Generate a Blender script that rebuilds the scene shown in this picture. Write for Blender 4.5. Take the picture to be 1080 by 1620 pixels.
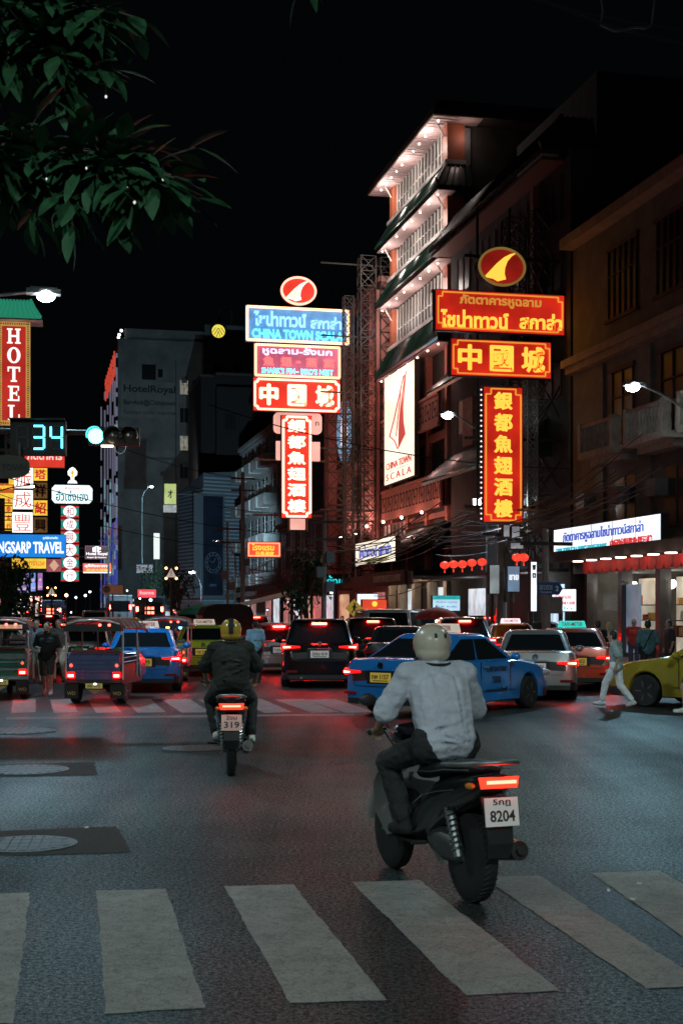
import bpy, bmesh, math, random
from mathutils import Vector, Matrix
for _o in list(bpy.data.objects): bpy.data.objects.remove(_o)
SC = bpy.context.scene
COL = SC.collection
RAD = math.radians
RND = random.Random(11)
# ---------------------------------------------------------------- camera, world, exposure
F, CX, HY, CH = 2200.0, 540.0, 968.0, 1.85          # focal length and horizon measured on the photograph
cam_d = bpy.data.cameras.new('camera'); cam = bpy.data.objects.new('camera', cam_d); COL.objects.link(cam)
cam.location = (0, 0, CH); cam.rotation_euler = (RAD(90), 0, 0)
cam_d.sensor_fit = 'VERTICAL'; cam_d.sensor_height = 36; cam_d.sensor_width = 24
cam_d.lens = F / 1620 * 36; cam_d.shift_y = 158 / 1620
cam_d.clip_start = .1; cam_d.clip_end = 3000
cam_d.dof.use_dof = True; cam_d.dof.focus_distance = 30; cam_d.dof.aperture_fstop = 8.0
SC.camera = cam
SC.view_settings.view_transform = 'Standard'; SC.view_settings.look = 'None'
SC.view_settings.exposure = 0; SC.view_settings.gamma = 1
world = bpy.data.worlds.new('World'); SC.world = world; world.use_nodes = True
wn = world.node_tree.nodes; wbg = wn['Background']
sky = wn.new('ShaderNodeTexSky'); sky.sky_type = 'NISHITA'; sky.sun_disc = False
sky.sun_elevation = RAD(-6); sky.sun_rotation = RAD(150)
wmix = wn.new('ShaderNodeMix'); wmix.data_type = 'RGBA'; wmix.blend_type = 'ADD'; wmix.inputs[0].default_value = 1
wmix.inputs[7].default_value = (.010, .013, .016, 1)      # the faint glow of the city in the night air
world.node_tree.links.new(sky.outputs[0], wmix.inputs[6]); world.node_tree.links.new(wmix.outputs[2], wbg.inputs[0])
wbg.inputs[1].default_value = .09
SC.cycles.use_denoising = True
SC.cycles.max_bounces = 6; SC.cycles.diffuse_bounces = 2; SC.cycles.glossy_bounces = 3
SC.cycles.sample_clamp_indirect = 4; SC.cycles.use_light_tree = True
LAMP_COL = (.46, .80, 1.0); LAMP_NEAR = (.76, .97, .93)

def spot(name, parent, loc, power, angle=120, blend=.7, col=LAMP_COL, r=.15, aim=(0, 0, -1)):
    l = bpy.data.lights.new(name, 'SPOT'); l.energy = power; l.spot_size = RAD(angle); l.spot_blend = blend
    l.color = col; l.shadow_soft_size = r
    o = bpy.data.objects.new(name, l); COL.objects.link(o); o.parent = parent; o.location = loc
    o.rotation_euler = Vector(aim).to_track_quat('-Z', 'Y').to_euler()
    return o
def point(name, parent, loc, power, col=LAMP_COL, r=.08):
    l = bpy.data.lights.new(name, 'POINT'); l.energy = power; l.color = col; l.shadow_soft_size = r
    o = bpy.data.objects.new(name, l); COL.objects.link(o); o.parent = parent; o.location = loc
    return o

def P(px, py, Y): return Vector(((px - CX) / F * Y, Y, CH + (HY - py) / F * Y))
def G(px, py):
    Y = F * CH / (py - HY); return Vector(((px - CX) / F * Y, Y, 0))
AZ = math.atan(.2227)                                # bearing of the right-hand building line
def FR(lx, ly, z=0):
    return Vector((22.1 + lx * math.cos(AZ) - ly * math.sin(AZ), lx * math.sin(AZ) + ly * math.cos(AZ), z))
AL = math.atan(.18)
def FL(lx, ly, z=0):
    return Vector((-8.2 + lx * math.cos(AL) - ly * math.sin(AL), lx * math.sin(AL) + ly * math.cos(AL), z))

# ---------------------------------------------------------------- materials
MATS = {}
def mat(name, col, rough=.6, metal=0., noise=.0, scale=4., bump=0., bscale=40., coat=0., spec=None):
    if name in MATS: return MATS[name]
    m = bpy.data.materials.new(name); m.use_nodes = True; MATS[name] = m
    nt = m.node_tree; b = nt.nodes['Principled BSDF']
    b.inputs['Base Color'].default_value = (*col, 1); b.inputs['Roughness'].default_value = rough
    b.inputs['Metallic'].default_value = metal; b.inputs['Coat Weight'].default_value = coat
    b.inputs['Coat Roughness'].default_value = .08
    if spec is not None: b.inputs['Specular IOR Level'].default_value = spec
    tc = None
    if noise or bump:
        tc = nt.nodes.new('ShaderNodeTexCoord')
    if noise:
        n = nt.nodes.new('ShaderNodeTexNoise'); n.inputs['Scale'].default_value = scale; n.inputs['Detail'].default_value = 7
        n.inputs['Roughness'].default_value = .65
        nt.links.new(tc.outputs['Object'], n.inputs['Vector'])
        r = nt.nodes.new('ShaderNodeValToRGB'); r.color_ramp.elements[0].position = .3; r.color_ramp.elements[1].position = .72
        r.color_ramp.elements[0].color = (*[max(0, c * (1 - noise)) for c in col], 1)
        r.color_ramp.elements[1].color = (*[min(1, c * (1 + noise)) for c in col], 1)
        nt.links.new(n.outputs['Fac'], r.inputs[0]); nt.links.new(r.outputs[0], b.inputs['Base Color'])
        mr = nt.nodes.new('ShaderNodeMapRange'); mr.inputs['To Min'].default_value = max(.02, rough - .12); mr.inputs['To Max'].default_value = min(1, rough + .12)
        nt.links.new(n.outputs['Fac'], mr.inputs['Value']); nt.links.new(mr.outputs[0], b.inputs['Roughness'])
    if bump:
        n2 = nt.nodes.new('ShaderNodeTexNoise'); n2.inputs['Scale'].default_value = bscale; n2.inputs['Detail'].default_value = 4
        nt.links.new(tc.outputs['Object'], n2.inputs['Vector'])
        bp = nt.nodes.new('ShaderNodeBump'); bp.inputs['Strength'].default_value = bump; bp.inputs['Distance'].default_value = .02
        nt.links.new(n2.outputs['Fac'], bp.inputs['Height']); nt.links.new(bp.outputs[0], b.inputs['Normal'])
    return m
def emi(name, col, s=1., sample=True, uneven=0., scale=.8):
    if name in MATS: return MATS[name]
    m = bpy.data.materials.new(name); m.use_nodes = True; MATS[name] = m
    nt = m.node_tree; b = nt.nodes['Principled BSDF']
    b.inputs['Base Color'].default_value = (*[min(.8, c * .6) for c in col], 1); b.inputs['Roughness'].default_value = .35
    b.inputs['Emission Color'].default_value = (*col, 1); b.inputs['Emission Strength'].default_value = s
    if uneven:      # tubes behind a translucent sheet never light it evenly
        tc = nt.nodes.new('ShaderNodeTexCoord'); n = nt.nodes.new('ShaderNodeTexNoise'); n.inputs['Scale'].default_value = scale
        n.inputs['Detail'].default_value = 3
        nt.links.new(tc.outputs['Object'], n.inputs['Vector'])
        mr = nt.nodes.new('ShaderNodeMapRange'); mr.inputs['From Min'].default_value = .3; mr.inputs['From Max'].default_value = .7
        mr.inputs['To Min'].default_value = s * (1 - uneven); mr.inputs['To Max'].default_value = s * (1 + uneven)
        nt.links.new(n.outputs['Fac'], mr.inputs['Value']); nt.links.new(mr.outputs[0], b.inputs['Emission Strength'])
    m.cycles.emission_sampling = 'AUTO' if sample else 'NONE'
    return m

# ---------------------------------------------------------------- mesh builder
_TXT = {}
def text_data(s, bold):
    k = (s, bold)
    if k not in _TXT:
        c = bpy.data.curves.new('lettering', 'FONT'); c.body = s; c.resolution_u = 3; c.offset = bold; c.extrude = .05
        o = bpy.data.objects.new('lettering', c); COL.objects.link(o)
        me = bpy.data.meshes.new_from_object(o)
        vs = [v.co.copy() for v in me.vertices]; fs = [tuple(p.vertices) for p in me.polygons]
        bpy.data.objects.remove(o); bpy.data.curves.remove(c); bpy.data.meshes.remove(me)
        _TXT[k] = (vs, fs)
    return _TXT[k]

class MB:
    def __init__(s): s.v = []; s.f = []; s.m = []
    def add(s, vs, fs, m=0):
        b = len(s.v); s.v += [tuple(x) for x in vs]; s.f += [tuple(i + b for i in f) for f in fs]; s.m += [m] * len(fs); return s
    def box(s, c, d, m=0, rot=None):
        hx, hy, hz = d[0] / 2, d[1] / 2, d[2] / 2
        vs = [Vector((x, y, z)) for x in (-hx, hx) for y in (-hy, hy) for z in (-hz, hz)]
        if rot is not None: vs = [rot @ v for v in vs]
        c = Vector(c); vs = [v + c for v in vs]
        return s.add(vs, [(0, 1, 3, 2), (4, 6, 7, 5), (0, 4, 5, 1), (2, 3, 7, 6), (0, 2, 6, 4), (1, 5, 7, 3)], m)
    def rng(s, x0, x1, y0, y1, z0, z1, m=0): return s.box(((x0 + x1) / 2, (y0 + y1) / 2, (z0 + z1) / 2), (x1 - x0, y1 - y0, z1 - z0), m)
    def bar(s, a, b, w, h=None, m=0):
        a, b = Vector(a), Vector(b); h = h or w; d = b - a
        if d.length < 1e-6: return s
        q = d.to_track_quat('Y', 'Z').to_matrix()
        return s.box((a + b) / 2, (w, d.length, h), m, q)
    def loft(s, rings, m=0, cap0=True, cap1=True, closed=True):
        n = len(rings[0]); b = len(s.v); fs = []
        for r in rings: s.v += [tuple(x) for x in r]
        k = n if closed else n - 1
        for i in range(len(rings) - 1):
            for j in range(k):
                fs.append((b + i * n + j, b + i * n + (j + 1) % n, b + (i + 1) * n + (j + 1) % n, b + (i + 1) * n + j))
        if cap0: fs.append(tuple(b + j for j in range(n)))
        if cap1: fs.append(tuple(b + (len(rings) - 1) * n + j for j in range(n)))
        s.f += fs; s.m += [m] * len(fs); return s
    def tube(s, pts, r, n=6, m=0, cap=True):
        pts = [Vector(p) for p in pts]; rs = r if isinstance(r, (list, tuple)) else [r] * len(pts); rings = []
        up = None
        for i, p in enumerate(pts):
            t = (pts[min(i + 1, len(pts) - 1)] - pts[max(i - 1, 0)]).normalized()
            if up is None: up = Vector((0, 0, 1)) if abs(t.z) < .95 else Vector((1, 0, 0))
            a = t.cross(up).normalized(); up = a.cross(t).normalized()
            rings.append([p + (a * math.cos(2 * math.pi * k / n) + up * math.sin(2 * math.pi * k / n)) * rs[i] for k in range(n)])
        return s.loft(rings, m, cap, cap)
    def cyl(s, a, b, r0, r1=None, n=12, m=0): return s.tube([a, b], [r0, r0 if r1 is None else r1], n, m)
    def ball(s, c, r, nu=12, nv=8, m=0, rot=None):
        if not isinstance(r, (list, tuple)): r = (r, r, r)
        c = Vector(c); rings = []
        for i in range(nv + 1):
            th = -math.pi / 2 + math.pi * (i if 0 < i < nv else (0.04 if i == 0 else nv - .04)) / nv
            ring = []
            for j in range(nu):
                a = 2 * math.pi * j / nu
                v = Vector((r[0] * math.cos(th) * math.cos(a), r[1] * math.cos(th) * math.sin(a), r[2] * math.sin(th)))
                ring.append(c + (rot @ v if rot is not None else v))
            rings.append(ring)
        return s.loft(rings, m)
    def cap(s, a, b, r0, r1, n=10, m=0):            # rounded limb with taper
        a, b = Vector(a), Vector(b); d = (b - a)
        if d.length < 1e-5: return s.ball(a, r0, n, 8, m)
        t = d.normalized(); pts, rs = [], []
        for k in range(4):
            an = math.pi / 2 * (1 - k / 3.0); pts.append(a - t * r0 * math.sin(an)); rs.append(max(r0 * math.cos(an), r0 * .05))
        for k in range(4):
            an = math.pi / 2 * k / 3.0; pts.append(b + t * r1 * math.sin(an)); rs.append(max(r1 * math.cos(an), r1 * .05))
        return s.tube(pts, rs, n, m)
    def prism(s, poly, y0, y1, m=0):                # outline in x,z; thickness along y
        n = len(poly); vs = [(x, y0, z) for x, z in poly] + [(x, y1, z) for x, z in poly]
        fs = [tuple(range(n)), tuple(range(2 * n - 1, n - 1, -1))] + [(i, (i + 1) % n, n + (i + 1) % n, n + i) for i in range(n)]
        return s.add(vs, fs, m)
    def prism_x(s, poly, x0, x1, m=0):              # outline in y,z; thickness along x
        n = len(poly); vs = [(x0, y, z) for y, z in poly] + [(x1, y, z) for y, z in poly]
        fs = [tuple(range(n)), tuple(range(2 * n - 1, n - 1, -1))] + [(i, (i + 1) % n, n + (i + 1) % n, n + i) for i in range(n)]
        return s.add(vs, fs, m)
    def lathe(s, prof, c, axis='z', n=20, m=0):
        c = Vector(c); rings = []
        for r, h in prof:
            ring = []
            for j in range(n):
                a = 2 * math.pi * j / n; u, w = r * math.cos(a), r * math.sin(a)
                ring.append(c + Vector({'z': (u, w, h), 'x': (h, u, w), 'y': (u, h, w)}[axis]))
            rings.append(ring)
        return s.loft(rings, m)
    def panel(s, q, u0, u1, v0, v1, off, th, m=0):  # slab lying on the quad a b c d (a->b along u, a->d along v)
        a, b, c, d = [Vector(x) for x in q]
        n = (b - a).cross(d - a).normalized()
        f = lambda u, v: (a * (1 - u) + b * u) * (1 - v) + (d * (1 - u) + c * u) * v
        ps = [f(u0, v0), f(u1, v0), f(u1, v1), f(u0, v1)]
        vs = [p + n * (off - th) for p in ps] + [p + n * off for p in ps]
        return s.add(vs, [(0, 3, 2, 1), (4, 5, 6, 7), (0, 1, 5, 4), (1, 2, 6, 5), (2, 3, 7, 6), (3, 0, 4, 7)], m)
    def text(s, t, cx, cz, w, h, y, d=.03, m=0, bold=.0, fit=False):
        if bold > .024 and any(ord(c) > 0x2e80 for c in t):       # dense characters: thicken by overlaying shifted copies
            k = bold * h * .9
            for q, (ax, az) in enumerate(((-k, 0), (k, 0), (0, -k * .7), (0, k * .7))): s.text(t, cx + ax, cz + az, w * .94, h * .95, y - .0012 * q, d, m, .008)
            return s
        vs, fs = text_data(t, bold)
        x0 = min(v.x for v in vs); x1 = max(v.x for v in vs); y0 = min(v.y for v in vs); y1 = max(v.y for v in vs)
        sx, sz = w / (x1 - x0), h / (y1 - y0)
        if fit: sx = sz = min(sx, sz)
        return s.add([((v.x - (x0 + x1) / 2) * sx + cx, y - (v.z + .05) * 10 * d, (v.y - (y0 + y1) / 2) * sz + cz) for v in vs], fs, m)
    def truss(s, a, b, w, n, r=.04, m=0, x=(1, 0, 0), both=True):   # four-chord lattice
        a, b, x = Vector(a), Vector(b), Vector(x).normalized(); t = (b - a).normalized(); y = t.cross(x).normalized()
        cs = [(x * i + y * j) * (w / 2) for i, j in ((-1, -1), (1, -1), (1, 1), (-1, 1))]
        for c in cs: s.bar(a + c, b + c, r * 1.5, None, m)
        for k in range(n):
            p, q = a + (b - a) * (k / n), a + (b - a) * ((k + 1) / n)
            for i in range(4):
                c, d = cs[i], cs[(i + 1) % 4]
                s.bar(p + c, q + d, r, None, m)
                if both: s.bar(p + d, q + c, r, None, m)
                s.bar(q + c, q + d, r, None, m)
        return s
    def build(s, name, mats, parent=None, smooth=None, loc=None, rz=None):
        me = bpy.data.meshes.new(name); me.from_pydata(s.v, [], s.f); mats = mats if isinstance(mats, (list, tuple)) else [mats]
        for m in mats: me.materials.append(m)
        me.polygons.foreach_set('material_index', s.m)
        bm = bmesh.new(); bm.from_mesh(me); bmesh.ops.recalc_face_normals(bm, faces=bm.faces); bm.to_mesh(me); bm.free()
        if smooth:
            me.shade_smooth(); me.set_sharp_from_angle(angle=RAD(smooth))
        o = bpy.data.objects.new(name, me); COL.objects.link(o); o.parent = parent
        if loc is not None: o.location = loc
        if rz is not None: o.rotation_euler = (0, 0, rz)
        return o

def tag(o, label, cat, group=None):
    o['label'] = label; o['category'] = cat
    if group: o['group'] = group
    return o
def thing(name, label, cat, loc=(0, 0, 0), rz=0., group=None):
    o = bpy.data.objects.new(name, None); COL.objects.link(o); o.location = loc; o.rotation_euler = (0, 0, rz); o.empty_display_size = .1
    return tag(o, label, cat, group)
KIDS = {}
def copy_tree(o, loc=None, rz=None, label=None, parent=None):
    c = o.copy(); COL.objects.link(c)
    if parent is not None: c.parent = parent
    if loc is not None: c.location = loc
    if rz is not None: c.rotation_euler = (0, 0, rz)
    if label: c['label'] = label
    for ch in [x for x in bpy.data.objects if x.parent == o]: copy_tree(ch, parent=c)
    return c
def sag(a, b, drop, n=14):
    a, b = Vector(a), Vector(b)
    return [a.lerp(b, k / n) - Vector((0, 0, drop * 4 * (k / n) * (1 - k / n))) for k in range(n + 1)]

STEEL = mat('painted dark steel', (.06, .055, .05), .55, .6, .3, 6)
RUST = mat('rusted steel', (.16, .10, .07), .8, .2, .4, 8)
GALV = mat('galvanised steel', (.32, .34, .35), .45, .8, .2, 6)
CHROME = mat('chrome', (.75, .76, .78), .12, 1)
BLACKP = mat('black plastic', (.018, .018, .02), .45, 0, .2, 20)
RUBBER = mat('tyre rubber', (.014, .014, .015), .8, 0, .25, 30)
GLASSB = mat('dull building glass', (.010, .011, .012), .38, 0, spec=.25)
GLASSD = mat('dark window glass', (.012, .014, .016), .06, 0, coat=.6)
WHITEP = mat('white paint', (.75, .74, .72), .5, 0, .08, 5)
CONC = mat('dusty concrete', (.26, .25, .235), .85, 0, .3, 1.5, .3)
# ---------------------------------------------------------------- ground and road
def asphalt():
    m = bpy.data.materials.new('asphalt'); m.use_nodes = True; nt = m.node_tree; L = nt.links; nt.nodes.remove(nt.nodes['Principled BSDF'])
    out = nt.nodes['Material Output']; tc = nt.nodes.new('ShaderNodeTexCoord')
    def noise(sc, det=5, rough=.6, vec=None):
        n = nt.nodes.new('ShaderNodeTexNoise'); n.inputs['Scale'].default_value = sc; n.inputs['Detail'].default_value = det
        n.inputs['Roughness'].default_value = rough; L.new(vec or tc.outputs['Object'], n.inputs['Vector']); return n
    def ramp(src, p0, c0, p1, c1):
        r = nt.nodes.new('ShaderNodeValToRGB'); e = r.color_ramp.elements; e[0].position = p0; e[1].position = p1
        e[0].color = (*c0, 1) if isinstance(c0, tuple) else (c0, c0, c0, 1); e[1].color = (*c1, 1) if isinstance(c1, tuple) else (c1, c1, c1, 1)
        L.new(src, r.inputs[0]); return r.outputs[0]
    def mix(a, c, mode='MULTIPLY', f=1.):
        x = nt.nodes.new('ShaderNodeMix'); x.data_type = 'RGBA'; x.blend_type = mode; x.inputs[0].default_value = f
        L.new(a, x.inputs[6]); L.new(c, x.inputs[7]); return x.outputs[2]
    big, mid, fine, finer = noise(.22, 6), noise(1.7, 9, .72), noise(34, 3, .75), noise(85, 2, .7)
    mp = nt.nodes.new('ShaderNodeMapping'); mp.inputs['Rotation'].default_value = (0, 0, -AZ); mp.inputs['Scale'].default_value = (1.1, .05, 1); L.new(tc.outputs['Object'], mp.inputs['Vector'])
    tracks = noise(1.0, 4, .55, mp.outputs[0])
    col = ramp(mid.outputs['Fac'], .32, (.0135, .0162, .0165), .70, (.034, .0392, .0388))
    col = mix(col, ramp(fine.outputs['Fac'], .37, .16, .66, 2.5)); col = mix(col, ramp(finer.outputs['Fac'], .38, .45, .66, 1.7))
    col = mix(col, ramp(tracks.outputs['Fac'], .36, .70, .62, 1.15))
    v = nt.nodes.new('ShaderNodeTexVoronoi'); v.feature = 'DISTANCE_TO_EDGE'; v.inputs['Scale'].default_value = .55
    wob = noise(1.6, 6, .7); ad = mix(tc.outputs['Object'], wob.outputs['Color'], 'ADD', .9); L.new(ad, v.inputs['Vector'])
    crack = ramp(v.outputs['Distance'], .004, .35, .012, 1.0)
    mask = noise(.35, 2); cm = nt.nodes.new('ShaderNodeMix'); cm.data_type = 'RGBA'; L.new(ramp(mask.outputs['Fac'], .5, 0., .56, 1.), cm.inputs[0]); cm.inputs[6].default_value = (1, 1, 1, 1); L.new(crack, cm.inputs[7])
    col = mix(col, cm.outputs[2])
    sp = nt.nodes.new('ShaderNodeTexVoronoi'); sp.inputs['Scale'].default_value = 1.3; L.new(mix(tc.outputs['Object'], wob.outputs['Color'], 'ADD', .35), sp.inputs['Vector'])
    col = mix(col, ramp(sp.outputs['Distance'], .05, .55, .10, 1.0))
    bp = nt.nodes.new('ShaderNodeBump'); bp.inputs['Strength'].default_value = .60; bp.inputs['Distance'].default_value = .012; L.new(fine.outputs['Fac'], bp.inputs['Height'])
    bp2 = nt.nodes.new('ShaderNodeBump'); bp2.inputs['Strength'].default_value = .25; bp2.inputs['Distance'].default_value = .05
    L.new(mid.outputs['Fac'], bp2.inputs['Height']); L.new(bp.outputs[0], bp2.inputs['Normal'])
    d = nt.nodes.new('ShaderNodeBsdfDiffuse'); L.new(col, d.inputs['Color']); L.new(bp2.outputs[0], d.inputs['Normal'])
    g = nt.nodes.new('ShaderNodeBsdfGlossy'); g.inputs['Color'].default_value = (.90, 1, 1, 1); L.new(bp2.outputs[0], g.inputs['Normal'])
    L.new(ramp(big.outputs['Fac'], .35, .30, .65, .46), g.inputs['Roughness'])
    ms = nt.nodes.new('ShaderNodeMixShader'); L.new(mix(ramp(mix(big.outputs['Color'], tracks.outputs['Color'], 'MIX', .5), .40, .06, .62, .16), mix(ramp(finer.outputs['Fac'], .36, .42, .66, 1.6), ramp(fine.outputs['Fac'], .38, .5, .64, 1.5))), ms.inputs[0])
    L.new(d.outputs[0], ms.inputs[1]); L.new(g.outputs[0], ms.inputs[2]); L.new(ms.outputs[0], out.inputs['Surface'])
    return m
ASPH = asphalt()
def struct(o): o['kind'] = 'structure'; return o
g = MB(); N = 12
struct(MB().add([(-500, -120, 0), (500, -120, 0), (500, 1500, 0), (-500, 1500, 0)], [(0, 1, 2, 3)]).build('road', ASPH))
# pavements with a real kerb step
PAVE = mat('paving slabs', (.20, .195, .185), .8, 0, .3, 3, .3)
def pave(fn, pts, h=.13):
    b = MB(); n = len(pts); ps = [fn(x, y) for x, y in pts]
    vs = [(p.x, p.y, 0) for p in ps] + [(p.x, p.y, h) for p in ps]
    b.add(vs, [tuple(range(n, 2 * n))] + [(i, (i + 1) % n, n + (i + 1) % n, n + i) for i in range(n)])
    return struct(b.build('pavement', PAVE))
pave(FR, [(-3.2, 43), (1.5, 40), (40, 40), (40, 320), (-3.2, 320)])
pave(FL, [(-40, 36), (1, 36), (2.2, 38), (2.2, 330), (-40, 330)])

def paintmat(name, col, wear):
    m = bpy.data.materials.new(name); m.use_nodes = True; nt = m.node_tree; b = nt.nodes['Principled BSDF']; L = nt.links
    tc = nt.nodes.new('ShaderNodeTexCoord'); n = nt.nodes.new('ShaderNodeTexNoise'); n.inputs['Scale'].default_value = 3.2; n.inputs['Detail'].default_value = 12; n.inputs['Roughness'].default_value = .78
    v = nt.nodes.new('ShaderNodeTexVoronoi'); v.feature = 'DISTANCE_TO_EDGE'; v.inputs['Scale'].default_value = 6.5
    nz = nt.nodes.new('ShaderNodeTexNoise'); nz.inputs['Scale'].default_value = 9; nz.inputs['Detail'].default_value = 5
    ad = nt.nodes.new('ShaderNodeMix'); ad.data_type = 'RGBA'; ad.blend_type = 'ADD'; ad.inputs[0].default_value = .35
    L.new(tc.outputs['Object'], nz.inputs['Vector']); L.new(tc.outputs['Object'], ad.inputs[6]); L.new(nz.outputs['Color'], ad.inputs[7]); L.new(ad.outputs[2], v.inputs['Vector'])
    L.new(tc.outputs['Object'], n.inputs['Vector'])
    r = nt.nodes.new('ShaderNodeValToRGB'); e = r.color_ramp.elements; e[0].position = wear; e[1].position = .70
    e[0].color = (*[c * .55 for c in col], 1); e[1].color = (*col, 1); L.new(n.outputs['Fac'], r.inputs[0])
    cr = nt.nodes.new('ShaderNodeValToRGB'); cr.color_ramp.elements[0].position = .0; cr.color_ramp.elements[1].position = .05
    cr.color_ramp.elements[0].color = (.45, .45, .45, 1); cr.color_ramp.elements[1].color = (1, 1, 1, 1); L.new(v.outputs['Distance'], cr.inputs[0])
    gr = nt.nodes.new('ShaderNodeTexNoise'); gr.inputs['Scale'].default_value = 90; gr.inputs['Detail'].default_value = 2; L.new(tc.outputs['Object'], gr.inputs['Vector'])
    g2 = nt.nodes.new('ShaderNodeValToRGB'); g2.color_ramp.elements[0].position = .36; g2.color_ramp.elements[0].color = (.55, .55, .55, 1); g2.color_ramp.elements[1].position = .6; L.new(gr.outputs['Fac'], g2.inputs[0])
    m1 = nt.nodes.new('ShaderNodeMix'); m1.data_type = 'RGBA'; m1.blend_type = 'MULTIPLY'; m1.inputs[0].default_value = .8
    m2 = nt.nodes.new('ShaderNodeMix'); m2.data_type = 'RGBA'; m2.blend_type = 'MULTIPLY'; m2.inputs[0].default_value = .8
    L.new(r.outputs[0], m1.inputs[6]); L.new(cr.outputs[0], m1.inputs[7]); L.new(m1.outputs[2], m2.inputs[6]); L.new(g2.outputs[0], m2.inputs[7])
    L.new(m2.outputs[2], b.inputs['Base Color']); b.inputs['Roughness'].default_value = .75
    bp = nt.nodes.new('ShaderNodeBump'); bp.inputs['Strength'].default_value = .35; bp.inputs['Distance'].default_value = .01; L.new(gr.outputs['Fac'], bp.inputs['Height']); L.new(bp.outputs[0], b.inputs['Normal'])
    return m
ZEB = paintmat('zebra paint', (.385, .38, .355), .34)
ZEBF = paintmat('worn crossing paint', (.34, .34, .33), .42)
def ragged(corners, seg=22, j=.007):
    out = []
    for i in range(4):
        a, b = corners[i], corners[(i + 1) % 4]; d = (b - a); n = Vector((-d.y, d.x, 0)).normalized()
        k = max(3, int(d.length * seg)); w = 0
        for q in range(k):
            w = w * .55 + RND.uniform(-j, j) * .8; out.append(a + d * (q / k) + n * w)
    return out
def sheet(name, corners, m, z=.004, **kw):
    ps = ragged(corners, **kw); return struct(MB().add([(p.x, p.y, z) for p in ps], [tuple(range(len(ps)))]).build(name, m))
# near crossing: corners read on the ground
for q in (((-75, 1416), (48, 1413), (22, 1620), (-140, 1622)), ((153, 1410), (262, 1407), (325, 1595), (167, 1605)),
          ((355, 1403), (463, 1400), (612, 1583), (458, 1588)), ((556, 1396), (663, 1393), (885, 1568), (735, 1576)),
          ((762, 1388), (852, 1386), (1120, 1560), (1022, 1565)), ((934, 1382), (1040, 1378), (1340, 1540), (1180, 1552))):
    sheet('zebra_stripe', [G(*c) for c in q], ZEB)
# far crossing and its line
for x0 in (15, 82, 150, 215, 285, 350, 415, 490, 545):
    w = 42 if x0 < 200 else 48
    sheet('zebra_stripe', [G(x0 + 3, 1128), G(x0 + w, 1127), G(x0 + w - 6 + (x0 - 60) * -.12, 1106), G(x0 + (x0 - 60) * -.13, 1107)], ZEBF, seg=6)
LINEP = paintmat('stop line paint', (.26, .26, .25), .45)
sheet('stop_line', [G(10, 1139), G(560, 1132), G(560, 1129), G(10, 1135)], LINEP, seg=4)
# asphalt repair patches with iron covers
PATCH = mat('repair patch', (.009, .0078, .0066), .85, 0, .35, 25, .5, 90)
IRON = mat('cast iron cover', (.085, .09, .095), .55, .35, .35, 14, .4, 30)
def manhole(q, c, r, lab):
    sheet('asphalt_patch', [G(*p) for p in q], PATCH, .004, seg=16, j=.02)
    c = G(*c); t = thing('manhole_cover', lab, 'manhole cover', (c.x, c.y, 0), RAD(8))
    MB().lathe([(r, .004), (r, .014), (r - .05, .016), (r - .06, .010), (.001, .010)], (0, 0, 0), 'z', 40).build('cover', IRON, t)
    b = MB()
    for k in range(-4, 5):
        x = k * r / 5; h = math.sqrt(max(.001, (r * .86) ** 2 - x * x)); b.rng(x - .028, x + .028, -h, h, .0102, .019)
    for k in (-1, 0, 1): b.rng(-r * .8, r * .8, k * r * .42 - .012, k * r * .42 + .012, .0192, .021)
    b.build('rib', IRON, t)
manhole(((-60, 1317), (182, 1308), (214, 1350), (-70, 1356)), (42, 1337), .40, 'large round iron manhole cover in the dark patch nearest the crossing')
manhole(((-60, 1211), (150, 1206), (158, 1227), (-60, 1231)), (38, 1219), .52, 'round iron manhole cover in the middle dark patch on the left')
manhole(((-60, 1155), (84, 1151), (90, 1159), (-60, 1162)), (26, 1157), .6, 'farthest round manhole cover on the left side of the junction')
manhole(((252, 1184), (345, 1179), (350, 1188), (258, 1191)), (306, 1185), .42, 'small round manhole cover beside the motorcycle with the gold helmet rider')
CHIP = mat('white scrap and glint', (.7, .7, .66), .8)
for i, (px, py) in enumerate(((137, 1312), (962, 1411), (1000, 1425), (1010, 1400))):  # the three right-hand bits imitate white glints on the road
    c = G(px, py); b = MB().box((0, 0, .006), (.032, .018, .008)).box((.008, .004, .011), (.016, .014, .005))
    tag(b.build('scrap_and_glint', CHIP, None, None, (c.x, c.y, .004 if py > 1380 else .01), .4 + i), ['scrap of white paper lying by the dark patch on the left', 'white scrap on the road at the right end of the crossing', 'white scrap on the road at the right end of the crossing', 'white scrap on the road at the right end of the crossing'][i], 'litter', None if i == 0 else 'scraps at the right crossing stripe')

# ---------------------------------------------------------------- buildings
SALM = mat('salmon render', (.46, .17, .12), .7, 0, .2, 2, .2)
ORCOL = mat('orange red column', (.42, .12, .06), .55, 0, .15, 3)
PINKS = mat('pink soffit boards', (.50, .36, .35), .6, 0, .12, 5)
TILE = mat('green glazed tile', (.020, .055, .040), .3, 0, .4, 6, coat=.3)
GREYW = mat('grey render', (.17, .17, .165), .85, 0, .3, 1.2, .2)
DARKW = mat('dark wall render', (.07, .066, .06), .9, 0, .4, 1.0, .2)  # plain dark wall tone with random variation
DARKER = mat('flat near black', (.012, .012, .012), .9)  # plain near-black for door slabs and dead strip segments
TANW = mat('tan stained render', (.125, .124, .115), .88, 0, .4, .9, .3)
BROWNW = mat('brown brick wall', (.085, .06, .05), .9, 0, .3, 2)
MULL = mat('pale mullion paint', (.6, .57, .54), .5, 0, .1, 5)
BULB = emi('warm white bulb', (1, .86, .74), 14, False)

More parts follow.
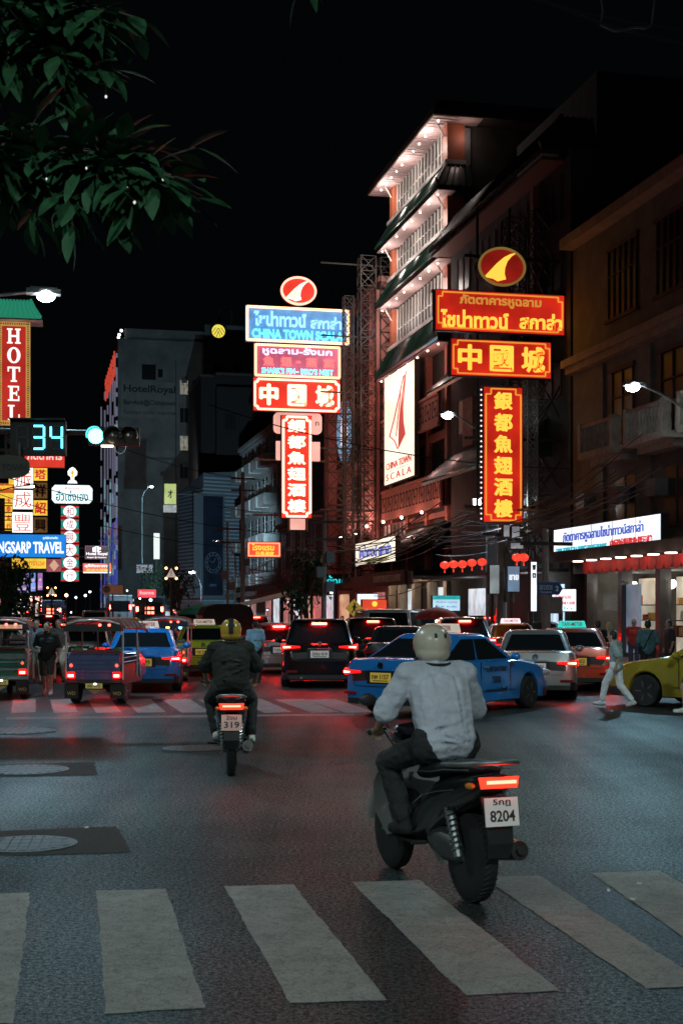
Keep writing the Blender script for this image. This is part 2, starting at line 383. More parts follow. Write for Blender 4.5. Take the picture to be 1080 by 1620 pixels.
def tile_skirt(b, y0, y1, x_in, x_out, z_in, z_out, wrap=1.0, m=0, mr=0):
    """sloping tiled skirt along the front with a return round the near corner"""
    b.add([(x_in, y0, z_in), (x_out, y0 - wrap, z_out), (x_out, y1 + .6, z_out), (x_in, y1, z_in),
           (x_in, y0, z_in - .1), (x_out, y0 - wrap, z_out - .16), (x_out, y1 + .6, z_out - .16), (x_in, y1, z_in - .1)],
          [(0, 1, 2, 3), (4, 7, 6, 5), (1, 5, 6, 2), (2, 6, 7, 3), (0, 3, 7, 4), (0, 4, 5, 1)], m)
    b.add([(x_in, y0, z_in), (x_out, y0 - wrap, z_out), (x_in + 1.3, y0 - wrap, z_out), (x_in + 1.3, y0, z_in),
           (x_in, y0, z_in - .1), (x_out, y0 - wrap, z_out - .16), (x_in + 1.3, y0 - wrap, z_out - .16), (x_in + 1.3, y0, z_in - .1)],
          [(0, 3, 2, 1), (4, 5, 6, 7), (1, 2, 6, 5), (2, 3, 7, 6), (0, 4, 7, 3)], m)
    n = int((y1 - y0) / .26)
    for k in range(n + 1):
        y = y0 + (y1 - y0) * k / n; yo = (y0 - wrap) + (y1 + .6 - y0 + wrap) * k / n
        b.tube([(x_in, y, z_in + .03), (x_out - .03, yo, z_out + .03)], .055, 5, mr)
    for k in range(6):
        x = x_in + 1.3 * k / 5; xo = x_out + (x_in + 1.3 - x_out) * k / 5
        b.tube([(x, y0, z_in + .03), (xo, y0 - wrap - .03, z_out + .03)], .055, 5, mr)
    b.tube([(x_in, y0, z_in + .07), ((x_in + x_out) / 2, y0 - wrap * .5, (z_in + z_out) / 2 + .1), (x_out, y0 - wrap, z_out + .12), (x_out - .15, y0 - wrap - .15, z_out + .3)], [.1, .1, .09, .05], 6, mr)

FRETB = mat('dark fret bars', (.03, .016, .014), .8)  # dark bars laid on the board, imitating the shade in fret openings
def fret_panel(name, t, y0, y1, z0, z1, x=-.5):
    b = MB(); b.rng(x, x + .14, y0, y1, z0, z1, 0); b.rng(x - .06, x, y0, y1, z1 - .16, z1, 0); b.rng(x - .06, x, y0, y1, z0, z0 + .16, 0)
    n = max(2, round((y1 - y0) / 1.35)); H = z1 - z0
    for k in range(n):
        c = y0 + (k + .5) * (y1 - y0) / n; w = (y1 - y0) / n * .40; za, zb = z0 + H * .26, z1 - H * .24
        r = lambda a, e, f, h: b.rng(x - .012, x - .002, a, e, f, h, 1)
        r(c - w, c - w + .1, za, zb); r(c + w - .1, c + w, za, zb); r(c - w + .1, c - .12, zb - .1, zb); r(c + .12, c + w - .1, zb - .1, zb)
        r(c - w + .1, c - .12, za, za + .1); r(c + .12, c + w - .1, za, za + .1)
        r(c - .22, c - .12, za + .1, zb - .3); r(c + .12, c + .22, za + .3, zb - .1); r(c - .12, c + .12, (za + zb) / 2 - .05, (za + zb) / 2 + .05)
    return b.build(name, [SALM, FRETB], t)

def tower():
    o = FR(0, 75.8); t = thing('restaurant_building', 'tall eastern style restaurant building with lit pink eaves and green tiled skirts', 'building', (o.x, o.y, 0), AZ)
    D = 12.3
    b = MB(); b.rng(.35, 14, .3, D, 0, 27.9); b.rng(.3, 1.3, .05, .3, 9, 27.7, 1)  # corner strip paler, rest darker: lamplight and shade put into the wall colour
    b.build('wall', [DARKW, GREYW], t)
    b = MB()
    b.add([(-1.05, -1.0, 27.95), (-1.05, D + 1.4, 27.95), (13, D + 1.4, 27.95), (13, -.2, 27.95), (1.7, -1.0, 27.95),
           (-1.05, -1.0, 28.3), (-1.05, D + 1.4, 28.3), (13, D + 1.4, 28.3), (13, -.2, 28.3), (1.7, -1.0, 28.3)],
          [(0, 1, 2, 3, 4), (9, 8, 7, 6, 5), (0, 5, 6, 1), (1, 6, 7, 2), (2, 7, 8, 3), (3, 8, 9, 4), (4, 9, 5, 0)])
    b.rng(-.6, 12, -.5, D + 1, 28.3, 28.9); b.build('roof', BROWNW, t)
    b = MB().rng(-1.0, .4, -.95, D + 1.3, 27.90, 27.945).rng(.4, 1.7, -.95, .3, 27.90, 27.945)
    for k in range(34):
        y = -.9 + k * (D + 2.1) / 34; b.rng(-1.0, .38, y, y + .03, 27.875, 27.898)
    b.build('soffit', PINKS, t)
    bands = [(25.9, 27.88, 11), (22.35, 24.0, 8), (18.1, 20.35, 8)]
    for zi, (z0, z1, nb) in enumerate(bands):
        w = MB().rng(.28, .33, 1.2, D - 1.1, z0, z1); wo = w.build('window', GLASSB, t)
        fr = MB(); n = 15
        for k in range(n + 1):
            y = 1.2 + (D - 2.3) * k / n; fr.rng(.20, .275, y - .055, y + .055, z0, z1)
        fr.rng(.22, .27, 1.2, D - 1.1, z0 + .95, z0 + 1.0); fr.build('mullion', MULL, wo)
        for y0, y1 in ((0, .85), (D - 1.05, D - .1)):
            c = MB().rng(0.0, .95, y0, y1, z0, z1)
            for q in range(4): c.tube([(-.02 - .11 * q, y0 + .4, z1 - .62 + .18 * q), (-.13 - .11 * q, y0 + .4, z1 - .46 + .19 * q)], [.05, .05], 5, 1)
            c.build('column', [ORCOL, MULL], t)
        MB().rng(-.16, 1.0, -.12, D + .05, z0 - .22, z0).build('sill', MULL, t)
        for k in range(nb):
            y = -.55 + (D + 1.3) * (k + .3) / nb
            MB().ball((-.55, y, z1 - .0 if zi else 27.86), (.05, .05, .04), 8, 5).build('soffit_light', BULB, t)
        for k in range(3):
            point('eave_lamp', t, (-.85, 1.5 + k * (D - 3) / 2, z1 - .8), 130, (1, .86, .78), .3)
    point('eave_lamp', t, (.9, -.6, 27.2), 12, (1, .74, .66), .25)
    for z_in, z_out in ((25.65, 24.35), (22.1, 20.75), (17.85, 16.35)):
        b = MB(); tile_skirt(b, -.0, D, -.05, -.75, z_in, z_out, .7); b.build('tiled_skirt', TILE, t)
        MB().rng(-.68, .3, -.55, D + .5, z_out - .24, z_out - .18).build('soffit', PINKS, t)
    for k in range(7): MB().ball((-.5, .0 + D * k / 6, 16.08), (.05, .05, .04), 8, 5).build('soffit_light', BULB, t)
    for k in range(3): point('eave_lamp', t, (-1.5, 1 + k * 5.2, 15.2), 80, (1, .50, .42), .3)
    for k in range(4): point('wall_lamp', t, (-1.5, -.3 + k * 4.1, 7.05), 80, (1, .42, .34), .2)
    for k in range(4): MB().ball((-1.5, -.3 + k * 4.1, 7.1), .08, 8, 5).build('wall_lamp_bulb', BULB, t)
    # lower front: fret balustrades before a solid dark wall standing for shaded openings
    b = MB()
    for y in (.3, 4.2, 8.2, D - .5): b.rng(.0, .345, y - .22, y + .22, 4.2, 16.2)
    b.rng(.1, .345, 0, D, 11.3, 11.7); b.rng(.1, .345, 0, D, 7.0, 7.3); b.build('pier', SALM, t)
    fret_panel('fret_balustrade', t, 0, D, 11.8, 13.6); fret_panel('fret_balustrade', t, -.3, D, 7.4, 9.25)
    b = MB(); tile_skirt(b, 0, D + 1, -.1, -2.0, 6.6, 5.5, .4); b.build('canopy_roof', TILE, t)
    MB().rng(-2.2, .3, -1, D + 3, 3.55, 3.75).rng(-2.25, -2.15, -1, D + 3, 3.3, 4.0).build('canopy', mat('brown canopy boards', (.16, .09, .06), .7, 0, .3, 3), t)
    for y in (.3, 3.4, 6.6, 9.8, D - .2): MB().rng(-.05, .4, y - .3, y + .3, .13, 3.5).build('pier', mat('beige shop pillar', (.42, .35, .27), .7, 0, .2, 2), t)
    for y in (1.85, 8.2): MB().rng(.30, .34, y - .9, y + .9, .2, 3.2).build('shop_front', emi('cool shop window', (.75, .9, 1), .62, True, .6, 1.5), t)
    MB().rng(.30, .34, 3.8, 6.2, .2, 3.2).rng(.30, .34, 10.2, 12, .2, 3.2).build('door', DARKER, t)
    for k in range(4): point('canopy_lamp', t, (-1.0, 1 + 3.4 * k, 3.3), 35, (1, .8, .6), .2)
    # small roof line pagoda lights
    for k in range(6): MB().rng(-2.1, -2.0, 1.2 + k * .8, 1.5 + k * .8, 6.0, 6.7).build('finial', MULL, t)
tower()

def neighbour():
    o = FR(0, 58.5); t = thing('shop_building', 'dark building with a sweeping tiled eave behind the large red signs', 'building', (o.x, o.y, 0), AZ)
    b = MB().rng(0, 12, 0, 16.6, 4.2, 21).rng(0, 12, 0, 16.6, 0.1, 4.2)
    b.rng(2, 12, 2, 12, 21, 25); b.build('wall', DARKW, t)
    b = MB(); tile_skirt(b, 1.2, 16.4, .1, -1.1, 22.6, 20.9, .8); b.build('tiled_roof', mat('brown glazed tile', (.055, .04, .035), .5, 0, .3, 5), t)
    MB().rng(-1.0, .0, .6, 16.8, 20.55, 20.7).build('soffit', mat('red brown soffit', (.20, .07, .05), .6), t)
    b = MB(); tile_skirt(b, 2.5, 16, -.02, -1.3, 14.6, 13.3, .5); b.build('tiled_roof', TILE, t)
    b = MB(); tile_skirt(b, 2.5, 16, -.02, -1.6, 10.0, 8.6, .5); b.build('tiled_roof', TILE, t)
    for y in (1.0, 5.0, 9.4, 13.4):
        for z in (11, 15.4, 18.3):
            w = MB().rng(-.03, .02, y, y + 1.9, z, z + 1.7).build('window', GLASSB, t)
            MB().rng(-.06, -.035, y - .08, y, z - .08, z + 1.78).rng(-.06, -.035, y + 1.9, y + 1.98, z - .08, z + 1.78).rng(-.06, -.035, y + .92, y + .98, z, z + 1.7).rng(-.09, -.035, y - .15, y + 2.05, z - .16, z - .08).build('frame', BROWNW, w)
    MB().rng(-.28, -.02, 3.6, 3.95, 15, 20.4).build('column', SALM, t)
    MB().rng(-.2, -.02, 12.4, 14.0, 10.2, 12.6).build('carved_panel', mat('carved red panel', (.28, .09, .06), .7, 0, .6, 3), t)
    for y0, w, m in ((.6, 2.4, emi('blue white shop light', (.55, .8, 1), .9, True, .6, 1.4)), (10.5, 3, emi('cool shop window', (.75, .9, 1), .62, True, .6, 1.5))):
        MB().rng(-.05, -.01, y0, y0 + w, .3, 3.0).build('shop_front', m, t)
    MB().rng(-1.8, 0, .2, 16, 3.5, 3.62).build('canopy', BROWNW, t)
    for y in (4.2, 8.6): MB().rng(-.12, -.02, y, y + .5, .13, 3.4).build('pier', GREYW, t)
    for k in range(2): point('canopy_lamp', t, (-.9, 2.5 + 8 * k, 3.2), 25, (.8, .92, 1), .2)
neighbour()

def corner_house():
    o = FR(0, 38); t = thing('corner_building', 'old tan shophouse with stone balconies above the red awning on the right', 'building', (o.x, o.y, 0), AZ)
    D = 20.2; H = 17
    MB().rng(0, 12, 0, D, 3.4, H).rng(3.0, 12, 0, D, .1, 3.4).rng(.6, 3.0, 0, .3, .1, 3.4).rng(.6, 3.0, D - .3, D, .1, 3.4).build('wall', TANW, t)
    b = MB().rng(-.55, 0, -.3, D, 11.75, 12.05).rng(-.35, 0, -.2, D, 11.5, 11.75).rng(-.6, 0, -.3, D, H - .4, H); b.build('cornice', mat('tan stone trim', (.27, .22, .18), .85, 0, .3, 2), t)
    for k, y in enumerate((1.5, 5.6, 9.8, 14.0)):
        b = MB().rng(-.02, .015, y, y + 2.6, 13.0, 15.6); w = b.build('window', GLASSB, t); f = MB()
        for q in range(6): f.rng(-.08, -.025, y + .5 * q, y + .06 + .5 * q, 13.0, 15.6)
        f.rng(-.1, -.022, y - .12, y + 2.72, 15.6, 15.75).rng(-.14, -.022, y - .15, y + 2.75, 12.86, 13.0).rng(-.075, -.03, y, y + 2.6, 14.6, 14.66).build('frame', BROWNW, w)
        b = MB().rng(-.02, .015, y + .3, y + 2.2, 8.05, 10.9); w = b.build('window', GLASSB, t); f = MB()
        for q in range(3): f.rng(-.07, -.025, y + .3 + .92 * q, y + .36 + .92 * q, 8.05, 10.9)
        f.rng(-.075, -.03, y + .3, y + 2.2, 9.9, 9.96).rng(-.12, -.022, y + .15, y + 2.35, 10.9, 11.05).build('frame', BROWNW, w)
        bal = MB().rng(-1.15, 0, y - .3, y + 2.9, 7.65, 7.9).rng(-.7, 0, y - .1, y + 2.7, 7.4, 7.65)
        bal.rng(-1.1, -.95, y - .25, y + 2.85, 8.82, 8.95).rng(-1.1, 0, y - .25, y - .12, 8.82, 8.95).rng(-1.1, 0, y + 2.72, y + 2.85, 8.82, 8.95)
        for q in range(13): bal.lathe([(.05, 7.9), (.075, 8.1), (.04, 8.4), (.065, 8.65), (.05, 8.82)], (-1.02, y - .18 + 2.95 * q / 12, 0), 'z', 6)
        for q in range(4): bal.lathe([(.05, 7.9), (.075, 8.1), (.04, 8.4), (.065, 8.65), (.05, 8.82)], (-.85 + .24 * q, y - .18, 0), 'z', 6)
        bal.rng(-1.16, -.9, y - .3, y - .06, 7.9, 9.0); bal.rng(-1.16, -.9, y + 2.66, y + 2.9, 7.9, 9.0)
        bal.build('balcony', mat('stone balcony', (.34, .31, .27), .85, 0, .35, 3), t)
        w = MB().rng(-.02, .015, y + .2, y + 1.9, 4.9, 6.9).build('window', GLASSB, t); MB().rng(-.06, -.022, y + .1, y + 2.0, 4.78, 4.9).rng(-.06, -.022, y + 1.0, y + 1.06, 4.9, 6.9).build('frame', BROWNW, w)
    MB().rng(-.12, -.0, 16.9, 17.5, 4.2, 11.4).build('pilaster', TANW, t); MB().rng(-.12, 0, 12.7, 13.1, 4.2, 11.4).build('pilaster', TANW, t)
    # shop at street level: glass front, goods, pillars
    interior = emi('lit shop wall', (.72, .62, .48), .42, True, .6, .9)
    for y0, y1 in ((6.8, 9.6), (10.1, 13.0), (13.4, 16.2), (16.8, 19.6), (1.0, 6.2)):
        MB().rng(2.6, 2.66, y0, y1, .3, 3.2).build('shop_interior', interior, t)
        MB().rng(.72, .73, y0, y1, .3, 3.0).build('shop_glass', GLS, t)
        sh = MB()
        for z in (.9, 1.5, 2.1): sh.rng(2.0, 2.55, y0 + .2, y1 - .2, z, z + .04, 0)
        for q in range(10):
            yy = RND.uniform(y0 + .3, y1 - .3); z = RND.choice((.94, 1.54, 2.14)); sh.rng(2.05, 2.3, yy, yy + RND.uniform(.12, .3), z, z + RND.uniform(.15, .4), RND.choice((1, 2, 3)))
        sh.build('shelf', [BROWNW, mat('gift box gold', (.5, .3, .08), .5), mat('gift box red', (.4, .04, .03), .5), mat('gift box cream', (.55, .5, .4), .6)], t)
        point('shop_lamp', t, (1.7, (y0 + y1) / 2, 2.9), 38, (1, .9, .78), .2)
    for y in (.5, 6.5, 9.85, 13.2, 16.5, 19.9): MB().rng(.4, .85, y - .18, y + .18, .13, 3.4).build('pier', mat('dark stone pillar', (.05, .05, .055), .35, 0, .3, 3), t)
    MB().rng(.58, .7, 15.2, 16.3, .3, 2.9).build('poster', emi('pale blue shop poster', (.30, .42, .55), .35, False, .4, 1), t)
    MB().rng(-1.6, .0, 0, D, 3.85, 3.95).rng(-1.65, -1.58, 0, D, 3.8, 4.2).build('canopy', DARKW, t)
    for k in range(11):
        MB().rng(-.9, -.6, 4.2 + k * 1.35, 4.5 + k * 1.35, 3.80, 3.845).build('canopy_light', emi('canopy strip light', (1, .82, .66), 5, True), t)
    # red scalloped valance
    b = MB(); 
    for k in range(22):
        y = 2.0 + k * .62
        b.prism_x([(y, 3.72), (y, 3.42), (y + .1, 3.31), (y + .31, 3.24), (y + .52, 3.31), (y + .6, 3.42), (y + .6, 3.72)], -1.46, -1.43)
    b.build('awning', mat('red awning cloth', (.62, .035, .03), .7, 0, .2, 3), t)
    for k in range(11): point('awning_lamp', t, (-1.85, 2.6 + k * 1.24, 3.62), 3.6, (1, .62, .5), .08)
    for k in range(6): b2 = MB().box((-.25, 2.3 + 3.2 * k, 6.2), (.5, .85, .6)); b2.build('air_conditioner', GREYW, t)
def glassmat():
    m = bpy.data.materials.new('shop glass'); m.use_nodes = True; b = m.node_tree.nodes['Principled BSDF']
    b.inputs['Base Color'].default_value = (.95, .97, .97, 1); b.inputs['Roughness'].default_value = .03; b.inputs['Transmission Weight'].default_value = 1; b.inputs['IOR'].default_value = 1.05
    return m
GLS = glassmat()
corner_house()

def shophouse(fn, az, side, y0, y1, H, wall, label, storeys=3, shop=None, depth=12, win=GLASSB, bal=False, name='shophouse'):
    o = fn(0, y0); t = thing(name, label, 'building', (o.x, o.y, 0), az); D = y1 - y0; s = side
    R = lambda b, x0, x1, *a: b.rng(min(s * x0, s * x1), max(s * x0, s * x1), *a)
    b = MB(); R(b, 0, depth, 0, D, 3.6, H); R(b, .3, depth, 0, D, .1, 3.6); b.build('wall', wall, t)
    b = MB(); R(b, -.4, depth, -.1, D + .1, H, H + .35); R(b, -.2, 0, 0, D, H - .3, H); b.build('parapet', wall, t)
    n = max(1, int(D / 4)); sh = (H - 4.2) / storeys
    for k in range(storeys):
        z = 4.4 + k * sh
        for q in range(n):
            y = (q + .5) * D / n
            b = MB(); R(b, -.04, .02, y - 1.1, y + 1.1, z + .5, z + sh - .7); w = b.build('window', win, t)
            f = MB(); R(f, -.09, -.045, y - 1.15, y + 1.15, z + .38, z + .5); R(f, -.08, -.045, y - .04, y + .04, z + .5, z + sh - .7); R(f, -.08, -.045, y - 1.1, y + 1.1, z + sh - 1.35, z + sh - 1.3); f.build('frame', MULL if bal else BROWNW, w)
            if bal:
                f = MB(); R(f, -1.2, 0, y - 1.7, y + 1.7, z - .05, z + .1); R(f, -1.2, -1.1, y - 1.7, y + 1.7, z + .1, z + 1.0); R(f, -1.1, 0, y - 1.7, y - 1.6, z + .1, z + 1.0); f.build('balcony', CONC, t)
    b = MB(); R(b, -1.7, 0, 0, D, 3.5, 3.62); R(b, -1.75, -1.68, 0, D, 3.3, 3.75); b.build('canopy', DARKW, t)
    if shop:
        for q in range(n):
            y = (q + .5) * D / n
            if RND.random() < .75:
                b = MB(); R(b, .24, .28, y - 1.5, y + 1.5, .3, 3.1); b.build('shop_front', RND.choice(shop), t)
    return t
SHOPS = [emi('cool shop window', (.75, .9, 1), .62, True, .6, 1.5), emi('warm shop window', (1, .72, .42), .42, True, .6, 1.2), emi('rosy shop window', (1, .45, .42), .26, True, .6, 1.2)]
PINKW = mat('pale pink wall', (.50, .22, .19), .8, 0, .2, 1)
# right side, beyond the restaurant
t = shophouse(FR, AZ, 1, 89.2, 104.5, 22.5, PINKW, 'pink fronted building beside the restaurant, behind the lattice frames', 5, SHOPS)
for y0_, y1_ in ((0, 1.3), (13.8, 15.2)): MB().rng(-.7, 0, y0_, y1_, 4, 22).build('pilaster', mat('salmon pilaster', (.66, .26, .22), .7, 0, .15, 2), t)
shophouse(FR, AZ, 1, 105, 127, 9.2, DARKW, 'low dark row of shops behind the orange sign', 1, SHOPS)
shophouse(FR, AZ, 1, 128, 150, 18.6, mat('grey concrete flats', (.20, .21, .20), .85, 0, .3, 1), 'grey block of flats with balconies beside the tall blank tower', 4, SHOPS, bal=True)
for k, (ly, p_) in enumerate(((90.5, 420), (94.5, 300), (98.5, 300))):
    c = FR(-1.6, ly, 6.7); t = thing('uplight', ['uplight at the foot of the near salmon pilaster', 'middle uplight under the pink fronted building', 'far uplight under the pink fronted building'][k], 'floodlight', c, AZ)
    MB().box((0, 0, 0), (.3, .3, .12)).build('housing', GREYW, t); MB().box((0, 0, .075), (.24, .24, .03)).build('lens', BULB, t); MB().bar((.1, 0, -.02), (1.7, 0, -.02), .05).build('bracket', STEEL, t)
    spot('lamp_light', t, (0, 0, .12), p_, 140, .9, (1, .56, .48), .1, (.45, 0, 1))
# left side of the street
PURP = mat('purple wall', (.22, .07, .12), .85, 0, .2, 1)
for y0, y1, H, w, l in ((40, 62, 13, DARKW, 'dark shophouse on the left, nearest the junction'), (62.3, 90, 15, TANW, 'tan shophouse behind the tall hotel sign on the left'),
                        (90.3, 122, 12, DARKW, 'dark shophouse behind the blue travel sign'), (122.3, 160, 12.5, PURP, 'purple walled shophouse behind the gold shop sign'),
                        (160.3, 210, 11, DARKW, 'dark shophouse far down the left side'), (210.3, 300, 12, TANW, 'tan shophouse at the far end of the left side')):
    shophouse(FL, AL, -1, y0, y1, H, w, l, 2, SHOPS)

# hotel tower, dark slab and corrugated corner building
def hotel():
    Y = 200; c = P(187, 968, Y); t = thing('hotel_building', 'tall dark hotel tower with strips of lights down its street side', 'building', (c.x, c.y, 0), AZ)
    W = 19.8; H = 41.2
    b = MB().rng(0, W, 0, 55, 0, H).rng(1, 13, .6, 40, H, H + 1.6).rng(12.5, W, .2, 30, H, H + 2.6); b.build('wall', mat('weathered hotel wall', (.205, .21, .205), .9, 0, .35, .35), t)
    for k in range(8):
        z = H - 7.8 - k * 4.05
        for q, x in enumerate((8.9, 10.7)):
            lit = (k, q) in ((0, 0), (2, 0))
            w = MB().rng(x, x + 1.15, -.03, .03, z, z + 2.1).build('window', emi('lit room window', (.85, .80, .62), .16, False, .8, 2.) if lit else GLASSB, t)
            MB().rng(x - .1, x + 1.25, -.2, -.035, z - .18, z).rng(x + .55, x + .61, -.07, -.035, z, z + 2.1).build('frame', GREYW, w)
    MB().rng(.4, 8.6, -.06, -.01, H - 11.4, H - 6.1).rng(12, 13.6, -.05, -.01, H - 6.3, H - 3.2).build('painted_panel', mat('grey painted advert panel', (.24, .245, .24), .9, 0, .2, .6), t)
    INK = mat('faded black lettering', (.035, .035, .04), .9)
    MB().text('HotelRoyal', 4.5, H - 7.3, 7.4, 1.35, -.066, .02, 0, .02).text('Bangkok@Chinatown', 4.5, H - 9.2, 7.4, .95, -.066, .02, 0, .02).text('โรงแรม รอยัล กรุงเทพ', 4.5, H - 10.6, 7.4, .75, -.066, .02).build('lettering', INK, t)
    b = MB().rng(3.4, 5.4, -.05, -.01, H - 5.8, H - 3.6); b.rng(5.7, 6.4, -.05, -.01, H - 5.4, H - 4.2); b.build('window', GLASSB, t)
    for k, (x, z) in enumerate(((9.1, 5), (10.9, 9), (9.2, 17.2), (10.8, 21.3), (14.5, 24), (16.5, 31), (14.2, 36))): MB().rng(x, x + .8, -.45, -.01, H - z - 1.1, H - z - .5).build('air_conditioner', GREYW, t)
    for x in (8.3, 12.4, 15.7): MB().cyl((x, -.12, 1), (x, -.12, H - 2.8), .09, .09, 6).build('drain_pipe', mat('stained pipe', (.10, .10, .095), .8), t)
    for k in range(9):
        for x in (13.8, 16.8): MB().rng(x, x + 1.1, -.03, .02, H - 4.6 - k * 4.05, H - 2.9 - k * 4.05).build('window', GLASSB, t)
    LW = emi('lavender light strip', (.55, .55, .78), .17, False); LB = emi('blue light strip', (.12, .16, .80), .32, False); LP = emi('magenta light strip', (.7, .35, .6), .22, False); LC = emi('pale cyan light strip', (.45, .75, .9), .3, False)
    for k, y in enumerate((.6, 5.2, 10.5, 17, 25, 34, 46)):
        s = MB(); z = 2.6; top = H - 2.5
        while z < top:
            h = RND.uniform(.5, 1.6)
            if z > 23: m = 0 if RND.random() < .75 else 4
            elif z > 15: m = RND.choice((0, 0, 4, 3))
            else: m = RND.choice((0, 1, 1, 1, 2, 3))
            s.rng(-.28, -.02, y - .13, y + .13, z, z + h - .04, m); z += h
        s.build('light_strip', [LW, LB, LP, LC, DARKER], t)
        s = MB()
        for q in range(12):
            z = 2.5 + q * 1.5; yy = y + RND.uniform(1.2, 3.6)
            s.rng(-.14, -.02, yy, yy + 1.1, z, z + RND.uniform(.3, .9), RND.choice((0, 1, 1, 2)))
        s.build('light_patch', [LW, LB, LP], t)
    s = MB(); RD = emi('red rooftop lettering', (.85, .09, .05), .55, False)
    for k in range(4):
        for q in range(2):
            y = 1.5 + k * 7; z = H - 4.4 + q * 1.9
            s.rng(-.5, -.3, y, y + 4.8, z, z + .45).rng(-.5, -.3, y + .4, y + 1.0, z - .75, z + 1.0).rng(-.5, -.3, y + 3.4, y + 4.0, z - .75, z + .9)
    s.build('roof_lettering', RD, t)
    pl_ = MB().rng(5.0, 5.5, -26, -25.6, 17.5, 17.9).build('flood_lamp', GREYW, t); spot('lamp_light', t, (5.2, -25.9, 18), 1800, 110, .9, (.86, .95, 1), .3, (.15, 1, .22))
    b = MB()
    for x, z in ((.2, .6), (.5, 1.2), (.1, .2)): b.ball((x, .4, H + z), .22, 6, 5)
    b.build('roof_lamp', emi('white roof lamp', (1, .97, .9), 3, False), t)
    MB().rng(14.6, 14.9, 1, 1.3, H + 2.6, H + 5).rng(16.4, 16.7, 1, 1.3, H + 2.6, H + 5).build('sign_post', STEEL, t)
hotel()
def slab():
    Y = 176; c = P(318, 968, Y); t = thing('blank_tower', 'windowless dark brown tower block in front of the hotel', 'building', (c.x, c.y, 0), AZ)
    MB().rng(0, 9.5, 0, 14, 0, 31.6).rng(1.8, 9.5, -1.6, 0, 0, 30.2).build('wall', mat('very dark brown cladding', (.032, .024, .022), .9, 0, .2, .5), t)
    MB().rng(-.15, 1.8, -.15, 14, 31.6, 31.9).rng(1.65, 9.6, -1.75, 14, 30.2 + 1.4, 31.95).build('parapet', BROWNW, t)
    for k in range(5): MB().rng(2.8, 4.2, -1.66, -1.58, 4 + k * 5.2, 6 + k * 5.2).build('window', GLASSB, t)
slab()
def corrugated():
    Y = 158; a, b0, c0 = P(283, 968, Y + 6), P(322, 968, Y - 1.5), P(378, 968, Y + 1)
    t = thing('clad_building', 'corner building clad in grey corrugated sheet with a tall dark watch advert', 'building', (b0.x, b0.y, 0), 0)
    la, lb, lc = a - b0, Vector((0, 0, 0)), c0 - b0; H = 17.9
    CL = mat('grey corrugated sheet', (.30, .34, .39), .42, .15, .15, 3)
    w = MB(); la2, lc2 = la + Vector((0, 10, 0)), lc + Vector((0, 8, 0))
    ring = [la, lb, lc, lc2, la2]; 
    w.loft([[(p.x, p.y, .1) for p in ring], [(la.x, la.y, H - 2.0), (0, 0, H - .4), (lc.x, lc.y, H), (lc2.x, lc2.y, H), (la2.x, la2.y, H - 2)]])
    w.build('wall', mat('grey clad backing', (.10, .11, .12), .6), t)
    r = MB()
    for (p, q, n0) in ((la, lb, 1), (lb, lc, 0)):
        d = (q - p); nrm = Vector((d.y, -d.x, 0)).normalized()
        z = 3.1
        while z < H - .55:
            f = 1.0
            if n0 and z > H - 2.1: 
                z += .42; continue
            r.bar(p + nrm * .06 + Vector((0, 0, z)), q + nrm * .06 + Vector((0, 0, z)), .1, .17); z += .42
    r.build('cladding', CL, t)
    d = (lc - lb); u = d.normalized(); nrm = Vector((u.y, -u.x, 0)); rot = Matrix((u, -nrm, Vector((0, 0, 1)))).transposed()
    def onw(bm):
        m = MB(); m.v = [tuple(rot @ Vector(v) + nrm * .12) for v in bm.v]; m.f = bm.f; m.m = bm.m; return m
    cx = -.3
    onw(MB().rng(cx - .15, cx + 2.9, -.12, 0, 3.4, 15.2).rng(cx - 1.0, cx - .15, -.03, .02, 3.4, 15.2, 0)).build('poster_frame', mat('grey steel frame', (.16, .18, .20), .5, .5), t)
    cx += 1.38
    p = onw(MB().rng(cx - 1.25, cx + 1.25, -.15, -.125, 3.7, 14.9)).build('poster', mat('dark blue poster', (.012, .018, .032), .4, 0, .3, .8), t)
    f = MB(); INKP = 0
    for k in range(40):
        a1, a2 = 2 * math.pi * k / 40, 2 * math.pi * (k + 1) / 40
        for rr, wd in ((1.0, .05), (.72, .04)):
            f.bar((cx + rr * math.cos(a1), -.17, 7.4 + rr * math.sin(a1) * 1.15), (cx + rr * math.cos(a2), -.17, 7.4 + rr * math.sin(a2) * 1.15), .02, wd)
    for k in range(12):
        a1 = 2 * math.pi * k / 12; f.bar((cx + .76 * math.cos(a1), -.17, 7.4 + .76 * 1.15 * math.sin(a1)), (cx + .94 * math.cos(a1), -.17, 7.4 + .94 * 1.15 * math.sin(a1)), .02, .07)
    f.bar((cx, -.17, 7.4), (cx + .3, -.17, 7.9), .02, .06).bar((cx, -.17, 7.4), (cx - .45, -.17, 7.6), .02, .05)
    onw(f).build('watch_dial', mat('pale watch print', (.16, .19, .24), .5), p)
    onw(MB().text('time', cx, 4.9, .9, .35, -.16, .01)).build('lettering', mat('pale watch print', (.16, .19, .24), .5), p)
    MB().bar((0, -.4, 2.5), (lc.x, lc.y - .4, 2.5), .1, 1.1).bar(la + Vector((-.2, -.4, 2.5)), (0, -.4, 2.5), .1, 1.1).build('fascia', mat('slate fascia', (.10, .15, .19), .5, 0, .1, 2), t)
    MB().text('ห้างทองเยาวราช', lc.x * .52, 2.55, 3.0, .62, -.46 + lc.y * .5, .03, 0, .01).build('lettering', emi('white shop lettering', (.9, .95, 1), .9, False), t)
    MB().rng(la.x + 1.0, lc.x - .3, -.36 + .5, -.2 + .5, .3, 1.9).build('shop_front', SHOPS[0], t)
corrugated()
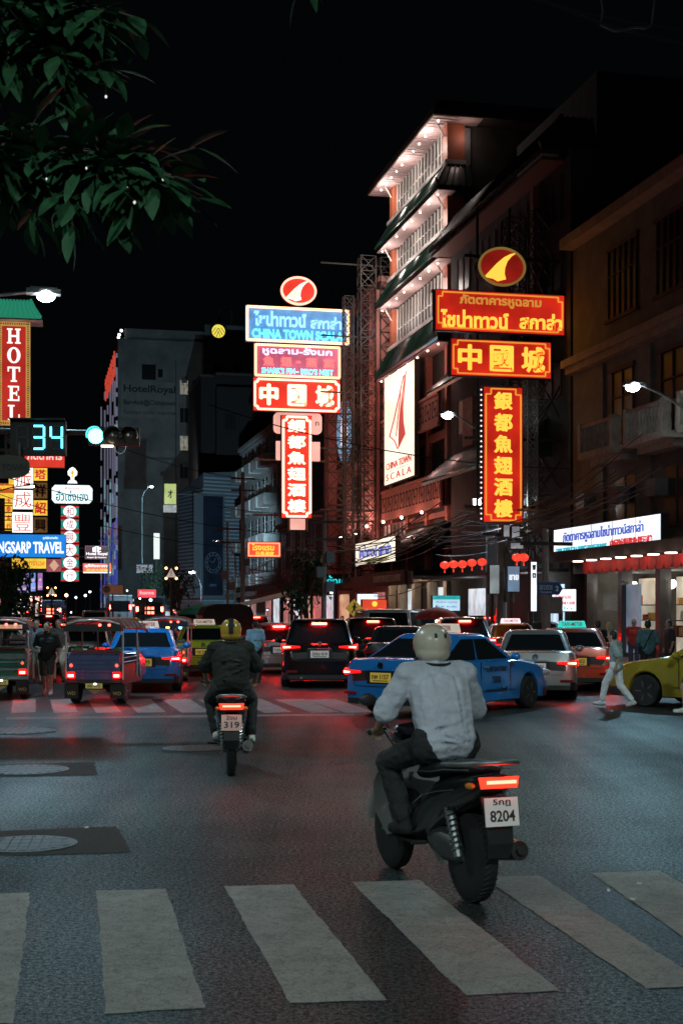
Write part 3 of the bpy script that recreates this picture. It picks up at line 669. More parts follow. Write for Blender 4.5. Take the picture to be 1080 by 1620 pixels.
# ---------------------------------------------------------------- signs
E_RED = emi('red lit sheet', (.62, .022, .010), .82, True, .5, .55)
E_REDN = emi('red neon sheet', (.80, .035, .018), .95, True, .3, .6)
E_YEL = emi('yellow lit lettering', (1, .62, .07), 1.15, False)
E_GOLD = emi('gold lit border', (1, .42, .05), .75, False)
E_CREAM = emi('cream lit sheet', (1, .90, .70), 1.15, True, .18, .35)
E_WHITE = emi('white lit sheet', (.85, .93, 1.0), 1.25, True, .25, .5)
N_HOT = emi('hot orange neon tube', (1, .46, .22), 3.2, True)
N_PINK = emi('pink neon tube', (1, .30, .22), 3.0, True)
N_CRM = emi('cream neon tube', (1, .62, .40), 2.3, False)
N_CYAN = emi('cyan neon lettering', (.10, .80, 1.0), 2.6, False)
N_BLUE = emi('blue neon lettering', (.22, .48, 1.0), 2.0, False)
N_REDL = emi('red neon lettering', (1, .10, .10), 2.4, False)
N_LILAC = emi('lilac neon lettering', (.60, .60, 1), 1.7, False)
E_BLUEP = emi('blue neon sheet', (.10, .30, .62), 1.0, True, .3, 1.5)
E_VIOLP = emi('dusky violet neon sheet', (.50, .10, .17), 1.0, True, .4, .7)
INKR = mat('red sign ink', (.55, .03, .025), .5)
T_RED = emi('red sign lettering', (.62, .03, .03), .9, False)
T_BLUE = emi('blue sign lettering', (.06, .10, .50), .8, False)
T_TEAL = emi('teal sign lettering', (.03, .42, .50), .9, False)
CASE = mat('dark sign casing', (.05, .035, .03), .6, .3, .3, 5)

def S(x0, y0, x1, y1, Y, az=AZ):
    c = P((x0 + x1) / 2, (y0 + y1) / 2, Y); return c, (x1 - x0) * Y / F / math.cos(az), (y1 - y0) * Y / F
def board(name, label, cat, box, Y, face, border=None, bw=.09, th=.35, az=AZ, case=CASE, group=None, inset=.10, corners=False, wh=None, double=False):
    if wh is None: c, w, h = S(*box, Y, az)
    else: c, w, h = box, wh[0], wh[1]
    t = thing(name, label, cat, c, az, group)
    MB().rng(-w / 2, w / 2, 0, th, -h / 2, h / 2).build('casing', case, t)
    MB().rng(-w / 2 + .03, w / 2 - .03, -.03, -.004, -h / 2 + .03, h / 2 - .03).build('panel', face, t)
    if double: MB().rng(-w / 2 + .03, w / 2 - .03, th + .004, th + .03, -h / 2 + .03, h / 2 - .03).build('panel', face, t)
    if border is not None:
        b = MB(); i = inset; x, z, r = w / 2 - i, h / 2 - i, bw / 2
        if corners:
            k = corners
            pts = [(-x + k, -z), (x - k, -z), (x - k, -z + k), (x, -z + k), (x, z - k), (x - k, z - k), (x - k, z), (-x + k, z), (-x + k, z - k), (-x, z - k), (-x, -z + k), (-x + k, -z + k)]
        else: pts = [(-x, -z), (x, -z), (x, z), (-x, z)]
        for q in range(len(pts)):
            a, e = pts[q], pts[(q + 1) % len(pts)]; b.bar((a[0], -.05 - r, a[1]), (e[0], -.05 - r, e[1]), bw, bw)
        b.build('border', border, t)
    return t, w, h
def letters(t, items, m, y=-.036, d=.03, bold=.02, name='lettering'):
    for s, cx, cz, w, h in items: MB().text(s, cx, cz, w, h, y, d, 0, bold).build(name, m, t)
def oval(name, label, box, Y, face, rim, fin, az=AZ, rimw=.09, finb=None):
    c, w, h = S(*box, Y, az); t = thing(name, label, 'sign', c, az)
    n = 44; el = lambda r, y: [((w / 2 + r) * math.cos(2 * math.pi * k / n), y, (h / 2 + r) * math.sin(2 * math.pi * k / n)) for k in range(n)]
    MB().loft([el(.0, .45), el(0, .0)]).build('casing', CASE, t)
    MB().loft([el(-.04, -.004), el(-.04, -.04)]).build('panel', face, t)
    b = MB(); pts = el(-.06, -.06) + [el(-.06, -.06)[0]]
    for k in range(n): b.bar(pts[k], pts[k + 1], rimw, rimw)
    b.build('border', rim, t)
    fx = lambda p: [(x * w / 2, z * h / 2) for x, z in p]
    outer = fx([(-.74, -.55), (-.52, -.25), (-.2, .18), (.08, .48), (.35, .66), (.62, .74), (.40, .55), (.22, .28), (.12, -.05), (.10, -.35), (.16, -.62), (-.18, -.74), (-.38, -.62)])
    MB().prism(outer, -.075, -.042).build('fin_emblem', fin, t)
    if finb is not None:
        MB().prism(fx([(-.62, -.5), (-.3, -.1), (-.02, .22), (-.1, -.1), (-.14, -.4), (-.3, -.52)]), -.10, -.078).build('fin_emblem', finb, t)
    MB().rng(-.2, .2, .1, .4, -h / 2 - .5, -h / 2 + .1).build('bracket', STEEL, t)
    return t
V6 = '銀都魚翅酒樓'
# ---- near red sign stack on the right
YR = 57.0
oval('oval_sign', 'dark red oval sign with a yellow fin, topmost of the right sign stack', (754, 391, 832, 454), YR, emi('dim red lit sheet', (.42, .018, .01), .55, True, .6, .5), emi('dim gold rim', (.42, .26, .06), .45, False), E_YEL, finb=None)
t, w, h = board('restaurant_sign', 'wide red lit sign with two lines of yellow Thai writing', 'sign', (686, 462, 896, 527), YR, E_RED, E_GOLD, .05, inset=.12, corners=.18)
letters(t, [('ไชน่าทาวน์', -w * .20, -h * .20, w * .52, h * .44), ('สกาล่า', w * .31, -h * .18, w * .33, h * .40)], E_YEL, bold=.035)
letters(t, [('ภัตตาคารหูฉลาม', 0, h * .25, w * .63, h * .30)], emi('dim yellow lettering', (.8, .38, .06), .7, False), bold=.03)
MB().bar((-w * .3, -.3, h / 2 + .02), (-w * .3, -.3, h / 2 + .3), .04).rng(-w / 2 - .05, w / 2 + .05, .3, .42, h / 2 - .1, h / 2 + .04).build('bracket', STEEL, t)
t, w, h = board('restaurant_sign', 'red lit sign with three large yellow Chinese characters on the right', 'sign', (711, 538, 874, 597), YR, E_RED, E_GOLD, .05, inset=.1, corners=.18)
letters(t, [(c, (k - 1) * w * .315, .0, w * .235, h * .70) for k, c in enumerate('中國城')], E_YEL, bold=.032)
t, w, h = board('restaurant_sign', 'tall red lit sign with a column of six yellow Chinese characters on the right', 'sign', (763, 612, 827, 827), YR, E_RED, E_GOLD, .05, inset=.1, corners=.22)
letters(t, [(c, 0, h * .395 - k * h * .158, w * .47, h * .132) for k, c in enumerate(V6)], E_YEL, bold=.04)
b = MB()
for z in (-h / 2 - .02, h / 2 + .02): b.rng(-w / 2, w / 2 + .1, .05, .3, z - .03, z + .03)
b.build('bracket', GALV, t)
for k in range(26): MB().ball((-w / 2 - .09, -.02, -h / 2 + .15 + k * (h - .3) / 25), .038, 6, 5).build('chaser_bulb', emi('chaser bulbs', (1, .85, .85), 1.4, False), t)
# frame that carries the stack
o = P(850, 968, YR + .9); t = thing('sign_scaffold', 'grey lattice mast with braces carrying the near red sign stack', 'lattice mast', (o.x, o.y, 0), AZ)
MB().truss((-.3, 0, 5.3), (-.3, 0, 12.4), .42, 15, .035).rng(-.5, 1.6, -.2, .2, 5.1, 5.3).build('mast', GALV, t)
for z in (6.2, 9.0, 12.3, 13.6, 16.5): MB().bar((-3.2, -.05, z), (2.0, .05, z), .07, .12).build('cross_beam', STEEL, t)
for z0, z1 in ((6.2, 9), (9, 12.3), (12.3, 16.5)):
    MB().bar((-.3, .1, z0), (1.6, .1, z1), .06).build('brace', STEEL, t); MB().bar((1.6, .15, z0), (-.3, .15, z1), .06).build('brace', STEEL, t)
for x in (-2.6, -1.2): MB().bar((x, .1, 5.9), (x, .1, 18.6), .09).build('hanger', STEEL, t)
MB().truss((1.7, .6, 3.6), (1.7, .6, 19.2), .8, 14, .035).truss((2.9, .9, 3.6), (2.9, .9, 19.2), .8, 14, .03).build('mast', STEEL, t)
# ---- far neon stack
YN = 88.0
oval('oval_sign', 'glowing red neon oval sign with a white hot fin above the left sign stack', (444, 438, 500, 483), YN, E_REDN, N_PINK, emi('white hot fin', (1, .72, .55), 1.9, False), rimw=.13, finb=N_HOT)
t, w, h = board('restaurant_sign', 'blue neon sign with Thai and English lines, topmost board of the left stack', 'sign', (389, 486, 553, 544), YN, E_BLUEP, N_HOT, .13, inset=.12, double=True)
letters(t, [('ไชน่าทาวน์', -w * .17, h * .15, w * .50, h * .42), ('สกาล่า', w * .27, h * .10, w * .30, h * .34)], N_BLUE, bold=.045)
letters(t, [('CHINA TOWN SCALA', 0, -h * .26, w * .87, h * .25)], N_CYAN, bold=.028)
t, w, h = board('restaurant_sign', 'violet neon sign with three small lines, second board of the left stack', 'sign', (402, 545, 539, 599), YN, E_VIOLP, N_HOT, .12, inset=.12, double=True)
letters(t, [('หูฉลาม-รังนก', 0, h * .27, w * .80, h * .26)], N_LILAC, bold=.035)
letters(t, [(c, x * w, -h * .02, w * .125, h * .28) for c, x in zip('魚翅燕窩', (-.33, -.13, .16, .36))] + [('-', .01 * w, -h * .02, w * .05, h * .06)], N_REDL, bold=.045)
letters(t, [("SHARK'S FIN~ BIRD'S NEST", 0, -h * .29, w * .82, h * .17)], N_CYAN, bold=.02)
t, w, h = board('restaurant_sign', 'red neon sign with three cream Chinese characters in the left stack', 'sign', (401, 599, 538, 652), YN, E_REDN, N_CRM, .12, inset=.12, corners=.18, double=True)
letters(t, [(c, (k - 1) * w * .32, 0, w * .21, h * .64) for k, c in enumerate('中國城')], N_CRM, bold=.05)
t, w, h = board('restaurant_sign', 'tall red neon sign with a column of six glowing Chinese characters on the left', 'sign', (445, 657, 493, 820), YN, E_REDN, N_CRM, .13, inset=.12, corners=.22, double=True)
letters(t, [(c, 0, h * .395 - k * h * .155, w * .60, h * .125) for k, c in enumerate(V6)], emi('white hot neon lettering', (1, .62, .42), 2.8, False), bold=.05)
PKP = emi('pale pink lit sheet', (1, .50, .42), .85, True, .2, .6)
c, w, h = S(434, 653, 509, 686, YN + .45); t = thing('backing_sign', 'pale pink rounded backing board behind the tall neon sign', 'sign', c, AZ)
b = MB(); r = .3; pts = []
for cx_, cz_, a0 in ((1, 1, 0), (-1, 1, 90), (-1, -1, 180), (1, -1, 270)):
    for k in range(6): a = RAD(a0 + 18 * k); pts.append((cx_ * (w / 2 - r) + r * math.cos(a), cz_ * (h / 2 - r) + r * math.sin(a)))
b.prism(pts, 0, .3).build('panel', PKP, t); MB().text('n', w * .40, 0, .22, .26, -.01, .02).build('lettering', CASE, t)
MB().rng(-w * .45, w * .46, 0, .3, -h / 2 - 1.7, -h / 2 - .5).rng(-w * .15, w * .15, 0, .3, -h / 2 - 6.1, -h / 2 - 4.9).build('lower_panel', PKP, t)
MB().rng(-.1, .1, .3, .5, -6, h / 2).build('bracket', STEEL, t)
# lattice that holds the neon stack
o = P(470, 968, YN + 1.0); t = thing('sign_scaffold', 'open steel lattice frame tying the neon sign stack back to the building', 'lattice mast', (o.x, o.y, 0), AZ)
b = MB(); xs = (2.0, 3.2, 4.4, 5.6)
for x in xs: b.bar((x, 0, 6.5), (x, 0, 19.5), .09).bar((x, .9, 6.5), (x, .9, 19.5), .09)
for k in range(12):
    z = 6.6 + k * 1.08
    for a, e in zip(xs[:-1], xs[1:]):
        b.bar((a, 0, z), (e, 0, z), .06).bar((a, 0, z), (e, 0, z + 1.08), .05).bar((e, 0, z), (a, 0, z + 1.08), .05)
        b.bar((a, .9, z), (e, .9, z), .06)
    for x in xs: b.bar((x, 0, z), (x, .9, z), .05)
b.build('lattice', RUST, t)
b = MB()
for z in (8, 11.5, 14.6, 16.0, 18.3): b.bar((-2.9, -.4, z), (5.6, .0, z), .09, .12)
b.bar((-.6, -.3, 7), (-.6, -.3, 20.6), .1).bar((.6, -.3, 7), (.6, -.3, 20.6), .1).build('brace', RUST, t)
# tall lattice tower beside the restaurant
o = FR(-.6, 89.3); t = thing('sign_scaffold', 'tall dark scaffold tower standing between restaurant and neon sign', 'lattice mast', (o.x, o.y, 0), AZ)
MB().truss((-.55, 0, 3.5), (-.55, 0, 24), .95, 22, .045).truss((.75, .2, 3.5), (.75, .2, 24), .95, 22, .045).truss((-1.7, .1, 3.5), (-1.7, .1, 21.5), .6, 26, .035).build('lattice', STEEL, t)
b = MB()
for z in (7.5, 8.2, 12, 15.5, 19, 23.5): b.bar((-3.5, -.1, z), (1.3, .1, z), .09)
b.build('brace', STEEL, t)
o = FR(-.2, 61.5); t = thing('sign_scaffold', 'dark lattice tower against the wall at the right edge of the red signs', 'lattice mast', (o.x, o.y, 0), AZ)
MB().truss((-.1, -.3, 3.8), (-.1, -.3, 19), .8, 15, .04).truss((-1.4, -.6, 3.8), (-1.4, -.6, 18.5), .8, 15, .04).build('lattice', STEEL, t)
# oval surfboard shaped sign on the pink building
c, w, h = S(535, 630, 555, 735, 93, AZ); t = thing('oval_sign', 'tall narrow oval blue and white sign on the pink building', 'sign', c, RAD(-40))
w = 1.5; el = lambda a, e, y: [(a * math.cos(2 * math.pi * k / 32), y, e * math.sin(2 * math.pi * k / 32)) for k in range(32)]
MB().loft([el(w / 2, h / 2, .3), el(w / 2, h / 2, 0)]).build('casing', mat('blue sign casing', (.08, .2, .32), .4), t)
MB().loft([el(w / 2 - .08, h / 2 - .1, -.004), el(w / 2 - .08, h / 2 - .1, -.04)]).build('panel', emi('blue oval sheet', (.22, .42, .62), .55, True, .3, 1), t)
MB().prism([(-.3, -.9), (-.28, .6), (0, 1.5), (.28, .6), (.3, -.9), (0, -1.1)], -.07, -.042).build('emblem', emi('pinkish white emblem', (1, .82, .85), .9, False), t)
MB().rng(-.12, .12, .3, .9, -.6, -.4).build('bracket', STEEL, t)
# ---- large white sign on the restaurant front (parallel to the facade)
AF = AZ - RAD(90)
def on_front(ly0, ly1, z0, z1, off, fn=FR): return fn(-off, (ly0 + ly1) / 2, (z0 + z1) / 2), (ly1 - ly0), (z1 - z0)
l0 = 77.7 / math.cos(AZ); l1 = 84.2 / math.cos(AZ)
c, w, h = on_front(l0, l1, 9.45, 15.95, .75)
t, w, h = board('restaurant_sign', 'large glowing cream sign with a red fin emblem on the restaurant front', 'sign', c, 0, E_CREAM, None, az=AF, wh=(w, h), th=.3)
s = h / 6.5; s = 2.5; fin = [(.55, 2.55), (.70, 2.72), (.55, 1.6), (.42, .6), (.46, -.3), (.62, -1.05), (-.05, -1.75), (-.25, -1.2), (-.75, -.75), (-.30, .3), (.1, 1.5)]
T_REDB = emi('red fin print', (.55, .03, .035), .8, False)
MB().prism([(x * s, z * .95 + .3) for x, z in ((.55, 2.45), (.70, 2.72), (.55, 1.6), (.42, .6), (.46, -.3), (.62, -1.05), (.0, -1.75), (.02, -.9), (.06, -.2), (.16, .6), (.36, 1.6))], -.06, -.034).build('fin_emblem', T_REDB, t)
b = MB()
for a, e in (((.5, 2.5), (.0, 1.2)), ((.0, 1.2), (-.35, .2)), ((-.35, .2), (-.78, -.75)), ((-.78, -.75), (-.3, -1.2)), ((-.3, -1.2), (-.05, -1.75))): b.bar((a[0] * s, -.045, a[1] * .95 + .3), (e[0] * s, -.045, e[1] * .95 + .3), .09, .05)
b.bar((.2 * s, -.045, 1.8), (-.2 * s, -.045, -.6), .06).build('fin_outline', T_REDB, t)
letters(t, [('CHINA TOWN', 0, -h * .335, w * .84, h * .062), ('S C A L A', 0, -h * .435, w * .84, h * .062)], T_REDB, bold=0)
MB().rng(-w * .42, w * .42, -.05, -.034, -h * .388, -h * .383).build('rule_line', T_TEAL, t)
# white sign above the awning (corner building)
c, w, h = on_front(47.3, 57.0, 4.0, 5.12, 1.3)
t, w, h = board('shop_sign', 'long white lightbox sign with blue Thai writing above the red awning', 'sign', c, 0, E_WHITE, None, az=AF, wh=(9.6, 1.12), th=.3)
letters(t, [('ภัตตาคารหูฉลามไชน่าทาวน์สกาล่า', -.1, h * .14, w * .76, h * .46)], T_BLUE, bold=.01)
letters(t, [("CHINA TOWN SCALA SHARK'S FIN RESTAURANT", -w * .21, -h * .27, w * .52, h * .17)], T_TEAL, bold=.01)
letters(t, [('中國城銀都魚翅酒樓', w * .26, -h * .24, w * .36, h * .26)], T_RED, bold=.02)
b = MB()
for k in range(1, 5): b.rng(-w / 2 + k * w / 5 - .012, -w / 2 + k * w / 5 + .012, -.04, -.031, -h / 2 + .04, h / 2 - .04)
b.build('seam', GREYW, t)
MB().rng(-w * .4, w * .4, .3, 1.0, -.06, .06).build('bracket', STEEL, t)
# lit sign on the restaurant canopy
c, w, h = on_front(77.6, 87.6, 4.55, 6.05, 2.3)
t, w, h = board('shop_sign', 'cream lightbox with blue Thai writing on the restaurant canopy', 'sign', c, 0, E_CREAM, None, az=AF, wh=(9.4, 1.4), th=.3)
letters(t, [('ไชน่าทาวน์ สกาล่า', .1, .1, w * .82, h * .52)], T_BLUE, bold=.03)
letters(t, [('中國城銀都魚翅酒樓', .6, -h * .34, w * .6, h * .17)], emi('olive sign lettering', (.25, .25, .05), .7, False), bold=.02)
MB().rng(-w * .4, w * .4, .3, 1.2, -.06, .06).build('bracket', STEEL, t)
c, w, h = on_front(75.5, 85.5, 3.3, 4.1, 2.36)
t, w, h = board('shop_sign', 'brown fascia board with worn raised lettering under the restaurant canopy', 'sign', c, 0, mat('brown fascia board', (.13, .075, .05), .7, 0, .3, 2), None, az=AF, wh=(9.6, .78), th=.1)
letters(t, [("SHARK'S FIN RESTAURANT", 1.2, 0, w * .62, h * .5)], mat('cream raised lettering', (.5, .4, .28), .5), d=.06, bold=.03)

# ---- left-hand signs
def hotel_sign():
    Y = 78; c, w, h = S(-3, 508, 48, 674, Y, AL)
    t = thing('hotel_sign', 'tall red hotel sign with a gold border under a green tiled roof', 'sign', c, AL)
    MB().rng(-w / 2, w / 2, 0, .5, -h / 2, h / 2).build('casing', CASE, t)
    MB().rng(-w / 2 + .02, w / 2 - .02, -.03, -.004, -h / 2 + .02, h / 2 - .02).build('panel', emi('gold bordered sheet', (.62, .34, .09), .75, True, .2, 1.5), t)
    MB().rng(-w / 2 + .27, w / 2 - .27, -.05, -.032, -h / 2 + .3, h / 2 - .3).build('panel', emi('deep red sheet', (.52, .03, .02), .8, True, .3, .5), t)
    b = MB(); 
    for k in range(46):
        z = -h / 2 + .06 + k * (h - .12) / 45
        for s in (-1, 1):
            b.rng(s * (w / 2 - .14) - .055, s * (w / 2 - .14) + .055, -.045, -.032, z - .012, z + .035)
    for k in range(14):
        x = -w / 2 + .1 + k * (w - .2) / 13
        for s in (-1, 1): b.rng(x - .03, x + .02, -.045, -.032, s * (h / 2 - .15) - .055, s * (h / 2 - .15) + .055)
    b.build('fret_border', mat('brown fret lines', (.16, .06, .02), .6), t)
    L = MB(); y0, y1 = -.09, -.052; hw, lh = .33, .42
    zs = [h / 2 - .85 - k * (h - 1.6) / 4 for k in range(5)]
    r = lambda x0, x1, z0, z1: L.rng(x0, x1, y0, y1, z0, z1)
    z = zs[0]
    for s in (-1, 1):
        r(s * .22 - .075, s * .22 + .075, z - lh + .08, z + lh - .08); r(s * .22 - .15, s * .22 + .15, z - lh, z - lh + .08); r(s * .22 - .15, s * .22 + .15, z + lh - .08, z + lh)
    r(-.145, .145, z - .05, z + .05)
    z = zs[1]; n = 28
    for k in range(n):
        a, e = 2 * math.pi * k / n, 2 * math.pi * (k + 1) / n
        q = lambda an, rx, rz: (rx * math.cos(an), y0, z + rz * math.sin(an))
        ps = [q(a, .36, .45), q(e, .36, .45), q(e, .17, .37), q(a, .17, .37)]
        L.add(ps + [(p[0], y1, p[2]) for p in ps], [(0, 1, 2, 3), (7, 6, 5, 4), (0, 4, 5, 1), (2, 6, 7, 3)])
    z = zs[2]; r(-.08, .08, z - lh + .08, z + lh - .09); r(-.17, .17, z - lh, z - lh + .08); r(-.34, .34, z + lh - .09, z + lh); r(-.34, -.27, z + lh - .27, z + lh - .09); r(.27, .34, z + lh - .27, z + lh - .09)
    z = zs[3]; r(-.22, -.06, z - lh + .08, z + lh - .08); r(-.32, .30, z - lh, z - lh + .08); r(-.32, .28, z + lh - .08, z + lh); r(.23, .30, z - lh + .08, z - lh + .28); r(.21, .28, z + lh - .26, z + lh - .08); r(-.06, .12, z - .04, z + .05); r(.12, .18, z - .13, z + .14)
    z = zs[4]; r(-.22, -.06, z - lh + .08, z + lh - .08); r(-.32, .32, z - lh, z - lh + .08); r(-.32, .04, z + lh - .08, z + lh); r(.25, .32, z - lh + .08, z - lh + .32)
    L.build('lettering', emi('white hotel lettering', (1, .96, .9), 1.25, False), t)
    b = MB(); ro = w / 2 + .55; zt = h / 2 + 1.15; zb = h / 2 + .05
    b.add([(-ro, -.7, zb), (ro, -.7, zb), (ro * .62, .15, zt), (-ro * .62, .15, zt), (-ro, 1.1, zb), (ro, 1.1, zb), (ro * .62, .25, zt), (-ro * .62, .25, zt)], [(0, 1, 2, 3), (5, 4, 7, 6), (1, 5, 6, 2), (4, 0, 3, 7), (3, 2, 6, 7), (0, 4, 5, 1)])
    n = 11
    for k in range(n):
        f = -1 + 2 * k / (n - 1); b.tube([(f * ro, -.74, zb + .06), (f * ro * .78, -.25, zb + .62), (f * ro * .62, .13, zt + .05)], [.10, .09, .08], 7)
    b.tube([(ro, -.72, zb + .1), (ro * .78, -.25, zb + .66), (ro * .62, .15, zt + .1)], .09, 6)
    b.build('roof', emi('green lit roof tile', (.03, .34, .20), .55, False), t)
    MB().rng(-ro - .1, ro + .1, -.75, 1.1, zb - .1, zb - .02).build('eave', WHITEP, t)
    MB().truss((0, .25, -h / 2 - .05), (0, .25, -h / 2 - 2.2), .9, 3, .05).bar((-2.5, .3, -h / 2 - .1), (.4, .3, -h / 2 - .1), .1).bar((-2.5, .3, -h / 2 - 1.3), (.4, .3, -h / 2 - 1.3), .1).build('bracket', GALV, t)
hotel_sign()
def left_board(name, label, box, Y, face, border=None, bw=.08, th=.3, case=CASE, inset=.08, group=None, arm=None, corners=False):
    t, w, h = board(name, label, 'sign', box, Y, face, border, bw, th, AL, case, group, inset, corners)
    fx = FL(0, Y / math.cos(AL)); gap = t.location.x - fx.x          # arm back to the building line
    if arm is not False: MB().bar((-gap - .3, th + .06, h * .3), (w * .3, th + .06, h * .3), .08).bar((-gap - .3, th + .06, -h * .3), (w * .3, th + .06, -h * .3), .08).build('bracket', STEEL, t)
    return t, w, h
E_BLUES = emi('bright blue lit sheet', (.015, .24, .78), .9, True, .18, .6)
E_YELS = emi('yellow lit sheet', (1, .66, .06), .9, True, .3, 1.2)
W_TXT = emi('white lit lettering', (1, 1, 1), 1.2, False)
t, w, h = left_board('travel_sign', 'bright blue travel agency sign with bold white lettering', (-24, 845, 103, 882), 108, E_BLUES, None)
letters(t, [('YONGSARP TRAVEL', -.03, -h * .07, w * .95, h * .50)], W_TXT, bold=.03); letters(t, [('ศูนย์บริการท่องเที่ยว', w * .31, h * .34, w * .18, h * .14)], W_TXT, bold=.02)
E_WHTP = emi('white column sheet', (1, .97, .95), 1.5, True, .12, .8)
T_SAL = emi('salmon sign lettering', (.75, .16, .12), .95, False)
for k, (ch, y0, y1, n_) in enumerate((('振', 737, 773, 'topmost white lit panel of a three character column, half hidden by the dark plaque'), ('成', 775, 806, 'middle white lit panel with a red character, under the lamp arm'), ('豐', 810, 843, 'lowest white lit panel with a red character, just above the blue travel sign'))):
    t, w, h = left_board('character_sign', n_, (21 if k < 2 else 20, y0, 53 - k * .5, y1), 112, E_WHTP, None, group='white character panels'); letters(t, [(ch, 0, 0, w * .80, h * .80)], T_SAL, bold=.0)
E_DIMG = emi('dim gold sheet', (.30, .15, .05), .35, True, .4, 1)
for k, (ch, y0, y1, dim, n_) in enumerate((('塔', 740, 761, 0, 'topmost yellow lit square of the narrow column beside the white panels'), ('祥', 763, 789, 1, 'upper unlit brown square in the narrow yellow column'), ('紹', 791, 816, 0, 'lower yellow lit square with a red character beside the white panels'), ('興', 818, 843, 1, 'lower unlit brown square just above the blue travel sign'))):
    t, w, h = left_board('character_sign', n_, (53, y0, 75.5, y1), 113.5, E_DIMG if dim else E_YELS, None, group='narrow column squares'); letters(t, [(ch, 0, 0, w * .76, h * .76)], mat('dark red lettering', (.16, .02, .02), .6) if dim else T_RED, bold=.03)
t, w, h = left_board('character_sign', 'yellow lit column with small red characters at the left edge', (8, 785, 20.5, 840), 114.5, E_YELS); letters(t, [(c, 0, h * .38 - k * h * .25, w * .6, h * .17) for k, c in enumerate('玉泰金行')], T_RED, bold=.03)
t, w, h = left_board('shop_sign', 'small orange sign with a yellow bar below at the left edge', (-30, 764, 22, 781), 111, emi('orange lit sheet', (.55, .12, .02), .8, True, .4, 1.5), None); letters(t, [('ทองรูปพรรณ', w * .22, h * .1, w * .45, h * .5)], E_YEL, bold=.03); MB().rng(-w / 2, w / 2, -.05, 0, -h / 2 - .35, -h / 2 + .05).rng(w * .34, w / 2, -.05, 0, h / 2 - .1, h / 2 + .35).build('trim', E_YELS, t)
t, w, h = left_board('shop_sign', 'red lit sign with white lettering just under the countdown display', (40, 708, 102, 740), 106, emi('scarlet lit sheet', (.78, .05, .03), .85, True, .2, 1), None); letters(t, [('ภัตตาคาร', 0, h * .12, w * .86, h * .46)], emi('pinkish lettering', (1, .75, .7), .95, False), bold=.03)
t, w, h = left_board('shop_sign', 'yellow strip sign with red scribbled lettering under the blue travel sign', (20, 883, 73, 900), 109, E_YELS, None); letters(t, [('ศรีกรุงทราเวล', 0, 0, w * .9, h * .72)], emi('orange brown lettering', (.7, .2, .04), .8, False), bold=.02)
t, w, h = left_board('shop_sign', 'pinkish dim sign with a diamond emblem beside the gold shop column', (74, 884, 98, 905), 118, emi('rose lit sheet', (.5, .12, .16), .6, True, .3, 1), None); MB().prism([(0, .5), (.4, 0), (0, -.5), (-.4, 0)], -.06, -.035).build('emblem', emi('amber emblem', (.8, .5, .3), .8, False), t)
# gold shop column with six ringed characters and a lit cartouche
Y = 125
for k, ch in enumerate('和成興大金行'):
    y0 = 800 + k * 20.2
    t, w, h = left_board('character_sign', ['topmost', 'second', 'third', 'fourth', 'fifth', 'lowest'][k] + ' panel of the striped red and green gold shop column', (97, y0, 125, y0 + 19), Y, emi('teal striped sheet', (.02, .36, .28), .75, True), None, group='gold shop column panels', arm=None if k in (0, 3) else False)
    MB().rng(-w / 2, w / 2, -.05, -.032, h / 2 - .17, h / 2 - .02).rng(-w / 2, w / 2, -.05, -.032, -h / 2 + .02, -h / 2 + .17).build('stripe', emi('red stripe', (.62, .03, .03), .85, False), t)
    n = 24; el = lambda r: [(r * w * .36 * math.cos(2 * math.pi * q / n), r * h * .50 * math.sin(2 * math.pi * q / n)) for q in range(n)]
    MB().prism(el(1), -.075, -.052).build('disc', emi('white disc', (.95, .97, 1), 1.3, True), t)
    letters(t, [(ch, 0, 0, w * .40, h * .70)], emi('deep red disc lettering', (.42, .015, .015), .8, False), y=-.08, bold=.0)
t, w, h = left_board('gold_shop_sign', 'white cartouche sign with teal Thai lettering above the striped column', (83, 767, 146, 797), Y - 1, emi('pale aqua lit sheet', (.80, .97, 1), 1.35, True, .12, 1), None)
letters(t, [('ฮั่วเซ่งเฮง', 0, -h * .08, w * .78, h * .56)], emi('teal cartouche lettering', (.01, .20, .24), .8, False), bold=.02); letters(t, [('ห้างทอง', 0, h * .33, w * .34, h * .15)], T_RED, bold=.01)
b = MB()
for sx in (-1, 1):
    for sz in (-1, 1): b.prism([(sx * w * .5, sz * h * .5), (sx * w * .41, sz * h * .5), (sx * w * .5, sz * h * .28)], -.06, -.034)
MB_ = b.build('corner', CASE, t)
c = P(115, 752, Y - 1); t = thing('emblem_sign', 'white bulb shaped emblem standing on top of the cartouche sign', 'sign', c, AL)
k = 125 / F; pr = [(-6, -9), (-7.5, -12), (7.5, -12), (6, -9), (2.5, -7), (3, -2), (7, 1), (7.5, 6), (4, 11), (0, 13), (-4, 11), (-7.5, 6), (-7, 1), (-3, -2), (-2.5, -7)]
MB().prism([(x * k, z * k) for x, z in pr], 0, .3).build('panel', E_WHTP, t)
MB().prism([(x * k * .3, z * k * .45 + .12) for x, z in pr], -.03, -.004).build('emblem', E_YELS, t)
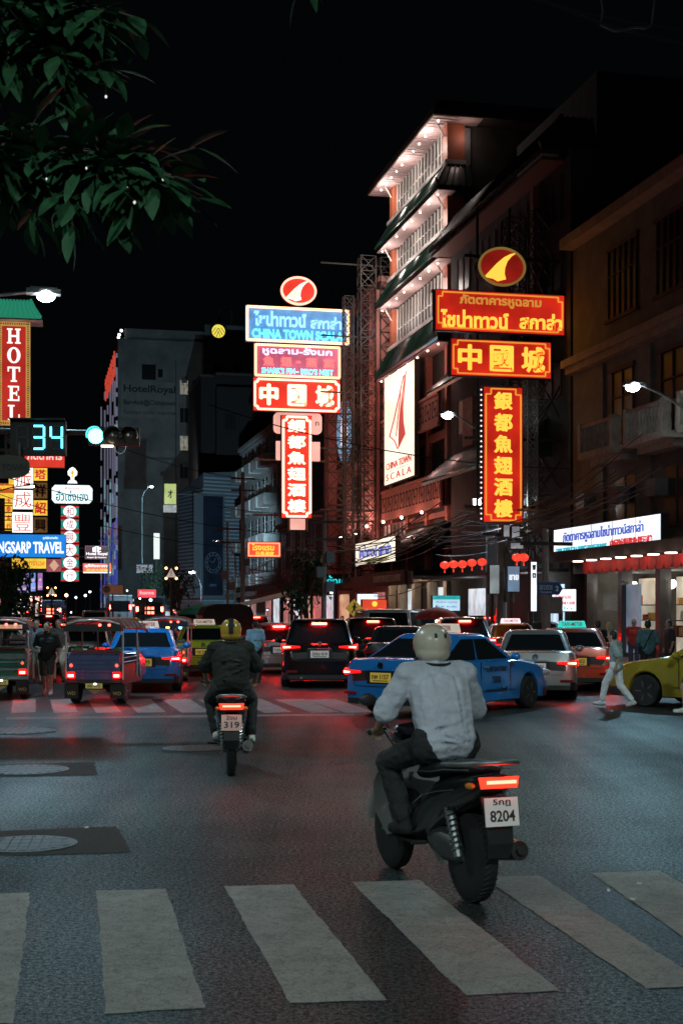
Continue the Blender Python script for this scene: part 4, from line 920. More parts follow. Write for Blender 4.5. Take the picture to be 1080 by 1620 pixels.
# further down the street
t, w, h = left_board('hotel_sign', 'small maroon hotel sign with white lettering near the light strips', (135, 863, 172, 885), 165, emi('maroon lit sheet', (.16, .03, .03), .5, True), emi('dim rim', (.3, .2, .2), .5, False), .06)
letters(t, [('Hotel Royal', 0, -h * .12, w * .88, h * .26), ('Bangkok @ Chinatown', 0, -h * .36, w * .80, h * .12)], W_TXT, bold=.03); MB().rng(-.5, -.05, -.06, -.034, .05, .6).rng(.05, .5, -.06, -.034, .05, .6).rng(-.25, .25, -.06, -.034, .62, .72).build('emblem', W_TXT, t)
t, w, h = left_board('shop_sign', 'red and white restaurant sign hanging under the maroon hotel sign', (132, 891, 176, 907), 160, emi('hot red sheet', (.9, .12, .06), 1.1, True, .3, 1), None); letters(t, [('สุกี้ภัตตาคาร', 0, h * .22, w * .86, h * .38)], W_TXT, bold=.03); letters(t, [('和成大酒樓', 0, -h * .18, w * .8, h * .24)], E_YEL, bold=.03); MB().rng(-w * .48, w * .48, -.05, -.034, -h * .48, -h * .36).build('stripe', W_TXT, t)
def free_board(name, label, box, Y, face, border=None, az=AZ, post=True, **kw):
    t, w, h = board(name, label, 'sign', box, Y, face, border, .07, .25, az, **kw)
    if post == True: MB().rng(-.06, .06, .26, .38, -t.location.z, h / 2).build('post', STEEL, t)
    elif post: MB().bar((0, .3, 0), (post, .3, 0), .08).build('bracket', STEEL, t)
    return t, w, h
t, w, h = free_board('shop_sign', 'glowing pink red sign above the dark bus', (218, 932, 247, 946), 105, emi('pink red sheet', (1, .07, .10), 1.2, True), None); letters(t, [('ร้านอาหาร', 0, h * .1, w * .75, h * .4)], emi('pink lettering', (1, .6, .6), 1.2, False), bold=.02)
t, w, h = free_board('shop_sign', 'dim brown sign with a round emblem above the white roofed bus', (163, 925, 195, 940), 118, emi('dim brown sheet', (.16, .06, .03), .6, True), None); MB().lathe([(.001, -.06), (.3, -.06), (.3, -.034), (.001, -.034)], (-w * .3, 0, 0), 'y', 20).build('emblem', mat('tan emblem', (.5, .35, .2), .5), t)
t, w, h = free_board('shop_sign', 'white lit sign with a red band, far down the street beside the round tree', (44, 943, 67, 953), 135, emi('rosy white sheet', (1, .75, .68), 1.3, True), emi('red lit border', (1, .08, .06), 1, False))
t, w, h = free_board('shop_sign', 'yellow green lit sign with a dark mark on the side of the clad building', (260, 765, 279, 798), 150, emi('lime lit sheet', (.55, .58, .16), .65, True, .2, 1), None, post=4); letters(t, [('才', 0, 0, w * .4, h * .4)], CASE, bold=.03); MB().rng(-w * .55, w * .5, -.05, .1, -h * .88, -h * .52).build('lower_panel', emi('washed out photo sheet', (.45, .40, .36), .5, True, .6, 2), t)
t, w, h = free_board('shop_sign', 'slim pale upright lightbox near the base of the dark hotel', (243, 843, 253, 885), 152, emi('pale cream upright sheet', (.72, .70, .58), .9, True), None, post=True)
t, w, h = free_board('shop_sign', 'dark maroon sign below the slim pale lightbox', (216, 893, 242, 907), 148, emi('dark maroon sheet', (.10, .02, .02), .5, True), None); letters(t, [('ธนาคาร', 0, 0, w * .7, h * .4)], mat('dull red lettering', (.35, .1, .08), .6))
t, w, h = free_board('bank_sign', 'round yellow emblem sign on the hotel roof', (334, 511, 357, 537), 198.5, mat('black sign board', (.012, .012, .012), .6), None, post=False)
MB().lathe([(.001, -.06), (.95, -.06), (.95, -.034), (.001, -.034)], (0, 0, 0), 'y', 36).build('emblem', emi('yellow round emblem', (.95, .78, .10), .95, True), t)
b = MB()
for s in (-1, 1):
    b.bar((0, -.075, .45), (s * .62, -.075, -.55), .02, .09).bar((s * .38, -.075, .5), (s * .88, -.075, -.2), .02, .08).bar((s * .0, -.075, .0), (s * .28, -.075, -.85), .02, .08)
b.build('emblem_lines', mat('black sign board', (.012, .012, .012), .6), t)
MB().rng(-.1, .1, .26, .4, -2.6, 0).build('bracket', STEEL, t)
t, w, h = free_board('shop_sign', 'bright orange sign with yellow lettering under the blocks of flats', (391, 857, 444, 882), 84, emi('orange red sheet', (.90, .085, .03), .95, True, .2, 1), emi('pale orange rim', (1, .5, .3), 1.1, False), post=6.0); letters(t, [('โรงแรม', -w * .03, h * .16, w * .66, h * .44), ('日昌酒家', w * .03, -h * .26, w * .56, h * .30)], E_YEL, bold=.035)
t, w, h = free_board('hostel_sign', 'orange red sign with a round emblem beside the yellow crossing sign', (572, 948, 612, 972), 62, emi('vermilion sheet', (.85, .08, .03), .85, True, .15, 2), None); letters(t, [('Single Hostel', 0, -h * .26, w * .82, h * .20)], E_YEL, bold=.02); n = 20
MB().lathe([(.07, -.06), (.12, -.06), (.12, -.034), (.07, -.034)], (0, 0, .13), 'y', 20).rng(-.02, .02, -.06, -.034, .03, .24).build('emblem', E_YEL, t)
t, w, h = free_board('shop_sign', 'white lit shop sign partly hidden by the orange hostel sign', (564, 939, 598, 968), 68, E_WHITE, None)
t, w, h = free_board('shop_sign', 'pale blue lit menu board with a teal header above the red umbrella', (683, 942, 728, 967), 66, emi('pale blue lit sheet', (.55, .80, .95), .85, True, .2, 1), None); MB().rng(-w / 2 + .03, w / 2 - .03, -.05, -.032, h * .24, h * .48).build('header', emi('teal header', (.02, .42, .42), .8, False), t); letters(t, [('ศูนย์อาหาร', 0, h * .36, w * .7, h * .14), ('เป็ดย่าง หมูแดง', 0, h * .08, w * .78, h * .13), ('ติ่มซำ ข้าวต้ม', 0, -h * .2, w * .7, h * .13)], emi('dim blue lettering', (.08, .2, .35), .7, False), bold=.01)
t, w, h = free_board('shop_sign', 'rounded white lightbox behind the blue street name sign', (871, 931, 912, 968), 49, E_WHITE, None); letters(t, [('ร้านทอง', -.05, h * .16, w * .62, h * .2), ('中國城大酒樓', .06, -h * .12, w * .7, h * .14)], T_RED, bold=.0); letters(t, [('เปิด', 0, -h * .34, w * .6, h * .12)], T_TEAL, bold=0)
t, w, h = free_board('shop_sign', 'tall narrow white lightbox beside the dark pole', (838, 888, 849, 968), 53, E_WHITE, None); letters(t, [('พ', 0, h * .38, w * .5, h * .10), ('ต', 0, h * .22, w * .5, h * .1)], CASE, bold=.05)
t, w, h = free_board('poster_board', 'blue grey poster board behind the dark pole', (801, 895, 822, 937), 56, emi('grey blue poster sheet', (.20, .32, .48), .5, True, .4, 1), None); letters(t, [('ขาย', 0, h * .06, w * .7, h * .2)], W_TXT, bold=.0)
t, w, h = free_board('poster_board', 'pale poster board left of the dark pole', (773, 893, 790, 940), 56.5, emi('pale poster sheet', (.42, .50, .52), .4, True, .6, 1), None)
t, w, h = free_board('street_neon_sign', 'turquoise neon Thai lettering on a dark board over the tree', (514, 908, 558, 934), 97, mat('black sign board', (.012, .012, .012), .6), None, post=4); letters(t, [('กุ้งเผา', 0, 0, w * .86, h * .8)], emi('turquoise neon', (.02, .62, .68), 1.3, False), bold=.01)
# small white lightboxes between signs and bottom of the stack
for i, (x0, y0, x1, y1, l) in enumerate(((795, 830, 806, 850, 'small white menu sheet hanging left under the tall red sign'), (808, 832, 822, 852, 'small white menu sheet hanging right under the tall red sign'), (806, 858, 828, 869, 'grey meter box strip on the dark pole'))):
    t, w, h = free_board('hanging_board', l, (x0, y0, x1, y1), 56.4, emi('dull white sheet', (.35, .35, .38), .5, True, .7, 2), None, post=.8)
for i, (x0, y0, x1, y1, cc, l) in enumerate(((27, 906, 46, 938, (.28, .22, .60), 'violet lit shop poster panel below the yellow strip sign'), (49, 906, 57, 936, (.20, .35, .85), 'slim blue lit shop panel below the yellow strip sign'), (60, 906, 68, 934, (.45, .2, .55), 'slim magenta lit shop panel below the yellow strip sign'))):
    t, w, h = free_board('poster_board', l, (x0, y0, x1, y1), 118, emi(['violet', 'blue', 'magenta'][i] + ' poster sheet', cc, .8, True, .9, .9), None)
    b = MB(); b.ball((0, -.05, h * .1), (w * .3, .01, w * .3), 14, 6).rng(-w * .4, w * .4, -.05, -.034, -h * .35, -h * .25).build('print', emi('pale poster print', (.85, .6, .75), .7, False), t)
# bulbs over the stalls and shop doors far down the street
for i in range(34):
    px = RND.choice((RND.uniform(5, 150), RND.uniform(100, 300), RND.uniform(395, 545))); Y = RND.uniform(78, 150); z = RND.uniform(1.7, 3.4)
    col, nm = RND.choice((((1, .95, .85), 'white'), ((1, .62, .35), 'amber'), ((.6, .8, 1), 'cool'), ((1, .4, .35), 'rosy'), ((1, .95, .85), 'white')))
    c = P(px, 968, Y); t = thing('stall_lamp', 'small glowing lamp on a thin pole among the distant stalls and traffic', 'lamp', (c.x, c.y, 0), 0, 'lamps over the distant stalls')
    MB().cyl((0, 0, 0), (0, 0, z), .025).build('pole', STEEL, t); MB().ball((0, -.06, z), RND.uniform(.05, .13), 10, 6).build('bulb', emi(nm + ' stall bulb', col, 5, False), t)
    MB().lathe([(.02, .14), (.16, .06), (.15, .05), (.02, .12)], (0, 0, z), 'z', 12).build('shade', STEEL, t)
# warning signs with amber lamps
def warn(label, px, py, Y, s):
    c = P(px, py, Y); t = thing('warning_sign', label, 'road sign', c, AZ)
    MB().rng(-s, s, 0, .08, -s, s).build('back_board', CASE, t)
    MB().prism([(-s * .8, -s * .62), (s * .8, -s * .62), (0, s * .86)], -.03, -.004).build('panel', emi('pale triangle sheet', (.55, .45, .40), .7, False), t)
    MB().rng(-.06 * s, .06 * s, -.05, -.034, -s * .2, s * .4).rng(-.07 * s, .07 * s, -.05, -.034, -s * .42, -s * .3).build('symbol', CASE, t)
    for sx in (-1, 1):
        for sz in (-1, 1): MB().ball((sx * s * .8, -.06, sz * s * .8), (.17 * s * 1.2, .05, .17 * s * 1.2), 10, 6).build('amber_lamp', emi('amber flasher', (1, .62, .24), 5, True), t)
    MB().rng(-.07, .07, .09, .22, -c.z, 0).build('post', STEEL, t)
warn('triangular warning sign framed by four amber lamps in mid street', 271, 907, 98, .45)
warn('far warning sign with amber lamps low beside the gold shop column', 82, 936, 120, .42)
c = P(560, 962, 55); t = thing('crossing_sign', 'yellow diamond pedestrian crossing sign beside the orange hostel sign', 'road sign', c, AZ)
MB().prism([(0, .36), (.36, 0), (0, -.36), (-.36, 0)], 0, .03).build('panel', emi('glowing sign yellow', (.45, .30, .05), .55, False), t)  # panel given its own glow, standing in for light thrown back
MB().ball((.02, -.012, .17), (.04, .01, .045)).bar((.01, -.012, .12), (0, -.012, -.03), .012, .09).bar((0, -.012, -.02), (.10, -.012, -.2), .012, .045).bar((0, -.012, -.02), (-.10, -.012, -.2), .012, .045).bar((.02, -.012, .1), (.12, -.012, 0), .012, .03).bar((.0, -.012, .1), (-.1, -.012, .02), .012, .03).build('symbol', mat('black sign board', (.012, .012, .012), .6), t)
MB().rng(-.035, .035, .035, .1, -c.z, .3).build('post', GALV, t)
# blue street name arrow on a post
c = P(869, 931, 40); t = thing('street_name_sign', 'dark blue arrow shaped street name sign with a white number', 'road sign', c, RAD(4))
MB().prism([(-.36, .18), (.27, .18), (.38, 0), (.27, -.18), (-.36, -.18)], 0, .05).build('panel', mat('street sign blue', (.02, .055, .20), .4), t)
b = MB().text('เยาวราช', -.11, .03, .36, .13, -.004, .01).text('Yaowarat', -.11, -.1, .34, .06, -.004, .01).text('2', .21, 0, .09, .15, -.004, .01, 0, .03); b.build('lettering', mat('white sign lettering', (.75, .78, .82), .5), t)
MB().rng(-.04, .04, .055, .13, -c.z, .2).build('post', GREYW, t)
# paper lanterns
LANT = emi('lit red lantern paper', (.95, .055, .03), 1.15, True, .3, 6); LCAP = mat('lantern cap gold', (.5, .3, .06), .4, .5)
def lantern(c, r, label):
    t = thing('paper_lantern', label, 'lantern', c, RND.uniform(0, 3), 'red lanterns over the shop fronts')
    pr = []; n = 14
    b = MB(); rings = []
    for i in range(9):
        th = -math.pi / 2 + math.pi * (.06 + .88 * i / 8); ring = []
        for j in range(32):
            a = 2 * math.pi * j / 32; k = 1 + .05 * (1 if j % 4 < 2 else -1); ring.append((r * k * math.cos(th) * math.cos(a), r * k * math.cos(th) * math.sin(a), r * .86 * math.sin(th)))
        rings.append(ring)
    b.loft(rings).build('shade', LANT, t, 40)
    MB().cyl((0, 0, r * .8), (0, 0, r * .95), r * .35).cyl((0, 0, -r * .95), (0, 0, -r * .8), r * .35).build('cap', LCAP, t)
    MB().cyl((0, 0, -r * 1.75), (0, 0, -r * .95), r * .16, r * .1, 8).build('tassel', LANT, t)
    MB().cyl((0, 0, r * .95), (0, 0, r * 2.2), .012, .012, 4).build('cord', BLACKP, t)
for k, px in enumerate((703, 717, 731, 746, 762)): lantern(P(px, 894 - k * 1.2 + (k == 2) * 1, 62), .20, ['leftmost', 'second from left', 'middle', 'second from right', 'rightmost'][k] + ' red paper lantern of the row of five over the shop front')
for k, px in enumerate((817, 828)): lantern(P(px, 882, 54), .185, ['left', 'right'][k] + ' red paper lantern of the pair beside the dark pole')
b = MB().tube(sag(P(690, 878, 62), P(775, 872, 62), .12), .02, 4); tag(b.build('lantern_cable', BLACKP), 'thin black cable carrying the row of five red lanterns', 'cable')
b = MB().tube(sag(P(800, 868, 54), P(845, 868, 54), .05), .02, 4); tag(b.build('lantern_cable', BLACKP), 'thin black cable carrying the pair of red lanterns', 'cable')
# ---------------------------------------------------------------- traffic signal, lamps, poles, cables
def signal():
    Y = 26.; c = P(180, 690, Y); t = thing('traffic_light', 'horizontal traffic light showing green on a dark mast arm', 'traffic light', c, RAD(3)); k = Y / F
    SBLK = mat('matt black housing', (.006, .006, .006), .7); MB().rng(-40 * k, 40 * k, 0, .22, -14 * k, 14 * k).build('housing', SBLK, t)
    LG = emi('green signal lens', (.10, .92, 1.0), 9, True); LD = mat('dark signal lens', (.05, .035, .03), .25, coat=.5)
    for q, m in ((-28, LG), (0, LD), (25, LD)):
        l = MB().lathe([(.001, -.05), (12 * k * .6, -.045), (12 * k, -.012), (12 * k, .0)], (q * k, 0, 0), 'y', 28).build('lens', m, t, 50)
        v = MB(); n = 14
        for i in range(n):
            a, e = RAD(-20 + 220 * i / n), RAD(-20 + 220 * (i + 1) / n); R0 = 13.2 * k
            p = [(R0 * math.cos(x) + q * k, y, R0 * math.sin(x)) for x in (a, e) for y in (0, -.24)]
            p2 = [((R0 + .012) * math.cos(x) + q * k, y, (R0 + .012) * math.sin(x)) for x in (a, e) for y in (0, -.24)]
            v.add(p + p2, [(0, 1, 3, 2), (4, 6, 7, 5), (1, 5, 7, 3), (0, 2, 6, 4)])
        v.build('visor', BLACKP, t)
    MB().rng(-.22, .0, -.1, -.04, -18.0 * k, -15 * k).build('strip_lamp', emi('warm strip lamp', (1, .84, .66), 4, True), t)
    b = MB(); n = 14
    for i in range(n): a, e = math.pi * i / n, math.pi * (i + 1) / n; b.bar((10 * k + 9 * k * math.cos(a), .05, -15 * k - 12 * k * math.sin(a)), (10 * k + 9 * k * math.cos(e), .05, -15 * k - 12 * k * math.sin(e)), .014)
    b.build('loop_cable', GALV, t)
    c2 = P(60, 692, Y); u = thing('countdown_display', 'black countdown box with large glowing cyan digits 34', 'countdown timer', c2, RAD(3))
    w, h = 86 * k, 55 * k; MB().rng(-w / 2, w / 2, 0, .25, -h / 2, h / 2).rng(-w / 2, w / 2, -.16, 0, h / 2, h / 2 + .02).build('housing', SBLK, u)
    EC = emi('cyan digit segment', (.09, .72, 1.0), 4.2, True); OFF = mat('unlit digit segment', (.010, .010, .011), .6)
    sw, sl, st = 16.5 * k, 18 * k, 3.0 * k
    segs = {'a': (0, 1, 1), 'g': (0, 0, 1), 'd': (0, -1, 1), 'f': (-1, .5, 0), 'b': (1, .5, 0), 'e': (-1, -.5, 0), 'c': (1, -.5, 0)}
    for cx, on in ((-24 * k, ''), (1.5 * k, 'abgcd'), (29.5 * k, 'fgbc')):
        b, d = MB(), MB()
        for s, (x, z, hz) in segs.items():
            tb = b if s in on else d; X, Z = cx + x * sw / 2 * 1.05, z * sl
            if hz: tb.rng(X - sw / 2 + .01, X + sw / 2 - .01, -.02, -.004, Z - st / 2, Z + st / 2)
            else: tb.rng(X - st / 2, X + st / 2, -.02, -.004, Z - sl / 2 + .012, Z + sl / 2 - .012)
        if on: b.build('digit', EC, u)
        if d.v: d.build('unlit_digit', OFF, u)

    m = P(-150, 968, Y + .4); a = thing('signal_mast', 'dark mast arm reaching in from the left to hold the signals', 'mast', (m.x, m.y, 0), 0)
    za = c.z + .1; MB().cyl((0, 0, 0), (0, 0, za + .4), .13, .09, 14).build('pole', STEEL, a)
    MB().tube([(0, 0, za), (1.5, 0, za + .05), (c.x - m.x + .3, 0, za)], [.08, .06, .05], 8).build('arm', STEEL, a)
    b = MB().bar((c2.x - m.x, -.1, za - .25), (c2.x - m.x, -.1, za + .2), .06).bar((c.x - m.x, -.1, za - .15), (c.x - m.x, -.1, za + .15), .06); b.build('clamp', GALV, a)
    # dark round plaque hanging off the arm
    c3 = P(4, 738, Y - .3); q = thing('gateway_plaque', 'dark rounded plaque with faint lettering under the countdown box', 'sign', c3, RAD(3)); n = 40
    MB().loft([[(.50 * math.copysign(abs(math.cos(x)) ** .7, math.cos(x)), y, .215 * math.copysign(abs(math.sin(x)) ** .7, math.sin(x))) for x in [2 * math.pi * i / n for i in range(n)]] for y in (0, .06)]).build('panel', mat('dark olive plaque', (.022, .020, .014), .6), q)
    MB().text('CHINA TOWN', -.02, -.01, .92, .12, -.006, .01).build('lettering', mat('faint plaque lettering', (.015, .014, .012), .7), q)
    MB().bar((-.3, .09, 0), (-.3, .09, .45), .03).bar((.3, .09, 0), (.3, .09, .45), .03).build('bracket', STEEL, q)
signal()
HEADG = emi('street lamp lens', (.84, .97, 1.0), 60, False)
def lamp(label, head, base, power, lens=1.0, angle=150, aim=(0, 0, -1), r=.10, arm_rise=1.2, group=None, pole=True):
    t = thing('street_lamp', label, 'street lamp', (base[0], base[1], 0), 0, group)
    h = Vector(head) - Vector((base[0], base[1], 0)); d = Vector((-h.x, -h.y, 0)); L = d.length; d = d.normalized() if L > .01 else Vector((1, 0, 0))
    if pole: MB().cyl((0, 0, 0), (0, 0, h.z - arm_rise), r, r * .65, 12).cyl((0, 0, 0), (0, 0, .5), r * 1.5, r * 1.3, 12).build('pole', GALV, t)
    pts = [Vector((0, 0, h.z - arm_rise)), Vector((h.x * .25, h.y * .25, h.z - arm_rise * .45)), Vector((h.x * .62, h.y * .62, h.z - arm_rise * .1)), h + d * .35 + Vector((0, 0, .06))]
    MB().tube(pts, [r * .6, r * .5, r * .42, r * .36], 8).build('arm', GALV, t)
    q = (-d).to_track_quat('Y', 'Z').to_matrix()
    b = MB(); b.box(h + d * .05 + Vector((0, 0, .08)), (.30, .75, .10), 0, q).box(h + d * .05 + Vector((0, 0, .15)), (.22, .6, .05), 0, q); b.build('lamp_head', mat('grey lamp housing', (.22, .23, .24), .4, .4), t)
    MB().ball(h + Vector((0, 0, .0)), (.15 * lens, .15 * lens, .10 * lens), 14, 8).build('lens', HEADG, t)
    spot('lamp_light', t, h + Vector((0, 0, -.13 * lens)), power, angle, .8, LAMP_NEAR if group else LAMP_COL, .14, aim)
    return t
lamp('bright white street lamp high on the left, its arm coming in from the edge', P(73, 468, 31), (-10.5, 30, 0), 2000, 1.35, 150, (.40, -.25, -1))
lamp('bright street lamp on a bent arm in front of the stone balconies', P(1000, 612, 43.5), (P(1092, 700, 44).x + .35, 44.4, 0), 2300, 1.5, 122, (-.5, -1.0, -1))
lamp('white street lamp in front of the carved panel, left of the tall red sign', P(707, 657, 63), (P(775, 968, 63).x, 64.2, 0), 2200, 1.7, 130, (-.3, 0, -1))
lamp('small street lamp in front of the grey clad building', P(343, 857, 112), (P(372, 968, 112).x, 112, 0), 42000, 1.1, 62, (-.17, .95, .10))
lamp('low street lamp beside the amber warning lamps', P(303, 905, 112), (P(318, 968, 112).x, 112.5, 0), 800, 1.2)
lamp('small street lamp over the white character panels on the left', P(52, 769, 100), (P(-40, 968, 100).x, 100, 0), 800, .9)
lamp('far pair of lamp heads in front of the dark hotel', P(240, 770, 150), (P(225, 968, 150).x, 150, 0), 900, 1.0)
lamp('street lamp standing behind the camera on the right pavement', (4.5, -5.5, 9.2), (8.5, -5.5, 0), 3800, 1, 150, (-.2, .3, -1), group='street lamps at the junction behind the view')
lamp('street lamp standing behind the camera on the left pavement', (-6.5, -2.0, 9.2), (-10.5, -2.0, 0), 2300, 1, 150, (.3, .3, -1), group='street lamps at the junction behind the view')
lamp('street lamp beyond the right edge of the view at the near side of the junction', (7.0, 15.5, 9.0), (10.5, 15.5, 0), 2300, 1, 150, (-.25, .55, -1), group='street lamps at the junction behind the view')  # lamp added out of view to brighten the taxi and vehicle rears
lamp('street lamp beyond the left edge of the view at the near side of the junction', (-7.0, 13.5, 9.0), (-10.5, 13.5, 0), 1700, 1, 150, (.2, .5, -1), group='street lamps at the junction behind the view')  # lamp added out of view to light the vehicles from the left
# floodlight under the tall red sign
c = P(756, 796, 60); t = thing('floodlight', 'white floodlight glaring beside the bottom of the tall red sign', 'floodlight', c, AZ)
MB().box((0, .1, 0), (.5, .2, .4)).build('housing', GREYW, t); MB().box((0, -.015, 0), (.44, .03, .34)).build('lens', emi('floodlight lens', (.95, .98, 1), 30, False), t); MB().bar((.0, .2, 0), (.9, .5, 0), .06).build('bracket', STEEL, t)
spot('lamp_light', t, (0, -.1, 0), 500, 140, .8, (.9, .97, 1), .15, (-.2, -.7, -.7))
# utility poles
def upole(label, px, Y, h, w=.16, arms=2, junk=3):
    c = P(px, 968, Y); t = thing('utility_pole', label, 'utility pole', (c.x, c.y, 0), AZ)
    MB().cyl((0, 0, 0), (0, 0, h), w, w * .7, 10).build('pole', CONC, t)
    for k in range(arms): MB().box((0, -.1, h - .5 - .9 * k), (1.8, .1, .12)).build('cross_arm', STEEL, t)
    for k in range(junk):
        z = h * .45 + k * .75; MB().box(((-1) ** k * .25, -.22, z), (.42, .3, .55)).build('junction_box', GREYW, t)
upole('dark concrete utility pole under the tall red sign', 793, 58.5, 5.6, .24, 1, 3)
upole('grey utility pole behind the blue street name sign', 862, 46, 4.6, .14, 1, 1)
upole('pole with white boxes beside the dark tree in mid street', 513, 72, 7.0, .12, 2, 3)
upole('thin utility pole in front of the clad building', 360, 95, 8.0, .11, 2, 2)
upole('distant pole by the bus on the left side of the street', 172, 130, 9, .12, 2, 1)
upole('dark pole between the blocks of flats and the neon stack', 384, 106, 12.5, .2, 2, 1)
# overhead cables: bundles strung along the right hand buildings and across
CABM = mat('black cable sheath', (.012, .012, .013), .6)
def cable(a, b, drop, r=.018):
    o = MB().tube(sag(a, b, drop, 12), r, 4).build('overhead_cable', CABM); tag(o, 'thin black overhead cable sagging along the building fronts', 'cable', 'overhead cables along the street')
for k in range(15):
    y0, y1 = RND.uniform(44, 50), RND.uniform(62, 74); cable(FR(-1.6 - RND.uniform(0, 1.4), y0, RND.uniform(5.6, 7.6)), FR(-1.6 - RND.uniform(0, 1.4), y1, RND.uniform(4.6, 6.8)), RND.uniform(.3, 1.0), RND.uniform(.014, .03))
for k in range(12):
    y0, y1 = RND.uniform(62, 70), RND.uniform(88, 104); cable(FR(-2.2 - RND.uniform(0, 1.2), y0, RND.uniform(5.2, 7)), FR(-2.2 - RND.uniform(0, 1.2), y1, RND.uniform(4.6, 6.5)), RND.uniform(.3, 1.1), RND.uniform(.018, .034))
for k in range(8):
    y0, y1 = RND.uniform(96, 104), RND.uniform(125, 150); cable(FR(-2.2 - RND.uniform(0, 1.5), y0, RND.uniform(4.8, 7)), FR(-2.2 - RND.uniform(0, 1.5), y1, RND.uniform(4.6, 7.5)), RND.uniform(.3, 1.0), .03)
for (x0, ya, z0, x1, yb, z1) in ((330, 60, 640, 900, 57, 742), (340, 90, 800, 600, 88, 795), (150, 100, 690, 420, 100, 760), (560, 70, 935, 700, 62, 905)):
    cable(P(x0, z0, ya), P(x1, z1, yb), .6, .022)
for k in range(2): cable(FL(1.5, 80 + k * 16, RND.uniform(9.5, 11)), FR(-1.5, 110 + k * 7, RND.uniform(5, 8)), RND.uniform(.5, 1.2), .025)
for y0 in (970, 985): pass
a = P(870, -8, 9); cable(P(850, -2, 9.5), P(1120, 75, 11), .05, .012); cable(P(800, -15, 9.5), P(1120, 50, 11), .05, .010)
b = MB(); pts = [P(950 + 3 * math.sin(q * .5), 0 + q * 5.5, 10) for q in range(8)] + [P(960 + q * 10, 46 - q * q * .0 + 3 * math.sin(q), 10) for q in range(1, 7)] + [P(1030 + q * 1.0, 40 - q * 8, 10) for q in range(6)]
tag(b.tube(pts, .010, 5).build('cable_loop', CABM), 'loop of slack cable hanging at the top right corner', 'cable')

